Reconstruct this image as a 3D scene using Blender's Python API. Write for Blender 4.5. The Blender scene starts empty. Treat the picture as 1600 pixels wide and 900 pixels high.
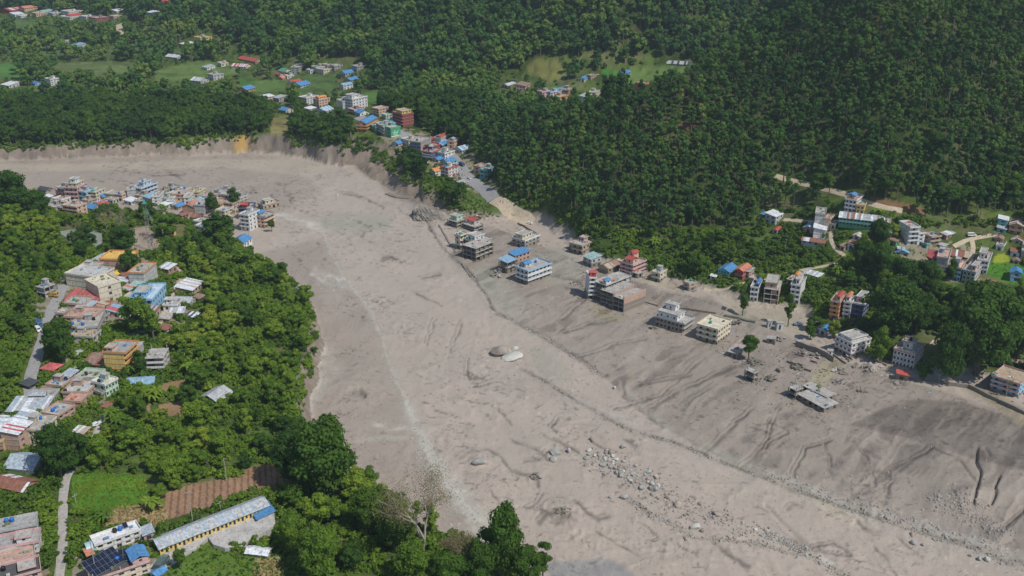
import bpy, bmesh, math, random, numpy as np
from mathutils import Vector, Matrix

# ------------------------------------------------------------------ camera, light, exposure
F_PX, PITCH, CAM_H = 1550.0, math.radians(22.0), 210.0
scene = bpy.context.scene
COL = scene.collection
cam_data = bpy.data.cameras.new("camera")
cam = bpy.data.objects.new("camera", cam_data); COL.objects.link(cam)
cam_data.sensor_width = 36.0
cam_data.lens = 36.0 * F_PX / 1600.0
cam_data.clip_start = 1.0; cam_data.clip_end = 12000.0
cam.location = (0, 0, CAM_H)
cam.rotation_euler = (math.radians(90) - PITCH, 0, 0)
scene.camera = cam

SUN_EL, SUN_AZ = math.radians(53.0), math.radians(127.0)   # azimuth clockwise from +Y (away from camera)
sun_dir = Vector((math.cos(SUN_EL) * math.sin(SUN_AZ), math.cos(SUN_EL) * math.cos(SUN_AZ), math.sin(SUN_EL)))
world = bpy.data.worlds.new("World"); scene.world = world; world.use_nodes = True
wn = world.node_tree; wn.nodes.clear()
sky = wn.nodes.new("ShaderNodeTexSky"); sky.sky_type = 'NISHITA'; sky.sun_disc = False
sky.sun_elevation = SUN_EL; sky.sun_rotation = SUN_AZ; sky.altitude = 900; sky.air_density = 1.0; sky.dust_density = 1.0
bg = wn.nodes.new("ShaderNodeBackground"); bg.inputs[1].default_value = 0.105
wo = wn.nodes.new("ShaderNodeOutputWorld")
wn.links.new(sky.outputs[0], bg.inputs[0]); wn.links.new(bg.outputs[0], wo.inputs[0])
sun_data = bpy.data.lights.new("sun", 'SUN'); sun = bpy.data.objects.new("sun", sun_data); COL.objects.link(sun)
sun_data.energy = 3.9; sun_data.angle = math.radians(0.5); sun_data.color = (1.0, 0.96, 0.90)
sun.rotation_euler = sun_dir.to_track_quat('Z', 'Y').to_euler()
scene.view_settings.view_transform = 'Standard'; scene.view_settings.look = 'None'
scene.view_settings.exposure = 0.0; scene.view_settings.gamma = 1.0
scene.render.engine = 'CYCLES'
scene.cycles.volume_bounces = 0
scene.cycles.volume_max_steps = 64

rng = np.random.default_rng(7)
random.seed(7)

# ------------------------------------------------------------------ surveying helpers (photo pixel <-> ground)
CP, SP = math.cos(PITCH), math.sin(PITCH)
def ray(u, v):
    dx = (np.asarray(u, float) - 800.0) / F_PX; dy = (450.0 - np.asarray(v, float)) / F_PX
    return dx, CP + dy * SP, -SP + dy * CP
def at_z(u, v, z):
    dx, ry, rz = ray(u, v); t = (z - CAM_H) / rz
    return dx * t, ry * t
def project(x, y, z):
    dz = z - CAM_H
    depth = y * CP - dz * SP; up = y * SP + dz * CP
    depth = np.maximum(depth, 1.0)
    return 800.0 + F_PX * x / depth, 450.0 - F_PX * up / depth

# ------------------------------------------------------------------ noise
def _hash(ix, iy, s):
    n = (ix.astype(np.int64) * 374761393 + iy.astype(np.int64) * 668265263 + s * 974634777) & 0xffffffff
    n = ((n ^ (n >> 13)) * 1274126177) & 0xffffffff
    return ((n ^ (n >> 16)) & 0xffff) / 65535.0
def vnoise(x, y, s=0):
    ix = np.floor(x); iy = np.floor(y); fx = x - ix; fy = y - iy
    fx = fx * fx * (3 - 2 * fx); fy = fy * fy * (3 - 2 * fy)
    a = _hash(ix, iy, s); b = _hash(ix + 1, iy, s); c = _hash(ix, iy + 1, s); d = _hash(ix + 1, iy + 1, s)
    return (a * (1 - fx) + b * fx) * (1 - fy) + (c * (1 - fx) + d * fx) * fy
def fbm(x, y, octs=4, s=0, gain=0.5):
    r = 0.0; a = 1.0; t = 0.0
    for k in range(octs):
        r = r + a * vnoise(x * 2 ** k + 17.3 * k, y * 2 ** k - 9.1 * k, s + k); t += a; a *= gain
    return r / t
def ridged(x, y, octs=3, s=0):
    r = 0.0; a = 1.0; t = 0.0
    for k in range(octs):
        n = 1 - np.abs(2 * vnoise(x * 2 ** k + 5.7 * k, y * 2 ** k + 3.3 * k, s + k) - 1)
        r = r + a * n * n; t += a; a *= 0.5
    return r / t
def sstep(a, b, x):
    t = np.clip((x - a) / (b - a), 0, 1); return t * t * (3 - 2 * t)
def in_poly(px, py, poly):
    inside = np.zeros(np.shape(px), bool); n = len(poly)
    for i in range(n):
        x0, y0 = poly[i]; x1, y1 = poly[(i + 1) % n]
        if y0 == y1: continue
        c = ((y0 > py) != (y1 > py)) & (px < (x1 - x0) * (py - y0) / (y1 - y0) + x0)
        inside ^= c
    return inside
def seg_dist(px, py, pts, closed=False):
    d = np.full(np.shape(px), 1e9); n = len(pts)
    for i in range(n if closed else n - 1):
        x0, y0 = pts[i][:2]; x1, y1 = pts[(i + 1) % n][:2]
        vx, vy = x1 - x0, y1 - y0; L2 = vx * vx + vy * vy + 1e-9
        t = np.clip(((px - x0) * vx + (py - y0) * vy) / L2, 0, 1)
        d = np.minimum(d, (px - x0 - t * vx) ** 2 + (py - y0 - t * vy) ** 2)
    return np.sqrt(d)

# ------------------------------------------------------------------ terrain
RIVER_PX = [(-420,262),(-200,258),(0,252),(100,249),(200,246),(250,243),(262,245),(300,244),(380,242),(430,243),(475,250),
 (520,262),(545,262),(575,285),(600,300),(640,312),(665,326),(700,338),(725,342),(760,345),(800,345),(835,352),(872,372),(895,396),
 (930,412),(985,425),(1020,438),(1075,452),(1120,461),(1165,482),(1245,492),(1262,520),(1300,528),(1315,560),(1350,570),(1395,580),(1440,590),(1480,588),(1515,590),
 (1545,600),(1640,618),(1760,690),(2000,800),(2300,1100),(1100,1100),(900,1000),(862,935),(830,900),(790,880),(740,868),(690,850),(640,805),
 (590,775),(552,748),(522,722),(497,695),(490,660),(486,630),(497,600),(500,575),(512,545),(506,515),(496,490),(480,462),(448,435),
 (398,410),(392,385),(350,365),(300,350),(250,345),(190,335),(140,340),(100,345),(70,330),(20,290),(-100,262),(-300,270),(-420,275)]
_rx, _ry = at_z([p[0] for p in RIVER_PX], [p[1] for p in RIVER_PX], 0.0)
RIVER = list(zip(_rx.tolist(), _ry.tolist()))
CTRL = [(0,900,14),(200,900,14),(400,900,13),(600,890,12),(800,890,10),(0,760,14),(200,760,14),(400,760,12),(540,760,11),(0,640,15),(180,640,14),
 (330,620,12),(470,640,10),(0,520,18),(100,520,16),(250,520,14),(400,520,11),(480,500,9),(70,440,18),(200,430,15),(330,430,11),(0,400,22),(100,370,15),
 (200,380,13),(300,370,8),(380,370,6),(0,330,20),(60,330,12),(150,350,9),(250,345,6),(-250,500,24),(-250,800,18),(-200,320,24),(-300,1100,16),(0,1100,15),
 (800,1100,12),(1600,1100,8),(1900,900,6),
 (0,222,9),(130,222,9),(260,222,9),(400,212,12),(500,222,12),(560,240,11.5),(630,267,11),(680,290,9),(715,320,4),(-350,222,9),(1000,700,2),(700,500,2),
 (0,150,16),(200,150,17),(380,150,18),(0,100,18),(250,105,20),(400,100,24),(480,130,20),(540,160,20),(0,50,25),(200,55,30),(300,45,40),(0,10,30),(200,0,50),
 (-350,100,18),(-350,10,30),(400,40,46),(400,0,65),(400,-60,97),(600,130,23),(600,60,49),(600,0,75),(600,-60,103),(800,132,24),(800,60,52),(800,0,78),
 (800,-60,106),(1000,130,27),(1000,105,34),(1000,60,55),(1000,0,84),(1000,-60,112),(1150,92,44),(1200,40,72),(1200,0,90),(1250,-60,120),
 (700,165,24),(760,135,25),(650,150,22),(865,150,22),(920,150,24),
 (1250,440,6),(1250,355,17),(1300,400,13),(1300,350,22),(1340,310,31),(1450,400,16),(1450,440,11),(1500,420,13),(1580,420,14),(1580,360,24),(1400,500,5),
 (1500,530,4),(1600,590,3),(1620,500,8),(1600,440,12),(1400,300,36),(1580,310,34),(1400,200,58),(1400,100,83),(1400,0,111),(1400,-100,143),
 (1600,200,58),(1600,100,83),(1600,0,111),(1600,-100,143),(1850,200,60),(1850,400,25),(1850,600,6),(1850,0,115),
 (1200,330,20),(1200,200,49),(1200,100,75),(1200,50,89),(1300,5,105),(1100,400,6),(1100,250,36),(1100,95,74),(1000,395,5),(1000,250,34),(1000,145,58),
 (900,380,4),(900,250,30),(900,185,45),(840,350,4),(820,250,24),(820,200,34),(770,285,8),(760,250,14),(760,205,25),(720,250,12),(820,342,4),
 (705,222,14),(640,197,20),(600,187,20),(570,180,20),(545,172,20),(1050,430,4),(1150,450,5),(700,240,13)]
WS = 210.0 / 170.0
_cx, _cy = at_z(np.array([c[0] for c in CTRL], float), np.array([c[1] for c in CTRL], float), np.array([c[2] * WS for c in CTRL], float))
_cz = [float(c[2]) * WS for c in CTRL]
_W = [(0.26*700,700,58),(0.26*820,820,48),(0.19*690,690,44),(0.12*665,665,34),(0.06*655,655,26),(0.01*670,670,22),(0.33*850,850,100),
      (-2600,3600,260),(-1500,3400,240),(0,3400,420),(1500,3400,520),(2600,3600,560),(-1200,2300,110),(-500,1900,110),(0,1600,190),(600,1500,210),(1300,1500,330),
      (100,1250,130),(-1400,1300,30),(800,900,215),(1200,1000,300),(-100,120,15),(100,120,8),(0,60,10)]
_cx = np.concatenate([_cx, [w[0] * WS for w in _W]]); _cy = np.concatenate([_cy, [w[1] * WS for w in _W]]); _cz = np.array(_cz + [float(w[2]) * WS for w in _W])
def _ab(x, y): return x / y, 0.8 * np.log(y)
_ca, _cb = _ab(_cx, _cy)
def _phi(r2): return np.where(r2 > 1e-12, 0.5 * r2 * np.log(r2 + 1e-300), 0.0)
_n = len(_ca)
_K = _phi((_ca[:, None] - _ca[None]) ** 2 + (_cb[:, None] - _cb[None]) ** 2) + np.eye(_n) * 0.0012
_P = np.stack([np.ones(_n), _ca, _cb], 1)
_A = np.block([[_K, _P], [_P.T, np.zeros((3, 3))]])
_sol = np.linalg.solve(_A, np.concatenate([_cz, np.zeros(3)]))
def land(x, y):
    a, b = _ab(x, y); r = _sol[_n] + _sol[_n + 1] * a + _sol[_n + 2] * b
    for i in range(_n): r = r + _sol[i] * _phi((a - _ca[i]) ** 2 + (b - _cb[i]) ** 2)
    return r

# grid in (x/y, y): fine near the camera, coarse far away
NA = 1000
ya = np.concatenate([np.geomspace(120, 175, 25, endpoint=False), np.geomspace(175, 760, 560, endpoint=False),
                     np.geomspace(760, 1800, 130, endpoint=False), np.geomspace(1800, 5000, 50)]) * WS
NB = len(ya)
aa = np.linspace(-0.72, 0.72, NA)
GX = aa[None, :] * ya[:, None]; GY = np.repeat(ya[:, None], NA, 1)

def flow_lines():
    pass
GULLY = [[(655,330),(690,385),(705,400),(740,432),(775,490),(800,500),(850,527),(878,545),(910,562),(942,588)],
         [(972,600),(976,622),(1010,650),(1035,668)],
         [(812,576),(860,602),(892,622),(925,640),(965,665),(1010,680),(1045,688),(1090,706),(1150,730),(1205,752),(1320,793),(1440,832),(1520,855),(1600,892),(1700,940)],
         [(985,782),(1020,805),(1050,818),(1080,838),(1170,846),(1270,872),(1330,905)],
         [(497,342),(520,400),(545,442),(575,478),(598,530),(618,590),(640,645),(662,700),(700,762),(760,822)],
         [(540,262),(640,300),(690,345)],[(620,330),(660,350),(720,395)],[(1195,790),(1270,862),(1400,900)]]
def river_relief(x, y, u, v):
    wx = x + 9 * (fbm(x / 22, y / 22, 3, 11) - .5); wy = y + 9 * (fbm(x / 22, y / 22, 3, 12) - .5)
    z = 1.0 * (fbm(wx / 42, wy / 60, 4, 20) - .5) + .55 * (ridged(wx / 12, wy / 22, 3, 25) - .45)
    rough = sstep(.45, .7, fbm(x / 35, y / 35, 3, 31))
    z = z + rough * .55 * (fbm(wx / 2.6, wy / 3.6, 3, 41) - .5)
    z = z + .16 * (fbm(wx / 1.3, wy / 1.6, 2, 44) - .5)
    # standing waves and eddies of the thick flow
    wv = 1 - np.abs(2 * vnoise((wx - .7 * wy) / 13, (wy + .5 * wx) / 5.5, 61) - 1); z = z + .42 * (wv ** 3) * sstep(.45, .62, fbm(x / 30, y / 30, 3, 63)) * (1 - in_poly(u, v, RIGHT_DEPOSIT))
    for (eu, ev, er) in EDDIES:
        k = np.exp(-(((u - eu) / er) ** 2 + ((v - ev) / (er * .5)) ** 2) ** 1.5); z = z + k * .85 * (ridged(wx / 4.5, wy / 4.5, 3, 65) - .35)
    right = in_poly(u, v, RIGHT_DEPOSIT)
    # scored, gullied deposits on the right
    k1 = ridged((wx - .8 * wy) / 11, (wy + .6 * wx) / 40, 3, 51)
    z = z + right * (.75 * (k1 - .4) + .7 * (fbm(x / 14, y / 14, 3, 57) - .45))
    ju = u + 5 * (fbm(x / 6, y / 6, 3, 45) - .5) + 7 * (fbm(x / 20, y / 20, 2, 48) - .5); jv = v + 3 * (fbm(x / 6, y / 6, 3, 46) - .5)
    for g in GULLY[:4] + GULLY[5:]:
        d = seg_dist(ju, jv, g) * (1.6 - 1.1 * vnoise(x / 12, y / 12, 49))
        z = z - .55 * np.exp(-(d / 2.2) ** 2) + .22 * np.exp(-((d - 5) / 4.5) ** 2)
    for (mu, mv, mr, mh) in MOUNDS:
        z = z + mh * np.exp(-(((u - mu) / mr) ** 2 + ((v - mv) / (mr * .42)) ** 2))
    z = z - .5 * wave_field(u, v, x, y)
    for g, w_, dp in CRACKS:
        d = seg_dist(ju, jv, g); z = z - dp * np.exp(-(d / w_) ** 2)
    return z
WAVES = [([(719,716),(735,705),(760,702),(780,712),(800,735)],2.4),([(725,742),(748,738)],1.6),([(765,765),(773,778),(780,792)],1.4),([(800,735),(820,742),(838,745),(842,760)],3.2),([(818,722),(845,718),(855,706)],2.2),
 ([(848,680),(870,690),(890,700),(905,708)],2.4),([(872,655),(858,668),(868,676)],2),([(842,816),(858,802),(875,800),(892,810),(868,818)],4.0),([(822,798),(840,785),(850,770)],1.6),([(900,785),(915,800),(935,812),(950,806)],3.0),([(925,690),(945,700),(962,706)],1.8),
 ([(975,685),(995,697)],2),([(985,782),(1003,790),(1020,806)],1.8),([(1005,820),(1030,838),(1015,850)],1.4),([(1120,848),(1138,866),(1170,886)],4.0),([(1228,795),(1238,789),(1250,791)],2),([(1270,856),(1300,848),(1330,865)],2.2),([(1340,812),(1348,826),(1372,832)],2.6),
 ([(1370,858),(1385,870),(1400,895)],2.2),([(1405,840),(1425,860),(1440,872)],1.4),([(1225,835),(1270,860),(1330,868)],2.4),([(595,405),(612,402),(625,410)],2.6),([(660,436),(690,430)],2),([(680,500),(672,520),(668,540)],1.4),([(722,505),(712,530),(705,550)],1.5),([(650,460),(690,478)],1.3),
 ([(735,560),(728,590)],1.2),([(740,605),(770,598)],1.4),([(455,318),(452,300)],1.5),([(800,690),(835,700),(860,720)],2.0),([(780,640),(800,665)],1.2),([(930,830),(960,850),(1000,870)],1.4),([(1060,850),(1090,870)],1.4),([(1290,806),(1312,800),(1330,808)],1.6),([(1180,790),(1200,800)],1.4),
 ([(1100,708),(1120,690),(1150,660),(1175,640)],2.2),([(1010,642),(1050,618),(1090,600),(1150,572)],2),([(880,522),(920,508),(965,500)],2),([(1000,602),(1080,586)],2),([(1195,702),(1205,688),(1230,678)],1.8),([(1340,700),(1380,716)],1.6),([(1290,690),(1297,715),(1300,740)],1.6),
 ([(1350,742),(1390,735),(1420,720),(1460,700)],2.2),([(1385,772),(1400,742),(1430,715)],2.6),([(1240,742),(1260,702),(1300,690)],2),([(1560,838),(1600,800)],2.4),([(1440,690),(1500,720),(1530,760)],1.6),([(860,430),(905,440),(915,470),(880,500)],1.4),([(960,640),(1030,620),(1100,560)],1.6),
 ([(1150,735),(1190,700),(1220,640)],1.6),([(1060,640),(1120,600)],1.5),([(900,560),(960,540),(1010,530)],1.5),([(1330,690),(1360,720),(1370,760)],1.4),([(600,290),(640,310),(690,330)],2),([(530,300),(570,310),(600,325)],1.5),([(240,275),(290,272)],1.2)]
def wave_field(u, v, x, y):
    """depth of the cut edges and swirls left in the mud, 0..1"""
    ju = u + 9 * (fbm(x / 5, y / 5, 3, 171) - .5) + 8 * (fbm(x / 16, y / 16, 2, 173) - .5); jv = v + 5 * (fbm(x / 5, y / 5, 3, 172) - .5); K = np.zeros(np.shape(u)); br = vnoise(x / 4, y / 4, 174)
    for g, w in WAVES:
        us = [p[0] for p in g]; vs = [p[1] for p in g]; m = (u > min(us) - 16) & (u < max(us) + 16) & (v > min(vs) - 12) & (v < max(vs) + 12)
        if not m.any(): continue
        d = seg_dist(ju[m], jv[m] , g); d2 = seg_dist(ju[m] + 5, jv[m] + 4, g); K[m] = np.maximum(K[m], np.maximum(np.exp(-(d / w) ** 2), .6 * np.exp(-(d2 / (w * .7)) ** 2)) * np.clip(.25 + 1.3 * br[m], 0, 1))
    return K
EDDIES = [(872,700,34),(835,745,28),(868,800,40),(905,800,22),(760,722,30),(890,668,30),(1130,862,34),(1340,745,50),(1370,800,45),(1300,860,45),(620,408,22),(690,440,26),(1040,850,40),(930,840,50),(640,520,30)]
RIGHT_DEPOSIT = [(800,500),(942,588),(1010,650),(1090,700),(1205,748),(1320,790),(1440,828),(1600,888),(1900,1000),(1900,640),(1560,640),(1300,560),(1150,480),(960,430),(760,350),(700,400)]
MOUNDS = [(990,452,34,2.6),(1105,478,38,2.4),(1490,782,42,2.2),(1566,842,34,2.4),(1530,770,24,1.8),(1340,640,22,1.0),(555,605,48,1.4),(750,722,12,1.5),
          (786,549,13,2.4),(1455,690,60,1.5),(868,800,34,1.4),(1240,700,50,1.2),(850,620,50,.8),(600,270,60,2.5),(670,328,30,5.0),(715,352,30,1.6),(1180,650,45,.9)]
CRACKS = [([(1528,700),(1527,718),(1533,735),(1529,757),(1524,775),(1521,790)], 1.8, 1.9), ([(1563,744),(1556,760),(1557,770),(1551,786)], 1.8, 1.7),
          ([(1484,765),(1490,780),(1500,800)], 1.6, .7), ([(548,614),(560,614),(566,619)], 4.0, 2.6), ([(1540,700),(1548,710)],2,1),([(1600,795),(1570,822),(1555,826)],3,1.2),
          ([(850,800),(875,812),(900,800)],3,.4)]

print("terrain...")
LAND = land(GX, GY)
_d = seg_dist(GX, GY, RIVER, True)
RIN = in_poly(GX, GY, RIVER)
SD = np.where(RIN, -_d, _d)
jag = 9.0 * (fbm(GX / 34, GY / 34, 3, 3) - .5) + 2.0 * (fbm(GX / 5, GY / 5, 2, 5) - .5)
bankw = 9.0 + 0 * GX
_gu, _gv = project(GX, GY, np.zeros_like(GX))
farbank = (_gv < 330) & (_gu < 700)
bankw = np.where(farbank, 13.0, bankw); bankw = np.where(_gu > 760, 16.0, bankw)
bankw = np.where(farbank & (_gu > 540) & (_gu < 660), 27.0, bankw)
bankw = bankw * np.where(farbank, .45 + 1.3 * fbm(GX / 16, GY / 16, 2, 8), 1.0); jag = jag + np.where(farbank, 7 * (fbm(GX / 9, GY / 9, 3, 14) - .5), 0)
M = sstep(0, 1, (SD + jag) / bankw)
GULLY_MASK = None
relief = river_relief(GX, GY, _gu, _gv)
landrelief = 3.0 * (fbm(GX / 60, GY / 60, 3, 61) - .5) * sstep(10, 60, SD) + .6 * (fbm(GX / 9, GY / 9, 2, 66) - .5)
cliffrough = np.where((M > .05) & (M < .97), 1.6 * (ridged(GX / 5, GY / 5, 3, 71) - .5), 0)
landrelief = landrelief + 38 * (ridged(GX / 210 + .4 * GY / 210, GY / 420, 3, 75) - .45) * sstep(62, 125, LAND)
GZ = relief * (1 - M) * np.clip(.4 + (-SD) / 10, .25, 1) + (LAND + landrelief) * M + cliffrough

def height(x, y):
    x = np.asarray(x, float); y = np.asarray(y, float)
    a = np.clip((x / y - aa[0]) / (aa[1] - aa[0]), 0, NA - 1.001)
    b = np.clip(np.interp(y, ya, np.arange(NB)), 0, NB - 1.001)
    ia = a.astype(int); ib = b.astype(int); fa = a - ia; fb = b - ib
    return (GZ[ib, ia] * (1 - fa) + GZ[ib, ia + 1] * fa) * (1 - fb) + (GZ[ib + 1, ia] * (1 - fa) + GZ[ib + 1, ia + 1] * fa) * fb
def gridval(G, x, y):
    a = np.clip((x / y - aa[0]) / (aa[1] - aa[0]), 0, NA - 1.001).astype(int)
    b = np.clip(np.interp(y, ya, np.arange(NB)), 0, NB - 1.001).astype(int)
    return G[b, a]
_ts = np.geomspace(190, 6400, 3400)
def hit(u, v, above=0.0):
    """first point along the pixel's ray that stands `above` metres over the ground"""
    dx, ry, rz = ray(u, v)
    X = dx * _ts; Y = ry * _ts; Z = CAM_H + rz * _ts
    dlt = Z - height(X, np.maximum(Y, 150)) - above
    neg = np.nonzero(dlt < 0)[0]
    if len(neg) == 0: return float(X[-1]), float(Y[-1])
    i = neg[0]
    if i == 0: return float(X[0]), float(Y[0])
    f = dlt[i - 1] / (dlt[i - 1] - dlt[i] + 1e-9); t = _ts[i - 1] + f * (_ts[i] - _ts[i - 1])
    return float(dx * t), float(ry * t)
def pt(u, v, above=0.0, lift=0.0):
    x, y = hit(u, v, above); return Vector((x, y, float(height(x, y)) + lift))
def leg_photo_px(x, y, z): return project(x, y, z)
# ------------------------------------------------------------------ materials
MATS = {}
def s2l(c):
    return tuple(((v / 255.0) / 12.92 if v / 255.0 <= 0.04045 else ((v / 255.0 + 0.055) / 1.055) ** 2.4) for v in c)
def new_mat(name):
    m = bpy.data.materials.new(name); m.use_nodes = True
    nt = m.node_tree; b = nt.nodes.get("Principled BSDF"); return m, nt, b
def nd(nt, typ, **kw):
    n = nt.nodes.new(typ)
    for k, v in kw.items(): setattr(n, k, v)
    return n
def mat(name, rgb, rough=0.85, var=0.18, scale=1.2, metal=0.0, stain=0.0, bump=0.0, ribs=0.0):
    """painted / plastered / tin surface: base colour with grain, streaky dirt and fine relief"""
    if name in MATS: return MATS[name]
    m, nt, b = new_mat(name); L = nt.links.new
    b.inputs["Roughness"].default_value = rough; b.inputs["Metallic"].default_value = metal
    b.inputs["Specular IOR Level"].default_value = 0.25
    tc = nd(nt, "ShaderNodeTexCoord")
    n1 = nd(nt, "ShaderNodeTexNoise"); n1.inputs["Scale"].default_value = scale; n1.inputs["Detail"].default_value = 5
    oi = nd(nt, "ShaderNodeObjectInfo")
    add = nd(nt, "ShaderNodeVectorMath", operation='ADD'); L(tc.outputs["Object"], add.inputs[0])
    mul = nd(nt, "ShaderNodeMath", operation='MULTIPLY'); mul.inputs[1].default_value = 37.0
    L(oi.outputs["Random"], mul.inputs[0]); cb = nd(nt, "ShaderNodeCombineXYZ"); L(mul.outputs[0], cb.inputs[0]); L(cb.outputs[0], add.inputs[1])
    L(add.outputs[0], n1.inputs["Vector"])
    r = nd(nt, "ShaderNodeValToRGB")
    d = tuple(c * (1 - var) for c in rgb) + (1,); l = tuple(min(1, c * (1 + var * .6)) for c in rgb) + (1,)
    r.color_ramp.elements[0].position = .3; r.color_ramp.elements[0].color = d
    r.color_ramp.elements[1].position = .7; r.color_ramp.elements[1].color = l
    L(n1.outputs["Fac"], r.inputs[0]); out = r.outputs[0]
    if stain > 0:
        mp = nd(nt, "ShaderNodeMapping"); mp.inputs["Scale"].default_value = (1.6, 1.6, .25); L(add.outputs[0], mp.inputs["Vector"])
        n2 = nd(nt, "ShaderNodeTexNoise"); n2.inputs["Scale"].default_value = 1.0; n2.inputs["Detail"].default_value = 6; L(mp.outputs[0], n2.inputs["Vector"])
        r2 = nd(nt, "ShaderNodeValToRGB"); r2.color_ramp.elements[0].position = .5; r2.color_ramp.elements[1].position = .72
        r2.color_ramp.elements[0].color = (0, 0, 0, 1); r2.color_ramp.elements[1].color = (stain,) * 3 + (1,)
        L(n2.outputs["Fac"], r2.inputs[0]); mx = nd(nt, "ShaderNodeMixRGB"); mx.inputs[2].default_value = (.12, .10, .08, 1)
        L(r2.outputs[0], mx.inputs[0]); L(out, mx.inputs[1]); out = mx.outputs[0]
    if bump > 0:
        bp = nd(nt, "ShaderNodeBump"); bp.inputs["Strength"].default_value = bump; bp.inputs["Distance"].default_value = .1
        L(n1.outputs["Fac"], bp.inputs["Height"]); L(bp.outputs[0], b.inputs["Normal"])
    L(out, b.inputs["Base Color"]); MATS[name] = m; return m

def ground_mat(name, rough, fine=1.0, bump=.5, spec=.2, dark=.22):
    m, nt, b = new_mat(name); L = nt.links.new
    at = nd(nt, "ShaderNodeAttribute"); at.attribute_name = "Col"
    tc = nd(nt, "ShaderNodeTexCoord")
    n1 = nd(nt, "ShaderNodeTexNoise"); n1.inputs["Scale"].default_value = .9 * fine; n1.inputs["Detail"].default_value = 8; n1.inputs["Roughness"].default_value = .68
    L(tc.outputs["Object"], n1.inputs["Vector"])
    mr = nd(nt, "ShaderNodeMapRange"); mr.inputs[1].default_value = .3; mr.inputs[2].default_value = .7
    mr.inputs[3].default_value = 1 - dark; mr.inputs[4].default_value = 1 + dark * .7
    L(n1.outputs["Fac"], mr.inputs[0])
    mx = nd(nt, "ShaderNodeVectorMath", operation='SCALE'); L(at.outputs["Color"], mx.inputs[0]); L(mr.outputs[0], mx.inputs["Scale"])
    L(mx.outputs[0], b.inputs["Base Color"])
    b.inputs["Roughness"].default_value = rough; b.inputs["Specular IOR Level"].default_value = spec
    bp = nd(nt, "ShaderNodeBump"); bp.inputs["Strength"].default_value = bump; bp.inputs["Distance"].default_value = .45
    L(n1.outputs["Fac"], bp.inputs["Height"]); L(bp.outputs[0], b.inputs["Normal"])
    MATS[name] = m; return m

def leaf_mat(name, stops, transl=.25):
    m, nt, b = new_mat(name); L = nt.links.new; nt.nodes.remove(b)
    out = nt.nodes.get("Material Output")
    at = nd(nt, "ShaderNodeAttribute"); at.attribute_type = 'INSTANCER'; at.attribute_name = "tint"
    tc = nd(nt, "ShaderNodeTexCoord")
    n1 = nd(nt, "ShaderNodeTexNoise"); n1.inputs["Scale"].default_value = .55; n1.inputs["Detail"].default_value = 3; L(tc.outputs["Object"], n1.inputs["Vector"])
    wn_ = nd(nt, "ShaderNodeTexWhiteNoise"); wn_.noise_dimensions = '3D'
    sn = nd(nt, "ShaderNodeVectorMath", operation='SNAP'); sn.inputs[1].default_value = (.35, .35, .35); L(tc.outputs["Object"], sn.inputs[0]); L(sn.outputs[0], wn_.inputs["Vector"])
    a1 = nd(nt, "ShaderNodeMath", operation='MULTIPLY_ADD'); L(n1.outputs["Fac"], a1.inputs[0]); a1.inputs[1].default_value = .5; L(at.outputs["Fac"], a1.inputs[2])
    a2 = nd(nt, "ShaderNodeMath", operation='MULTIPLY_ADD'); L(wn_.outputs["Value"], a2.inputs[0]); a2.inputs[1].default_value = .22; L(a1.outputs[0], a2.inputs[2])
    a3 = nd(nt, "ShaderNodeMath", operation='SUBTRACT'); L(a2.outputs[0], a3.inputs[0]); a3.inputs[1].default_value = .36; a3.use_clamp = True
    r = nd(nt, "ShaderNodeValToRGB"); L(a3.outputs[0], r.inputs[0])
    els = r.color_ramp.elements
    while len(els) < len(stops): els.new(.5)
    for e, (p, c) in zip(els, stops): e.position = p; e.color = tuple(c) + (1,)
    df = nd(nt, "ShaderNodeBsdfDiffuse"); tr = nd(nt, "ShaderNodeBsdfTranslucent"); mx = nd(nt, "ShaderNodeMixShader"); mx.inputs[0].default_value = transl
    L(r.outputs[0], df.inputs[0]); L(r.outputs[0], tr.inputs[0]); L(df.outputs[0], mx.inputs[1]); L(tr.outputs[0], mx.inputs[2]); L(mx.outputs[0], out.inputs[0])
    MATS[name] = m; return m
LEAF = leaf_mat("broad_leaves", [(0, (.032, .074, .022)), (.25, (.062, .130, .026)), (.5, (.115, .205, .030)), (.75, (.20, .31, .038)), (1, (.32, .38, .055))], .4)
LEAF_HILL = leaf_mat("hill_leaves", [(0, (.040, .094, .032)), (.3, (.082, .172, .042)), (.6, (.155, .255, .050)), (.85, (.235, .305, .062)), (1, (.30, .28, .09))], .35)
BARK = mat("bark", (.16, .13, .10), .9, .35, 1.5)
PALE_BARK = mat("pale_bark", (.33, .30, .25), .85, .25, 1.5)

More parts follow.
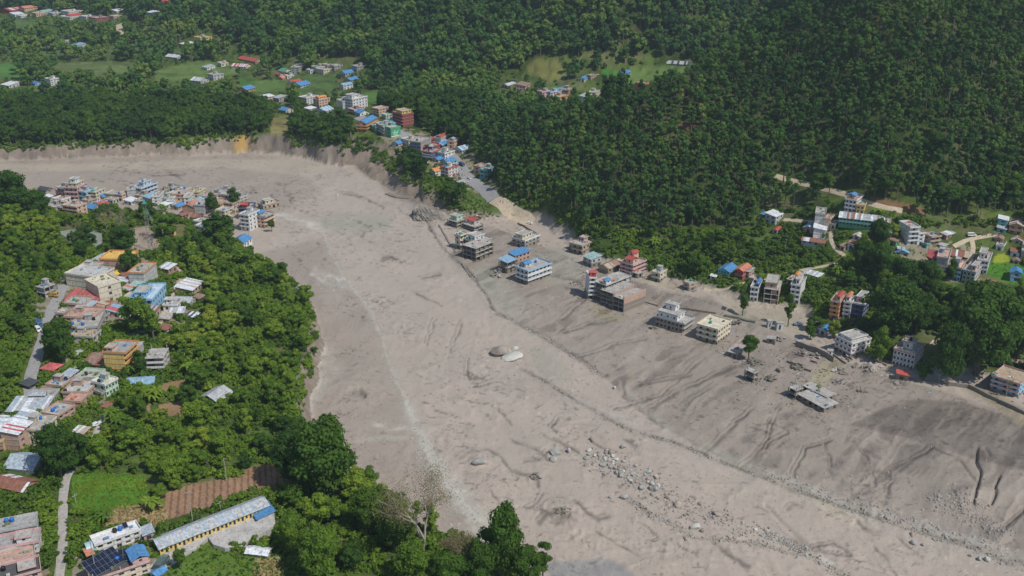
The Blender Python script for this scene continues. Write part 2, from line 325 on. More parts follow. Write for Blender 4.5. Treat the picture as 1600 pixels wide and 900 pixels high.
# ------------------------------------------------------------------ object helpers
def tag(o, label=None, cat=None, group=None, kind=None):
    if label: o["label"] = label
    if cat: o["category"] = cat
    if group: o["group"] = group
    if kind: o["kind"] = kind
    return o
def mesh_obj(name, verts, faces, material=None, parent=None, mats=None, midx=None, smooth=False):
    me = bpy.data.meshes.new(name); me.from_pydata(verts, [], faces)
    if mats:
        for m in mats: me.materials.append(m)
        if midx is not None: me.polygons.foreach_set("material_index", midx)
    elif material: me.materials.append(material)
    if smooth: me.polygons.foreach_set("use_smooth", [True] * len(me.polygons))
    me.update()
    o = bpy.data.objects.new(name, me); COL.objects.link(o)
    if parent: o.parent = parent
    return o
def empty(name, loc, rz=0.0):
    o = bpy.data.objects.new(name, None); COL.objects.link(o); o.location = loc; o.rotation_euler = (0, 0, rz); o.empty_display_size = 1; return o
def np_mesh(name, co, quads, material=None, col=None, smooth=True):
    me = bpy.data.meshes.new(name); nv = len(co); nf = len(quads); k = quads.shape[1]
    me.vertices.add(nv); me.vertices.foreach_set("co", co.astype(np.float32).ravel())
    me.loops.add(nf * k); me.loops.foreach_set("vertex_index", quads.astype(np.int32).ravel())
    me.polygons.add(nf); me.polygons.foreach_set("loop_start", np.arange(0, nf * k, k, dtype=np.int32))
    if smooth: me.polygons.foreach_set("use_smooth", np.ones(nf, bool))
    if material: me.materials.append(material)
    me.update(calc_edges=True)
    if col is not None:
        a = me.color_attributes.new("Col", 'FLOAT_COLOR', 'POINT'); c = np.ones((nv, 4), np.float32); c[:, :3] = col; a.data.foreach_set("color", c.ravel())
    return me

# ------------------------------------------------------------------ ground painting (surface colours, with shade painted into gullies, cracks, cuts and hollows)
FIELDS = [ # polygon in photo px, colour, kind
 ([(112,742),(150,737),(225,744),(233,768),(222,785),(190,797),(130,800),(113,790)], (.085,.20,.022)),
 ([(250,773),(300,757),(390,740),(400,765),(330,791),(262,812)], (.31,.19,.12)),
 ([(380,735),(415,724),(458,735),(452,760),(408,769)], (.28,.165,.10)),
 ([(160,806),(180,795),(250,785),(264,803),(252,822),(215,826),(165,822)], (.36,.27,.14)),
 ([(260,830),(262,900),(470,930),(470,880),(435,855),(380,870)], (.10,.17,.03)),
 ([(398,872),(440,870),(448,905),(395,905)], (.30,.26,.12)),
 ([(250,600),(290,592),(292,608),(255,612)], (.26,.17,.09)), ([(248,632),(287,626),(283,652),(252,648)], (.28,.18,.10)),
 ([(165,660),(205,655),(200,672),(168,676)], (.26,.17,.09)), ([(218,640),(235,630),(236,645),(222,652)], (.28,.19,.11)),
 ([(96,580),(108,562),(134,560),(125,572),(108,582)], (.12,.18,.03)),
 ([(1548,410),(1600,415),(1640,430),(1640,455),(1575,442),(1540,428)], (.07,.19,.02)),
 ([(1552,400),(1575,396),(1578,410),(1552,410)], (.25,.30,.03)),
 ([(398,126),(446,124),(446,143),(396,145)], (.10,.165,.045)), ([(455,118),(528,116),(520,148),(470,150),(458,134)], (.085,.14,.04)),
 ([(372,120),(398,123),(395,140),(375,140)], (.07,.16,.03)), ([(400,145),(455,148),(450,158),(400,156)], (.10,.17,.04)),
 ([(238,112),(300,96),(332,98),(320,122),(300,128),(245,128)], (.12,.18,.05)), ([(330,96),(375,104),(372,118),(330,116)], (.11,.165,.045)),
 ([(-40,100),(12,98),(32,106),(32,122),(-40,122)], (.08,.18,.04)), ([(-40,27),(90,33),(70,50),(-40,40)], (.09,.15,.05)),
 ([(-60,60),(60,52),(200,60),(330,80),(330,92),(200,84),(60,90),(-60,90)], (.085,.14,.045)), ([(540,150),(600,140),(590,165),(545,165)], (.08,.16,.035)),
 ([(80,100),(130,96),(215,98),(205,118),(90,112)], (.12,.16,.055)),
 ([(935,113),(958,107),(966,115),(945,120)], (.055,.20,.03)), ([(968,114),(1040,102),(1095,102),(1070,114),(1015,130),(985,132)], (.11,.17,.045)),
 ([(820,108),(838,92),(870,92),(885,112),(870,128),(848,124)], (.17,.17,.05)), ([(862,133),(905,136),(900,144),(862,140)], (.08,.20,.03)),
 ([(700,300),(738,296),(765,330),(735,330),(712,318)], (.11,.16,.04)), 
 ([(1048,192),(1086,190),(1092,206),(1062,200)], (.16,.075,.045)), ([(1360,308),(1440,322),(1450,335),(1370,325)], (.20,.12,.06)),
 ([(425,185),(450,180),(452,215),(420,225)], (.22,.20,.08)),([(190,360),(235,352),(252,385),(220,398),(195,385)], (.34,.28,.21)),
 ([(250,352),(290,350),(292,372),(252,375)], (.16,.15,.06)),
]
co = np.stack([GX, GY, GZ], -1).reshape(-1, 3)
gu, gv = project(GX, GY, GZ)
col = np.zeros(GX.shape + (3,))
nA = fbm(GX / 30, GY / 30, 4, 81)[..., None]; nB = fbm(GX / 5, GY / 5, 3, 85)[..., None]
nC = sstep(.42, .62, fbm(GX / 3.2, GY / 3.2, 3, 88))[..., None]; nD = sstep(.55, .7, fbm(GX / 18, GY / 18, 3, 89))[..., None]
grass = np.array([.055, .105, .022]) * (1 - nA) + np.array([.13, .17, .04]) * nA
grass = grass * (.65 + .7 * nB) * (1 - .35 * nC); grass = grass * (1 - .45 * nD) + np.array([.19, .16, .09]) * .45 * nD
VILLAGE = [[(45,470),(110,425),(140,395),(230,395),(290,440),(305,505),(240,510),(220,600),(190,640),(140,690),(-60,710),(-60,640),(60,600),(110,575),(90,545),(70,500)],[(-60,800),(66,800),(70,860),(90,930),(-60,930)],[(120,850),(240,840),(250,930),(110,930)],
 [(70,285),(440,285),(440,350),(330,345),(250,340),(130,345),(80,335)],[(560,180),(640,200),(740,240),(790,310),(730,300),(680,262),(600,220)],[(1405,375),(1530,380),(1540,440),(1480,440),(1410,400)],[(1270,340),(1310,340),(1310,370),(1270,378)]]
vm = np.zeros(GX.shape, bool)
for vp in VILLAGE: vm |= in_poly(gu + 8 * (nA[..., 0] - .5), gv + 6 * (nB[..., 0] - .5), vp)
earth = np.array([.30, .25, .19]) * (.7 + .6 * nB); vk = (vm & (nC[..., 0] < .75))[..., None] * .8; grass = grass * (1 - vk) + earth * vk
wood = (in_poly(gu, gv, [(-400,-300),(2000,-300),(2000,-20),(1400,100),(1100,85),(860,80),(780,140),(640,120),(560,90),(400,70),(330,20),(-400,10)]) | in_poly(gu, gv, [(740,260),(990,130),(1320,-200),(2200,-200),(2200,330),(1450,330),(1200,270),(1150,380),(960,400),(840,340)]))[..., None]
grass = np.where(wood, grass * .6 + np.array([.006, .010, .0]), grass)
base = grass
for poly, c in FIELDS:
    mk = in_poly(gu + 3 * (nB[..., 0] - .5), gv + 2 * (nA[..., 0] - .5), poly)[..., None]
    c = np.array(c); base = np.where(mk, c * (.75 + .5 * nB), base)
# ploughed rows
def rows(poly, dirx, diry, wl, dark):
    global base
    mk = in_poly(gu, gv, poly)[..., None]; ph = np.sin((GX * dirx + GY * diry) / wl * 2 * math.pi)[..., None]
    base = np.where(mk & (ph > .55), base * dark, base)
mk_ = in_poly(gu, gv, FIELDS[0][0])[..., None]; base = np.where(mk_, base * (.72 + .55 * fbm(GX / 9, GY / 4, 3, 193)[..., None]) + np.array([.03, .02, 0]) * sstep(.5, .7, fbm(GX / 12, GY / 7, 3, 197))[..., None], base)
rows(FIELDS[1][0], .97, .25, 2.3, .62); rows(FIELDS[2][0], .97, .25, 2.0, .62)
far_ = (GY > 690)[..., None]; ter = (np.sin(GZ * 2.1 + 5 * nA[..., 0]) > .75)[..., None]; base = np.where(far_ & ter, base * .72, base); base = np.where(far_, base * (.7 + .65 * fbm(GX / 26, GY / 12, 3, 211)[..., None]), base)
# mud and gravel of the flood
flow = np.array([.408, .343, .283]); dep = np.array([.305, .255, .209]); wet_and_shade = np.array([.185, .155, .127]); pale = np.array([.58, .55, .47]); greeny = np.array([.335, .315, .25])
n1 = fbm(GX / 16, GY / 24, 4, 91)[..., None]; n2 = fbm(GX / 2.2, GY / 3.0, 3, 95)[..., None]; n3 = fbm(GX / 55, GY / 55, 3, 99)[..., None]
mud = flow * (.93 + .14 * n1)
def zone(poly, c, soft=6.0, amt=1.0, warp=14):
    global mud
    d = seg_dist(gu, gv, poly, True); ins = in_poly(gu, gv, poly); s = np.where(ins, d, -d) + warp * (nA[..., 0] - .5)
    k = (sstep(-soft, soft, s) * amt)[..., None]; mud = mud * (1 - k) + (np.array(c) * (.88 + .24 * n1)) * k
zone(RIGHT_DEPOSIT, dep, 3, 1, 6)
zone([(400,395),(505,372),(545,440),(600,530),(640,645),(700,762),(780,860),(600,850),(470,700),(500,560),(470,450)], dep * 1.08, 3, .9, 5)
zone([(-400,225),(250,215),(450,245),(500,300),(440,330),(300,330),(60,320),(-400,300)], dep * 1.02, 8, .7)
zone([(-400,258),(100,256),(470,246),(520,262),(470,275),(350,262),(100,268),(-400,272)], (.42,.365,.285), 3, .8, 4)
zone([(1325,665),(1380,640),(1430,626),(1500,628),(1600,658),(1700,700),(1700,760),(1560,725),(1520,715),(1470,700),(1400,680)], wet_and_shade, 3, .95, 8)
zone([(1230,690),(1330,670),(1480,700),(1520,740),(1460,760),(1330,750),(1240,730)], dep * .93, 10, .8)
zone([(500,345),(560,332),(610,340),(612,358),(560,366),(500,362)], greeny, 6, .9)
zone([(730,420),(760,412),(800,450),(830,500),(800,505),(770,470)], greeny * 1.05, 4, .7)
zone([(820,400),(880,385),(912,410),(905,440),(870,445),(830,425)], greeny * .95, 8, .75)
zone([(820,540),(860,545),(905,590),(870,600),(835,580)], greeny * 1.05, 5, .6)
zone([(960,440),(1010,440),(1035,460),(1000,475),(960,465)], wet_and_shade * 1.15, 5, .8); zone([(1060,470),(1110,462),(1145,485),(1110,495),(1065,488)], wet_and_shade * 1.2, 5, .7)
zone([(925,480),(960,490),(985,500),(960,505),(930,498)], (.31,.27,.16), 4, .8); zone([(1010,415),(1050,440),(1085,450),(1060,458),(1000,440)], (.36,.31,.20), 4, .7)
zone([(1300,555),(1320,575),(1285,600),(1255,612),(1275,575)], (.33,.29,.18), 4, .8); zone([(1500,600),(1540,625),(1600,665),(1600,640),(1540,605)], (.27,.23,.15), 5, .8)
zone([(1120,460),(1260,490),(1280,520),(1230,520),(1140,490)], (.34,.30,.21), 6, .6)
zone([(640,650),(760,700),(740,900),(900,960),(1000,900),(900,700),(760,560)], flow * 1.02, 20, .5)
zone([(1000,745),(1190,775),(1400,860),(1500,900),(1330,900),(1100,850)], flow, 10, .8)
zone([(1320,790),(1240,770),(1290,805),(1400,850)], (.46,.40,.30), 10, .7)
zone([(855,880),(950,875),(1000,910),(870,930)], (.27,.26,.25), 5, .9)
zone([(560,220),(700,270),(690,340),(600,300)], dep, 4, .8)
# debris streaks, dark eddies and cracks
rg = ridged(GX / 7 + 2.5 * fbm(GX / 15, GY / 15, 2, 101), GY / 11 + 3 * fbm(GX / 12, GY / 12, 2, 103), 4, 105)
streak = sstep(.80, .93, rg)[..., None] * sstep(.50, .66, n3)
mud = mud * (1 - .45 * streak)
# thin dark swirls and scum lines drawn out along the current
fl_u = (gu - 800) * .55 + (gv - 450) * .8; fl_v = (gv - 450) * 1.9 - (gu - 800) * .62
wq = 26 * (fbm(gu / 60, gv / 30, 3, 141) - .5)
l1 = np.abs(2 * vnoise((fl_u + wq) / 26, (fl_v + 1.6 * wq) / 7.5, 143) - 1) + .30 * (vnoise(GX / 1.5, GY / 1.5, 147) - .5); k1_ = sstep(.07, .0, l1)[..., None] * sstep(.46, .60, fbm(gu / 70, gv / 40, 3, 149))[..., None]
l2 = np.abs(2 * vnoise((fl_u - wq) / 14, (fl_v + 2 * wq) / 5, 153) - 1) + .3 * (vnoise(GX / 1.2, GY / 1.2, 157) - .5); k2_ = sstep(.06, .0, l2)[..., None] * sstep(.5, .62, fbm(gu / 50, gv / 30, 3, 159))[..., None]
mud = mud * (1 - .42 * k1_) * (1 - .34 * k2_)
for (eu, ev, er) in EDDIES:
    ke = np.exp(-(((gu - eu) / er) ** 2 + ((gv - ev) / (er * .5)) ** 2) ** 1.5); rl = ridged(GX / 4.0 + 1.5 * nB[..., 0], GY / 4.0 + 1.5 * nA[..., 0], 3, 167)
    mud = mud * (1 - .5 * (ke * sstep(.72, .88, rl))[..., None])
wqx = GX + 9 * (fbm(GX / 22, GY / 22, 3, 11) - .5); wqy = GY + 9 * (fbm(GX / 22, GY / 22, 3, 12) - .5); kr = ridged((wqx - .8 * wqy) / 11, (wqy + .6 * wqx) / 40, 3, 51)
rdep = in_poly(gu, gv, RIGHT_DEPOSIT)[..., None]
mud = mud * (1 - .30 * rdep * sstep(.34, .16, kr)[..., None]) * (1 + .08 * rdep * sstep(.6, .85, kr)[..., None])  # relief shading put into the colour: darker hollows, lighter crests
kf = ridged((wqx - .8 * wqy) / 5 + 3 * nB[..., 0], (wqy + .6 * wqx) / 16, 3, 203); mud = mud * (1 - .34 * rdep * (sstep(.80, .92, kf) * sstep(.42, .58, fbm(GX / 26, GY / 26, 3, 207)))[..., None])
mud = mud * (1 - .55 * wave_field(gu, gv, GX, GY)[..., None])  # shade of the cut edges and swirls painted into the mud colour
gr_ = sstep(.52, .66, fbm(gu / 40 + 9, gv / 16, 4, 163))[..., None]; mud = mud * (1 - .16 * gr_) + greeny * .16 * gr_
speck = sstep(.66, .8, n2); mud = mud * (1 - .10 * speck)
speckp = sstep(.72, .80, vnoise(GX / .8, GY / .8, 121) * .6 + .4 * nB[..., 0])[..., None]
for gi, (g, w0, w1, c, amt) in enumerate([
    (GULLY[4], 1.3, 3.0, pale * .9, .75), (GULLY[4], 6, 14, greeny * 1.1, .45), ([(640,640),(672,705),(690,740),(735,800),(760,840)], 7, 22, pale * .85, .5),
    ([(490,422),(515,432),(548,444)], 5, 5, pale, .55), ([(486,428),(505,440),(540,448)], 3, 3, pale, .4),
    ([(560,262),(620,300),(700,350)], 3, 3, wet_and_shade, .4), ([(1010,650),(1090,695),(1200,745)], 1.2, 2, wet_and_shade * .6, .6), ([(700,400),(775,490),(850,530)], 5, 5, greeny, .5), ([(430,336),(460,342),(490,352),(505,360)], 4, 5, pale, .55), ([(560,690),(600,684),(650,685)], 3, 4, greeny * 1.25, .5),
    (GULLY[2], 6, 9, greeny, .5), (GULLY[2], 1.6, 2.6, wet_and_shade * .55, .85), (GULLY[0], 1.6, 2.2, wet_and_shade * .6, .85), (GULLY[1], 2, 2, wet_and_shade * .8, .7), (GULLY[3], 2, 3, greeny * .75, .7),  # narrow dark gully lines paint the gap and its shadow
    ([(1180,732),(1320,783),(1440,822),(1520,845),(1600,880)], 6, 12, pale * .72, .45), ([(970,600),(1040,668),(1100,695),(1180,735)], 4, 8, greeny, .6),
    ([(500,545),(520,580),(495,610),(480,640)], 14, 14, pale * .8, .45), ([(590,665),(640,672),(650,668)], 5, 5, pale, .4),
    ([(1200,832),(1260,862),(1300,880)], 7, 7, pale * .9, .5), ([(1000,660),(930,640),(900,625)], 5, 5, pale * .75, .4)]):
    d = seg_dist(gu + 8 * (n1[..., 0] - .5) + 7 * (nB[..., 0] - .5), gv + 4 * (nB[..., 0] - .5), g) + 3 * (n2[..., 0] - .5); w = w0 + (w1 - w0) * sstep(g[0][1], g[-1][1], gv)
    k = (np.exp(-(d / w) ** 2) * amt)[..., None] * (.35 + .9 * sstep(.35, .62, nB)); k = np.clip(k, 0, 1); mud = mud * (1 - k) + np.array(c) * k
for g, w_, dp in CRACKS:
    d = seg_dist(gu, gv, g); k = (np.exp(-(d / (w_ * 1.4)) ** 2) * .5)[..., None] * (.4 + .8 * nB); mud = mud * (1 - k) + wet_and_shade * .6 * k  # shade inside the cracks painted as darker mud
gravel = sstep(.56, .68, fbm(GX / 25, GY / 25, 3, 131))[..., None] * (gu > 700)[..., None]
mud = np.where((speckp > .5) & (gravel > .3), mud * 1.25, mud)
mud = mud * (1 - .10 * gravel * n2)
rock = np.array([.25, .205, .165]) * (.75 + .5 * nB); strata = (.8 + .4 * fbm(GX / 7, GZ / 1.3, 3, 201))[..., None]
cliffc = np.where((gu > 560)[..., None], rock * np.array([1.02, 1, .95]), rock * strata * (.7 + .6 * fbm(GX / 22, GY / 22, 3, 209)[..., None]))
ochre = (np.exp(-((gu - 377) / 13) ** 2) * (gv > 205))[..., None]; cliffc = cliffc * (1 - ochre) + np.array([.42, .27, .09]) * ochre
face = (sstep(.04, .12, M) * (1 - sstep(.90, .985, M)))[..., None]
landc = base * (1 - face) + cliffc * face
right = ((gu > 760) & (gv > 300))[..., None]
softbank = sstep(.25, .75, M)[..., None]
landc = np.where(right, mud * (1 - softbank) + base * softbank, landc)
col = np.where((M < .08)[..., None], mud, landc)
# mud that has run up among the houses of the lower village
idx = np.arange(NB * NA).reshape(NB, NA)
q = np.stack([idx[:-1, :-1], idx[:-1, 1:], idx[1:, 1:], idx[1:, :-1]], -1).reshape(-1, 4)
inriver = (M[:-1, :-1] < .08).reshape(-1)
colf = np.clip(col.reshape(-1, 3), 0.003, .9)
def sub_ground(name, sel, material):
    qq = q[sel]; used = np.unique(qq); remap = np.full(len(co), -1, np.int64); remap[used] = np.arange(len(used))
    me = np_mesh(name, co[used], remap[qq], material, colf[used]); o = bpy.data.objects.new(name, me); COL.objects.link(o); return o
MUD = ground_mat("flood_mud", .62, 1.0, .35, .3, .10); SOIL = ground_mat("soil_and_grass", .95, 1.3, .6, .1, .3)
tag(sub_ground("river_bed", inriver, MUD), kind="structure", label="broad river bed filled with grey-brown flood mud")
tag(sub_ground("ground", ~inriver, SOIL), kind="structure", label="green valley floor, banks and hillsides")
print("ground done", len(q))
# ------------------------------------------------------------------ buildings
WALLC = dict(white=(.72,.72,.70), cream=(.66,.60,.46), grey=(.36,.355,.34), lgrey=(.50,.50,.48), mud=(.24,.21,.175), tan=(.46,.36,.26), brick=(.42,.25,.17), pbrick=(.52,.34,.26),
  pink=(.62,.40,.38), peach=(.68,.46,.34), orange=(.62,.30,.12), red=(.45,.10,.08), dred=(.28,.07,.06), blue=(.28,.52,.72), pblue=(.52,.64,.74), teal=(.14,.40,.40), navy=(.07,.09,.20),
  green=(.10,.36,.20), lgreen=(.45,.62,.46), yellow=(.70,.52,.18), brown=(.22,.15,.11), dark=(.09,.09,.09), purple=(.30,.20,.30), gold=(.75,.48,.12))
TINC = dict(blue=(.09,.27,.52), lblue=(.27,.43,.56), grey=(.44,.46,.47), white=(.72,.75,.77), rust=(.30,.13,.09), red=(.48,.09,.07), orange=(.72,.30,.08), brown=(.32,.22,.17), green=(.10,.34,.22),
  dark=(.07,.08,.09), yellow=(.72,.52,.08), salmon=(.62,.24,.15), teal=(.35,.50,.48), bgrey=(.40,.47,.52), pink=(.55,.13,.13), tan=(.5,.42,.32))
def wall_mat(c, mudh):
    nm = "wall_%s_%d" % (c, int(mudh * 2))
    if nm in MATS: return MATS[nm]
    m = mat(nm, WALLC[c], .88, .16, .7, stain=.55)
    nt = m.node_tree; L = nt.links.new; b = nt.nodes["Principled BSDF"]; src = b.inputs["Base Color"].links[0].from_socket
    # brick courses for bare brick
    tc = nd(nt, "ShaderNodeTexCoord"); sx = nd(nt, "ShaderNodeSeparateXYZ"); L(tc.outputs["Object"], sx.inputs[0])
    if mudh > 0:
        n = nd(nt, "ShaderNodeTexNoise"); n.inputs["Scale"].default_value = .9; n.inputs["Detail"].default_value = 4; L(tc.outputs["Object"], n.inputs["Vector"])
        ma = nd(nt, "ShaderNodeMath", operation='MULTIPLY_ADD'); L(n.outputs["Fac"], ma.inputs[0]); ma.inputs[1].default_value = -1.6; L(sx.outputs["Z"], ma.inputs[2])
        mr = nd(nt, "ShaderNodeMapRange"); L(ma.outputs[0], mr.inputs[0]); mr.inputs[1].default_value = mudh - 1.1; mr.inputs[2].default_value = mudh - .6; mr.inputs[3].default_value = .93; mr.inputs[4].default_value = 0.0
        mx = nd(nt, "ShaderNodeMixRGB"); mx.inputs[2].default_value = (.23, .20, .165, 1); L(mr.outputs[0], mx.inputs[0]); L(src, mx.inputs[1]); L(mx.outputs[0], b.inputs["Base Color"])
    return m
def tin_mat(c): return mat("tin_" + c, TINC[c], .6, .32, .8, metal=.0, stain=.62)
SLAB = mat("concrete_slab", (.42, .40, .37), .9, .22, .6, stain=.6)
ROOFTOP = mat("roof_terrace", (.43, .41, .37), .92, .3, .35, stain=.7)
WINF = mat("window_frame", (.30, .26, .22), .7, .1); WING = mat("window_glass", (.035, .042, .05), .12, .3, .4)
TRIMS = {}
def trim_mat(c): return mat("trim_" + c, WALLC[c], .85, .12, .8, stain=.4)
def abox(V, F, x0, x1, y0, y1, z0, z1):
    k = len(V); V += [(x0,y0,z0),(x1,y0,z0),(x1,y1,z0),(x0,y1,z0),(x0,y0,z1),(x1,y0,z1),(x1,y1,z1),(x0,y1,z1)]
    F += [(k,k+3,k+2,k+1),(k+4,k+5,k+6,k+7),(k,k+1,k+5,k+4),(k+1,k+2,k+6,k+5),(k+2,k+3,k+7,k+6),(k+3,k,k+4,k+7)]
def box_obj(name, m, parent, *bs):
    V, F = [], []
    for b in bs: abox(V, F, *b)
    return mesh_obj(name, V, F, m, parent)
def ring(V, F, x0, x1, y0, y1, t, z0, z1):
    k = len(V)
    for z in (z0, z1): V += [(x0,y0,z),(x1,y0,z),(x1,y1,z),(x0,y1,z),(x0+t,y0+t,z),(x1-t,y0+t,z),(x1-t,y1-t,z),(x0+t,y1-t,z)]
    for i in range(4):
        j = (i + 1) % 4; F.append((k+i,k+j,k+8+j,k+8+i)); F.append((k+4+j,k+4+i,k+12+i,k+12+j)); F.append((k+8+i,k+8+j,k+12+j,k+12+i))
def wall_side(V, F, p0, ex, nrm, Ln, H, holes, dep=.28):
    """wall from p0 along ex (length Ln, height H) with real openings; nrm points outwards"""
    xs = sorted({0.0, Ln, *[h[0] for h in holes], *[h[1] for h in holes]}); zs = sorted({-1.5, H, *[h[2] for h in holes], *[h[3] for h in holes]})
    def P(a, z, d=0.0): return (p0[0] + ex[0] * a - nrm[0] * d, p0[1] + ex[1] * a - nrm[1] * d, z)
    for i in range(len(xs) - 1):
        for j in range(len(zs) - 1):
            cx_, cz_ = (xs[i] + xs[i+1]) / 2, (zs[j] + zs[j+1]) / 2
            if any(h[0] < cx_ < h[1] and h[2] < cz_ < h[3] for h in holes): continue
            k = len(V); V += [P(xs[i], zs[j]), P(xs[i+1], zs[j]), P(xs[i+1], zs[j+1]), P(xs[i], zs[j+1])]; F.append((k, k+1, k+2, k+3))
    for (a0, a1, z0, z1) in holes:
        c = [(a0, z0), (a1, z0), (a1, z1), (a0, z1)]; k = len(V)
        V += [P(a, z) for a, z in c] + [P(a, z, dep) for a, z in c]
        for i in range(4): j = (i + 1) % 4; F.append((k+i, k+4+i, k+4+j, k+j))
WIN_CACHE = {}
def window_mesh(w, h, key):
    k = (round(w, 1), round(h, 1), key)
    if k in WIN_CACHE: return WIN_CACHE[k]
    w, h = k[0], k[1]; V, F, M_ = [], [], []; t = .09
    def add(*b):
        n = len(F); abox(V, F, *b); return len(F) - n
    m = 0
    m += add(0, w, 0, .08, 0, t); m += add(0, w, 0, .08, h - t, h); m += add(0, t, 0, .08, t, h - t); m += add(w - t, w, 0, .08, t, h - t)
    if w > 1.3: m += add(w/2 - .04, w/2 + .04, .005, .075, t, h - t)
    M_ = [0] * m; g = add(t, w - t, .03, .05, t, h - t); M_ += [1] * g
    me = bpy.data.meshes.new("window"); me.from_pydata(V, [], F); me.materials.append(trim_mat(key) if key else WINF); me.materials.append(WING); me.polygons.foreach_set("material_index", M_); me.update()
    WIN_CACHE[k] = me; return me
def put_window(parent, me, p, ex, name="window"):
    o = bpy.data.objects.new(name, me); COL.objects.link(o); o.parent = parent; o.location = p; o.rotation_euler = (0, 0, math.atan2(ex[1], ex[0])); return o
FOOT = []; VIEW = []; MUDDY = []
TANKC = {"blue": (.03,.16,.50), "black": (.02,.02,.022), "green": (.04,.34,.20), "white": (.7,.7,.68), "teal": (.06,.36,.40)}
TANK_ME = {}
TANKSEEN = {}
def tank(loc, c, label, s=1.0):
    TANKSEEN[label] = TANKSEEN.get(label, 0) + 1
    if TANKSEEN[label] == 2: label = "second " + label
    if c not in TANK_ME:
        V, F = [], []; n = 12; prof = [(.0,.0),(.55,.0),(.58,.08),(.56,.35),(.58,.4),(.56,.72),(.58,.78),(.54,1.0),(.34,1.16),(.2,1.2),(.2,1.28),(0,1.28)]
        for r_, z in prof:
            for i in range(n): a = 2*math.pi*i/n; V.append((r_*math.cos(a), r_*math.sin(a), z))
        for j in range(len(prof)-1):
            for i in range(n): F.append((j*n+i, j*n+(i+1)%n, (j+1)*n+(i+1)%n, (j+1)*n+i))
        me = bpy.data.meshes.new("tank_body"); me.from_pydata(V, [], F); me.materials.append(mat("tank_" + c, TANKC[c], .45, .1)); me.polygons.foreach_set("use_smooth", [True]*len(me.polygons)); me.update(); TANK_ME[c] = me
    o = bpy.data.objects.new("water_tank", TANK_ME[c]); COL.objects.link(o); o.location = loc; o.scale = (s, s, s); tag(o, label, "water tank"); return o
def roof_sheets(name, parent, col, w, d, H, kind_, rise, ov=.5, patch=None, seed=0):
    """pitched sheet roof over [0,w]x[0,d]; every sheet a strip with its own step, colours of a patched roof"""
    rr = random.Random(seed); V, F, MI = [], [], []; alongx = w >= d; Ln = (w if alongx else d); Wd = (d if alongx else w); ns = max(2, int((Ln + 2 * ov) / 1.1)); st = (Ln + 2 * ov) / ns
    def put(a, b_, z): return (a, b_, z) if alongx else (b_, a, z)
    cols = [tin_mat(col)] + [tin_mat(p) for p in (patch or [])]
    if kind_ == "shed": sl = [((-ov, 0), (Wd + ov, rise))]
    else: sl = [((-ov, -ov * rise / (Wd/2)), (Wd/2, rise)), ((Wd + ov, -ov * rise / (Wd/2)), (Wd/2, rise))]
    for (b0, z0), (b1, z1) in sl:
        for i in range(ns):
            a0 = -ov + i * st; a1 = a0 + st - .03; dz = .035 * (i % 2) + rr.uniform(0, .03); e = rr.uniform(-.06, .12) * (1 if b1 > b0 else -1); k = len(V)
            for zz in (0, .07):
                V += [put(a0, b0 - e, H + .05 + z0 + dz + zz), put(a1, b0 - e, H + .05 + z0 + dz + zz), put(a1, b1, H + .05 + z1 + dz + zz), put(a0, b1, H + .05 + z1 + dz + zz)]
            fs = [(k,k+1,k+2,k+3),(k+4,k+5,k+6,k+7),(k,k+1,k+5,k+4),(k+1,k+2,k+6,k+5),(k+2,k+3,k+7,k+6),(k+3,k,k+4,k+7)]
            mi = rr.randrange(1, len(cols)) if len(cols) > 1 and rr.random() < .42 else 0
            F += fs; MI += [mi] * 6
    if kind_ == "gable":
        k = len(V); V += [put(-ov - .03, Wd/2 - .22, H + rise + .13), put(Ln + ov + .03, Wd/2 - .22, H + rise + .13), put(Ln + ov + .03, Wd/2, H + rise + .2), put(-ov - .03, Wd/2, H + rise + .2), put(Ln + ov + .03, Wd/2 + .22, H + rise + .13), put(-ov - .03, Wd/2 + .22, H + rise + .13)]
        F += [(k, k+1, k+2, k+3), (k+3, k+2, k+4, k+5)]; MI += [0, 0]
    return mesh_obj(name, V, F, parent=parent, mats=cols, midx=MI)
def gable_ends(V, F, w, d, H, kind_, rise):
    alongx = w >= d; Ln = w if alongx else d; Wd = d if alongx else w
    def put(a, b_, z): return (a, b_, z) if alongx else (b_, a, z)
    for a in (0.0, Ln):
        k = len(V)
        if kind_ == "shed": V += [put(a, 0, H), put(a, Wd, H), put(a, Wd, H + rise * .9)]; F.append((k, k+1, k+2))
        else: V += [put(a, 0, H), put(a, Wd, H), put(a, Wd/2, H + rise * .97)]; F.append((k, k+1, k+2))
    if kind_ == "shed": k = len(V); V += [put(0, Wd, H), put(Ln, Wd, H), put(Ln, Wd, H + rise * .9), put(0, Wd, H + rise * .9)]; F.append((k, k+1, k+2, k+3))
def vert_h(bx, by, bz, u, v_top):
    lo, hi = .5, 60
    for _ in range(30):
        m_ = (lo + hi) / 2; _, vv = project(bx, by, bz + m_)
        if vv > v_top: lo = m_
        else: hi = m_
    return lo
NB_ = 0
BUILT = {}
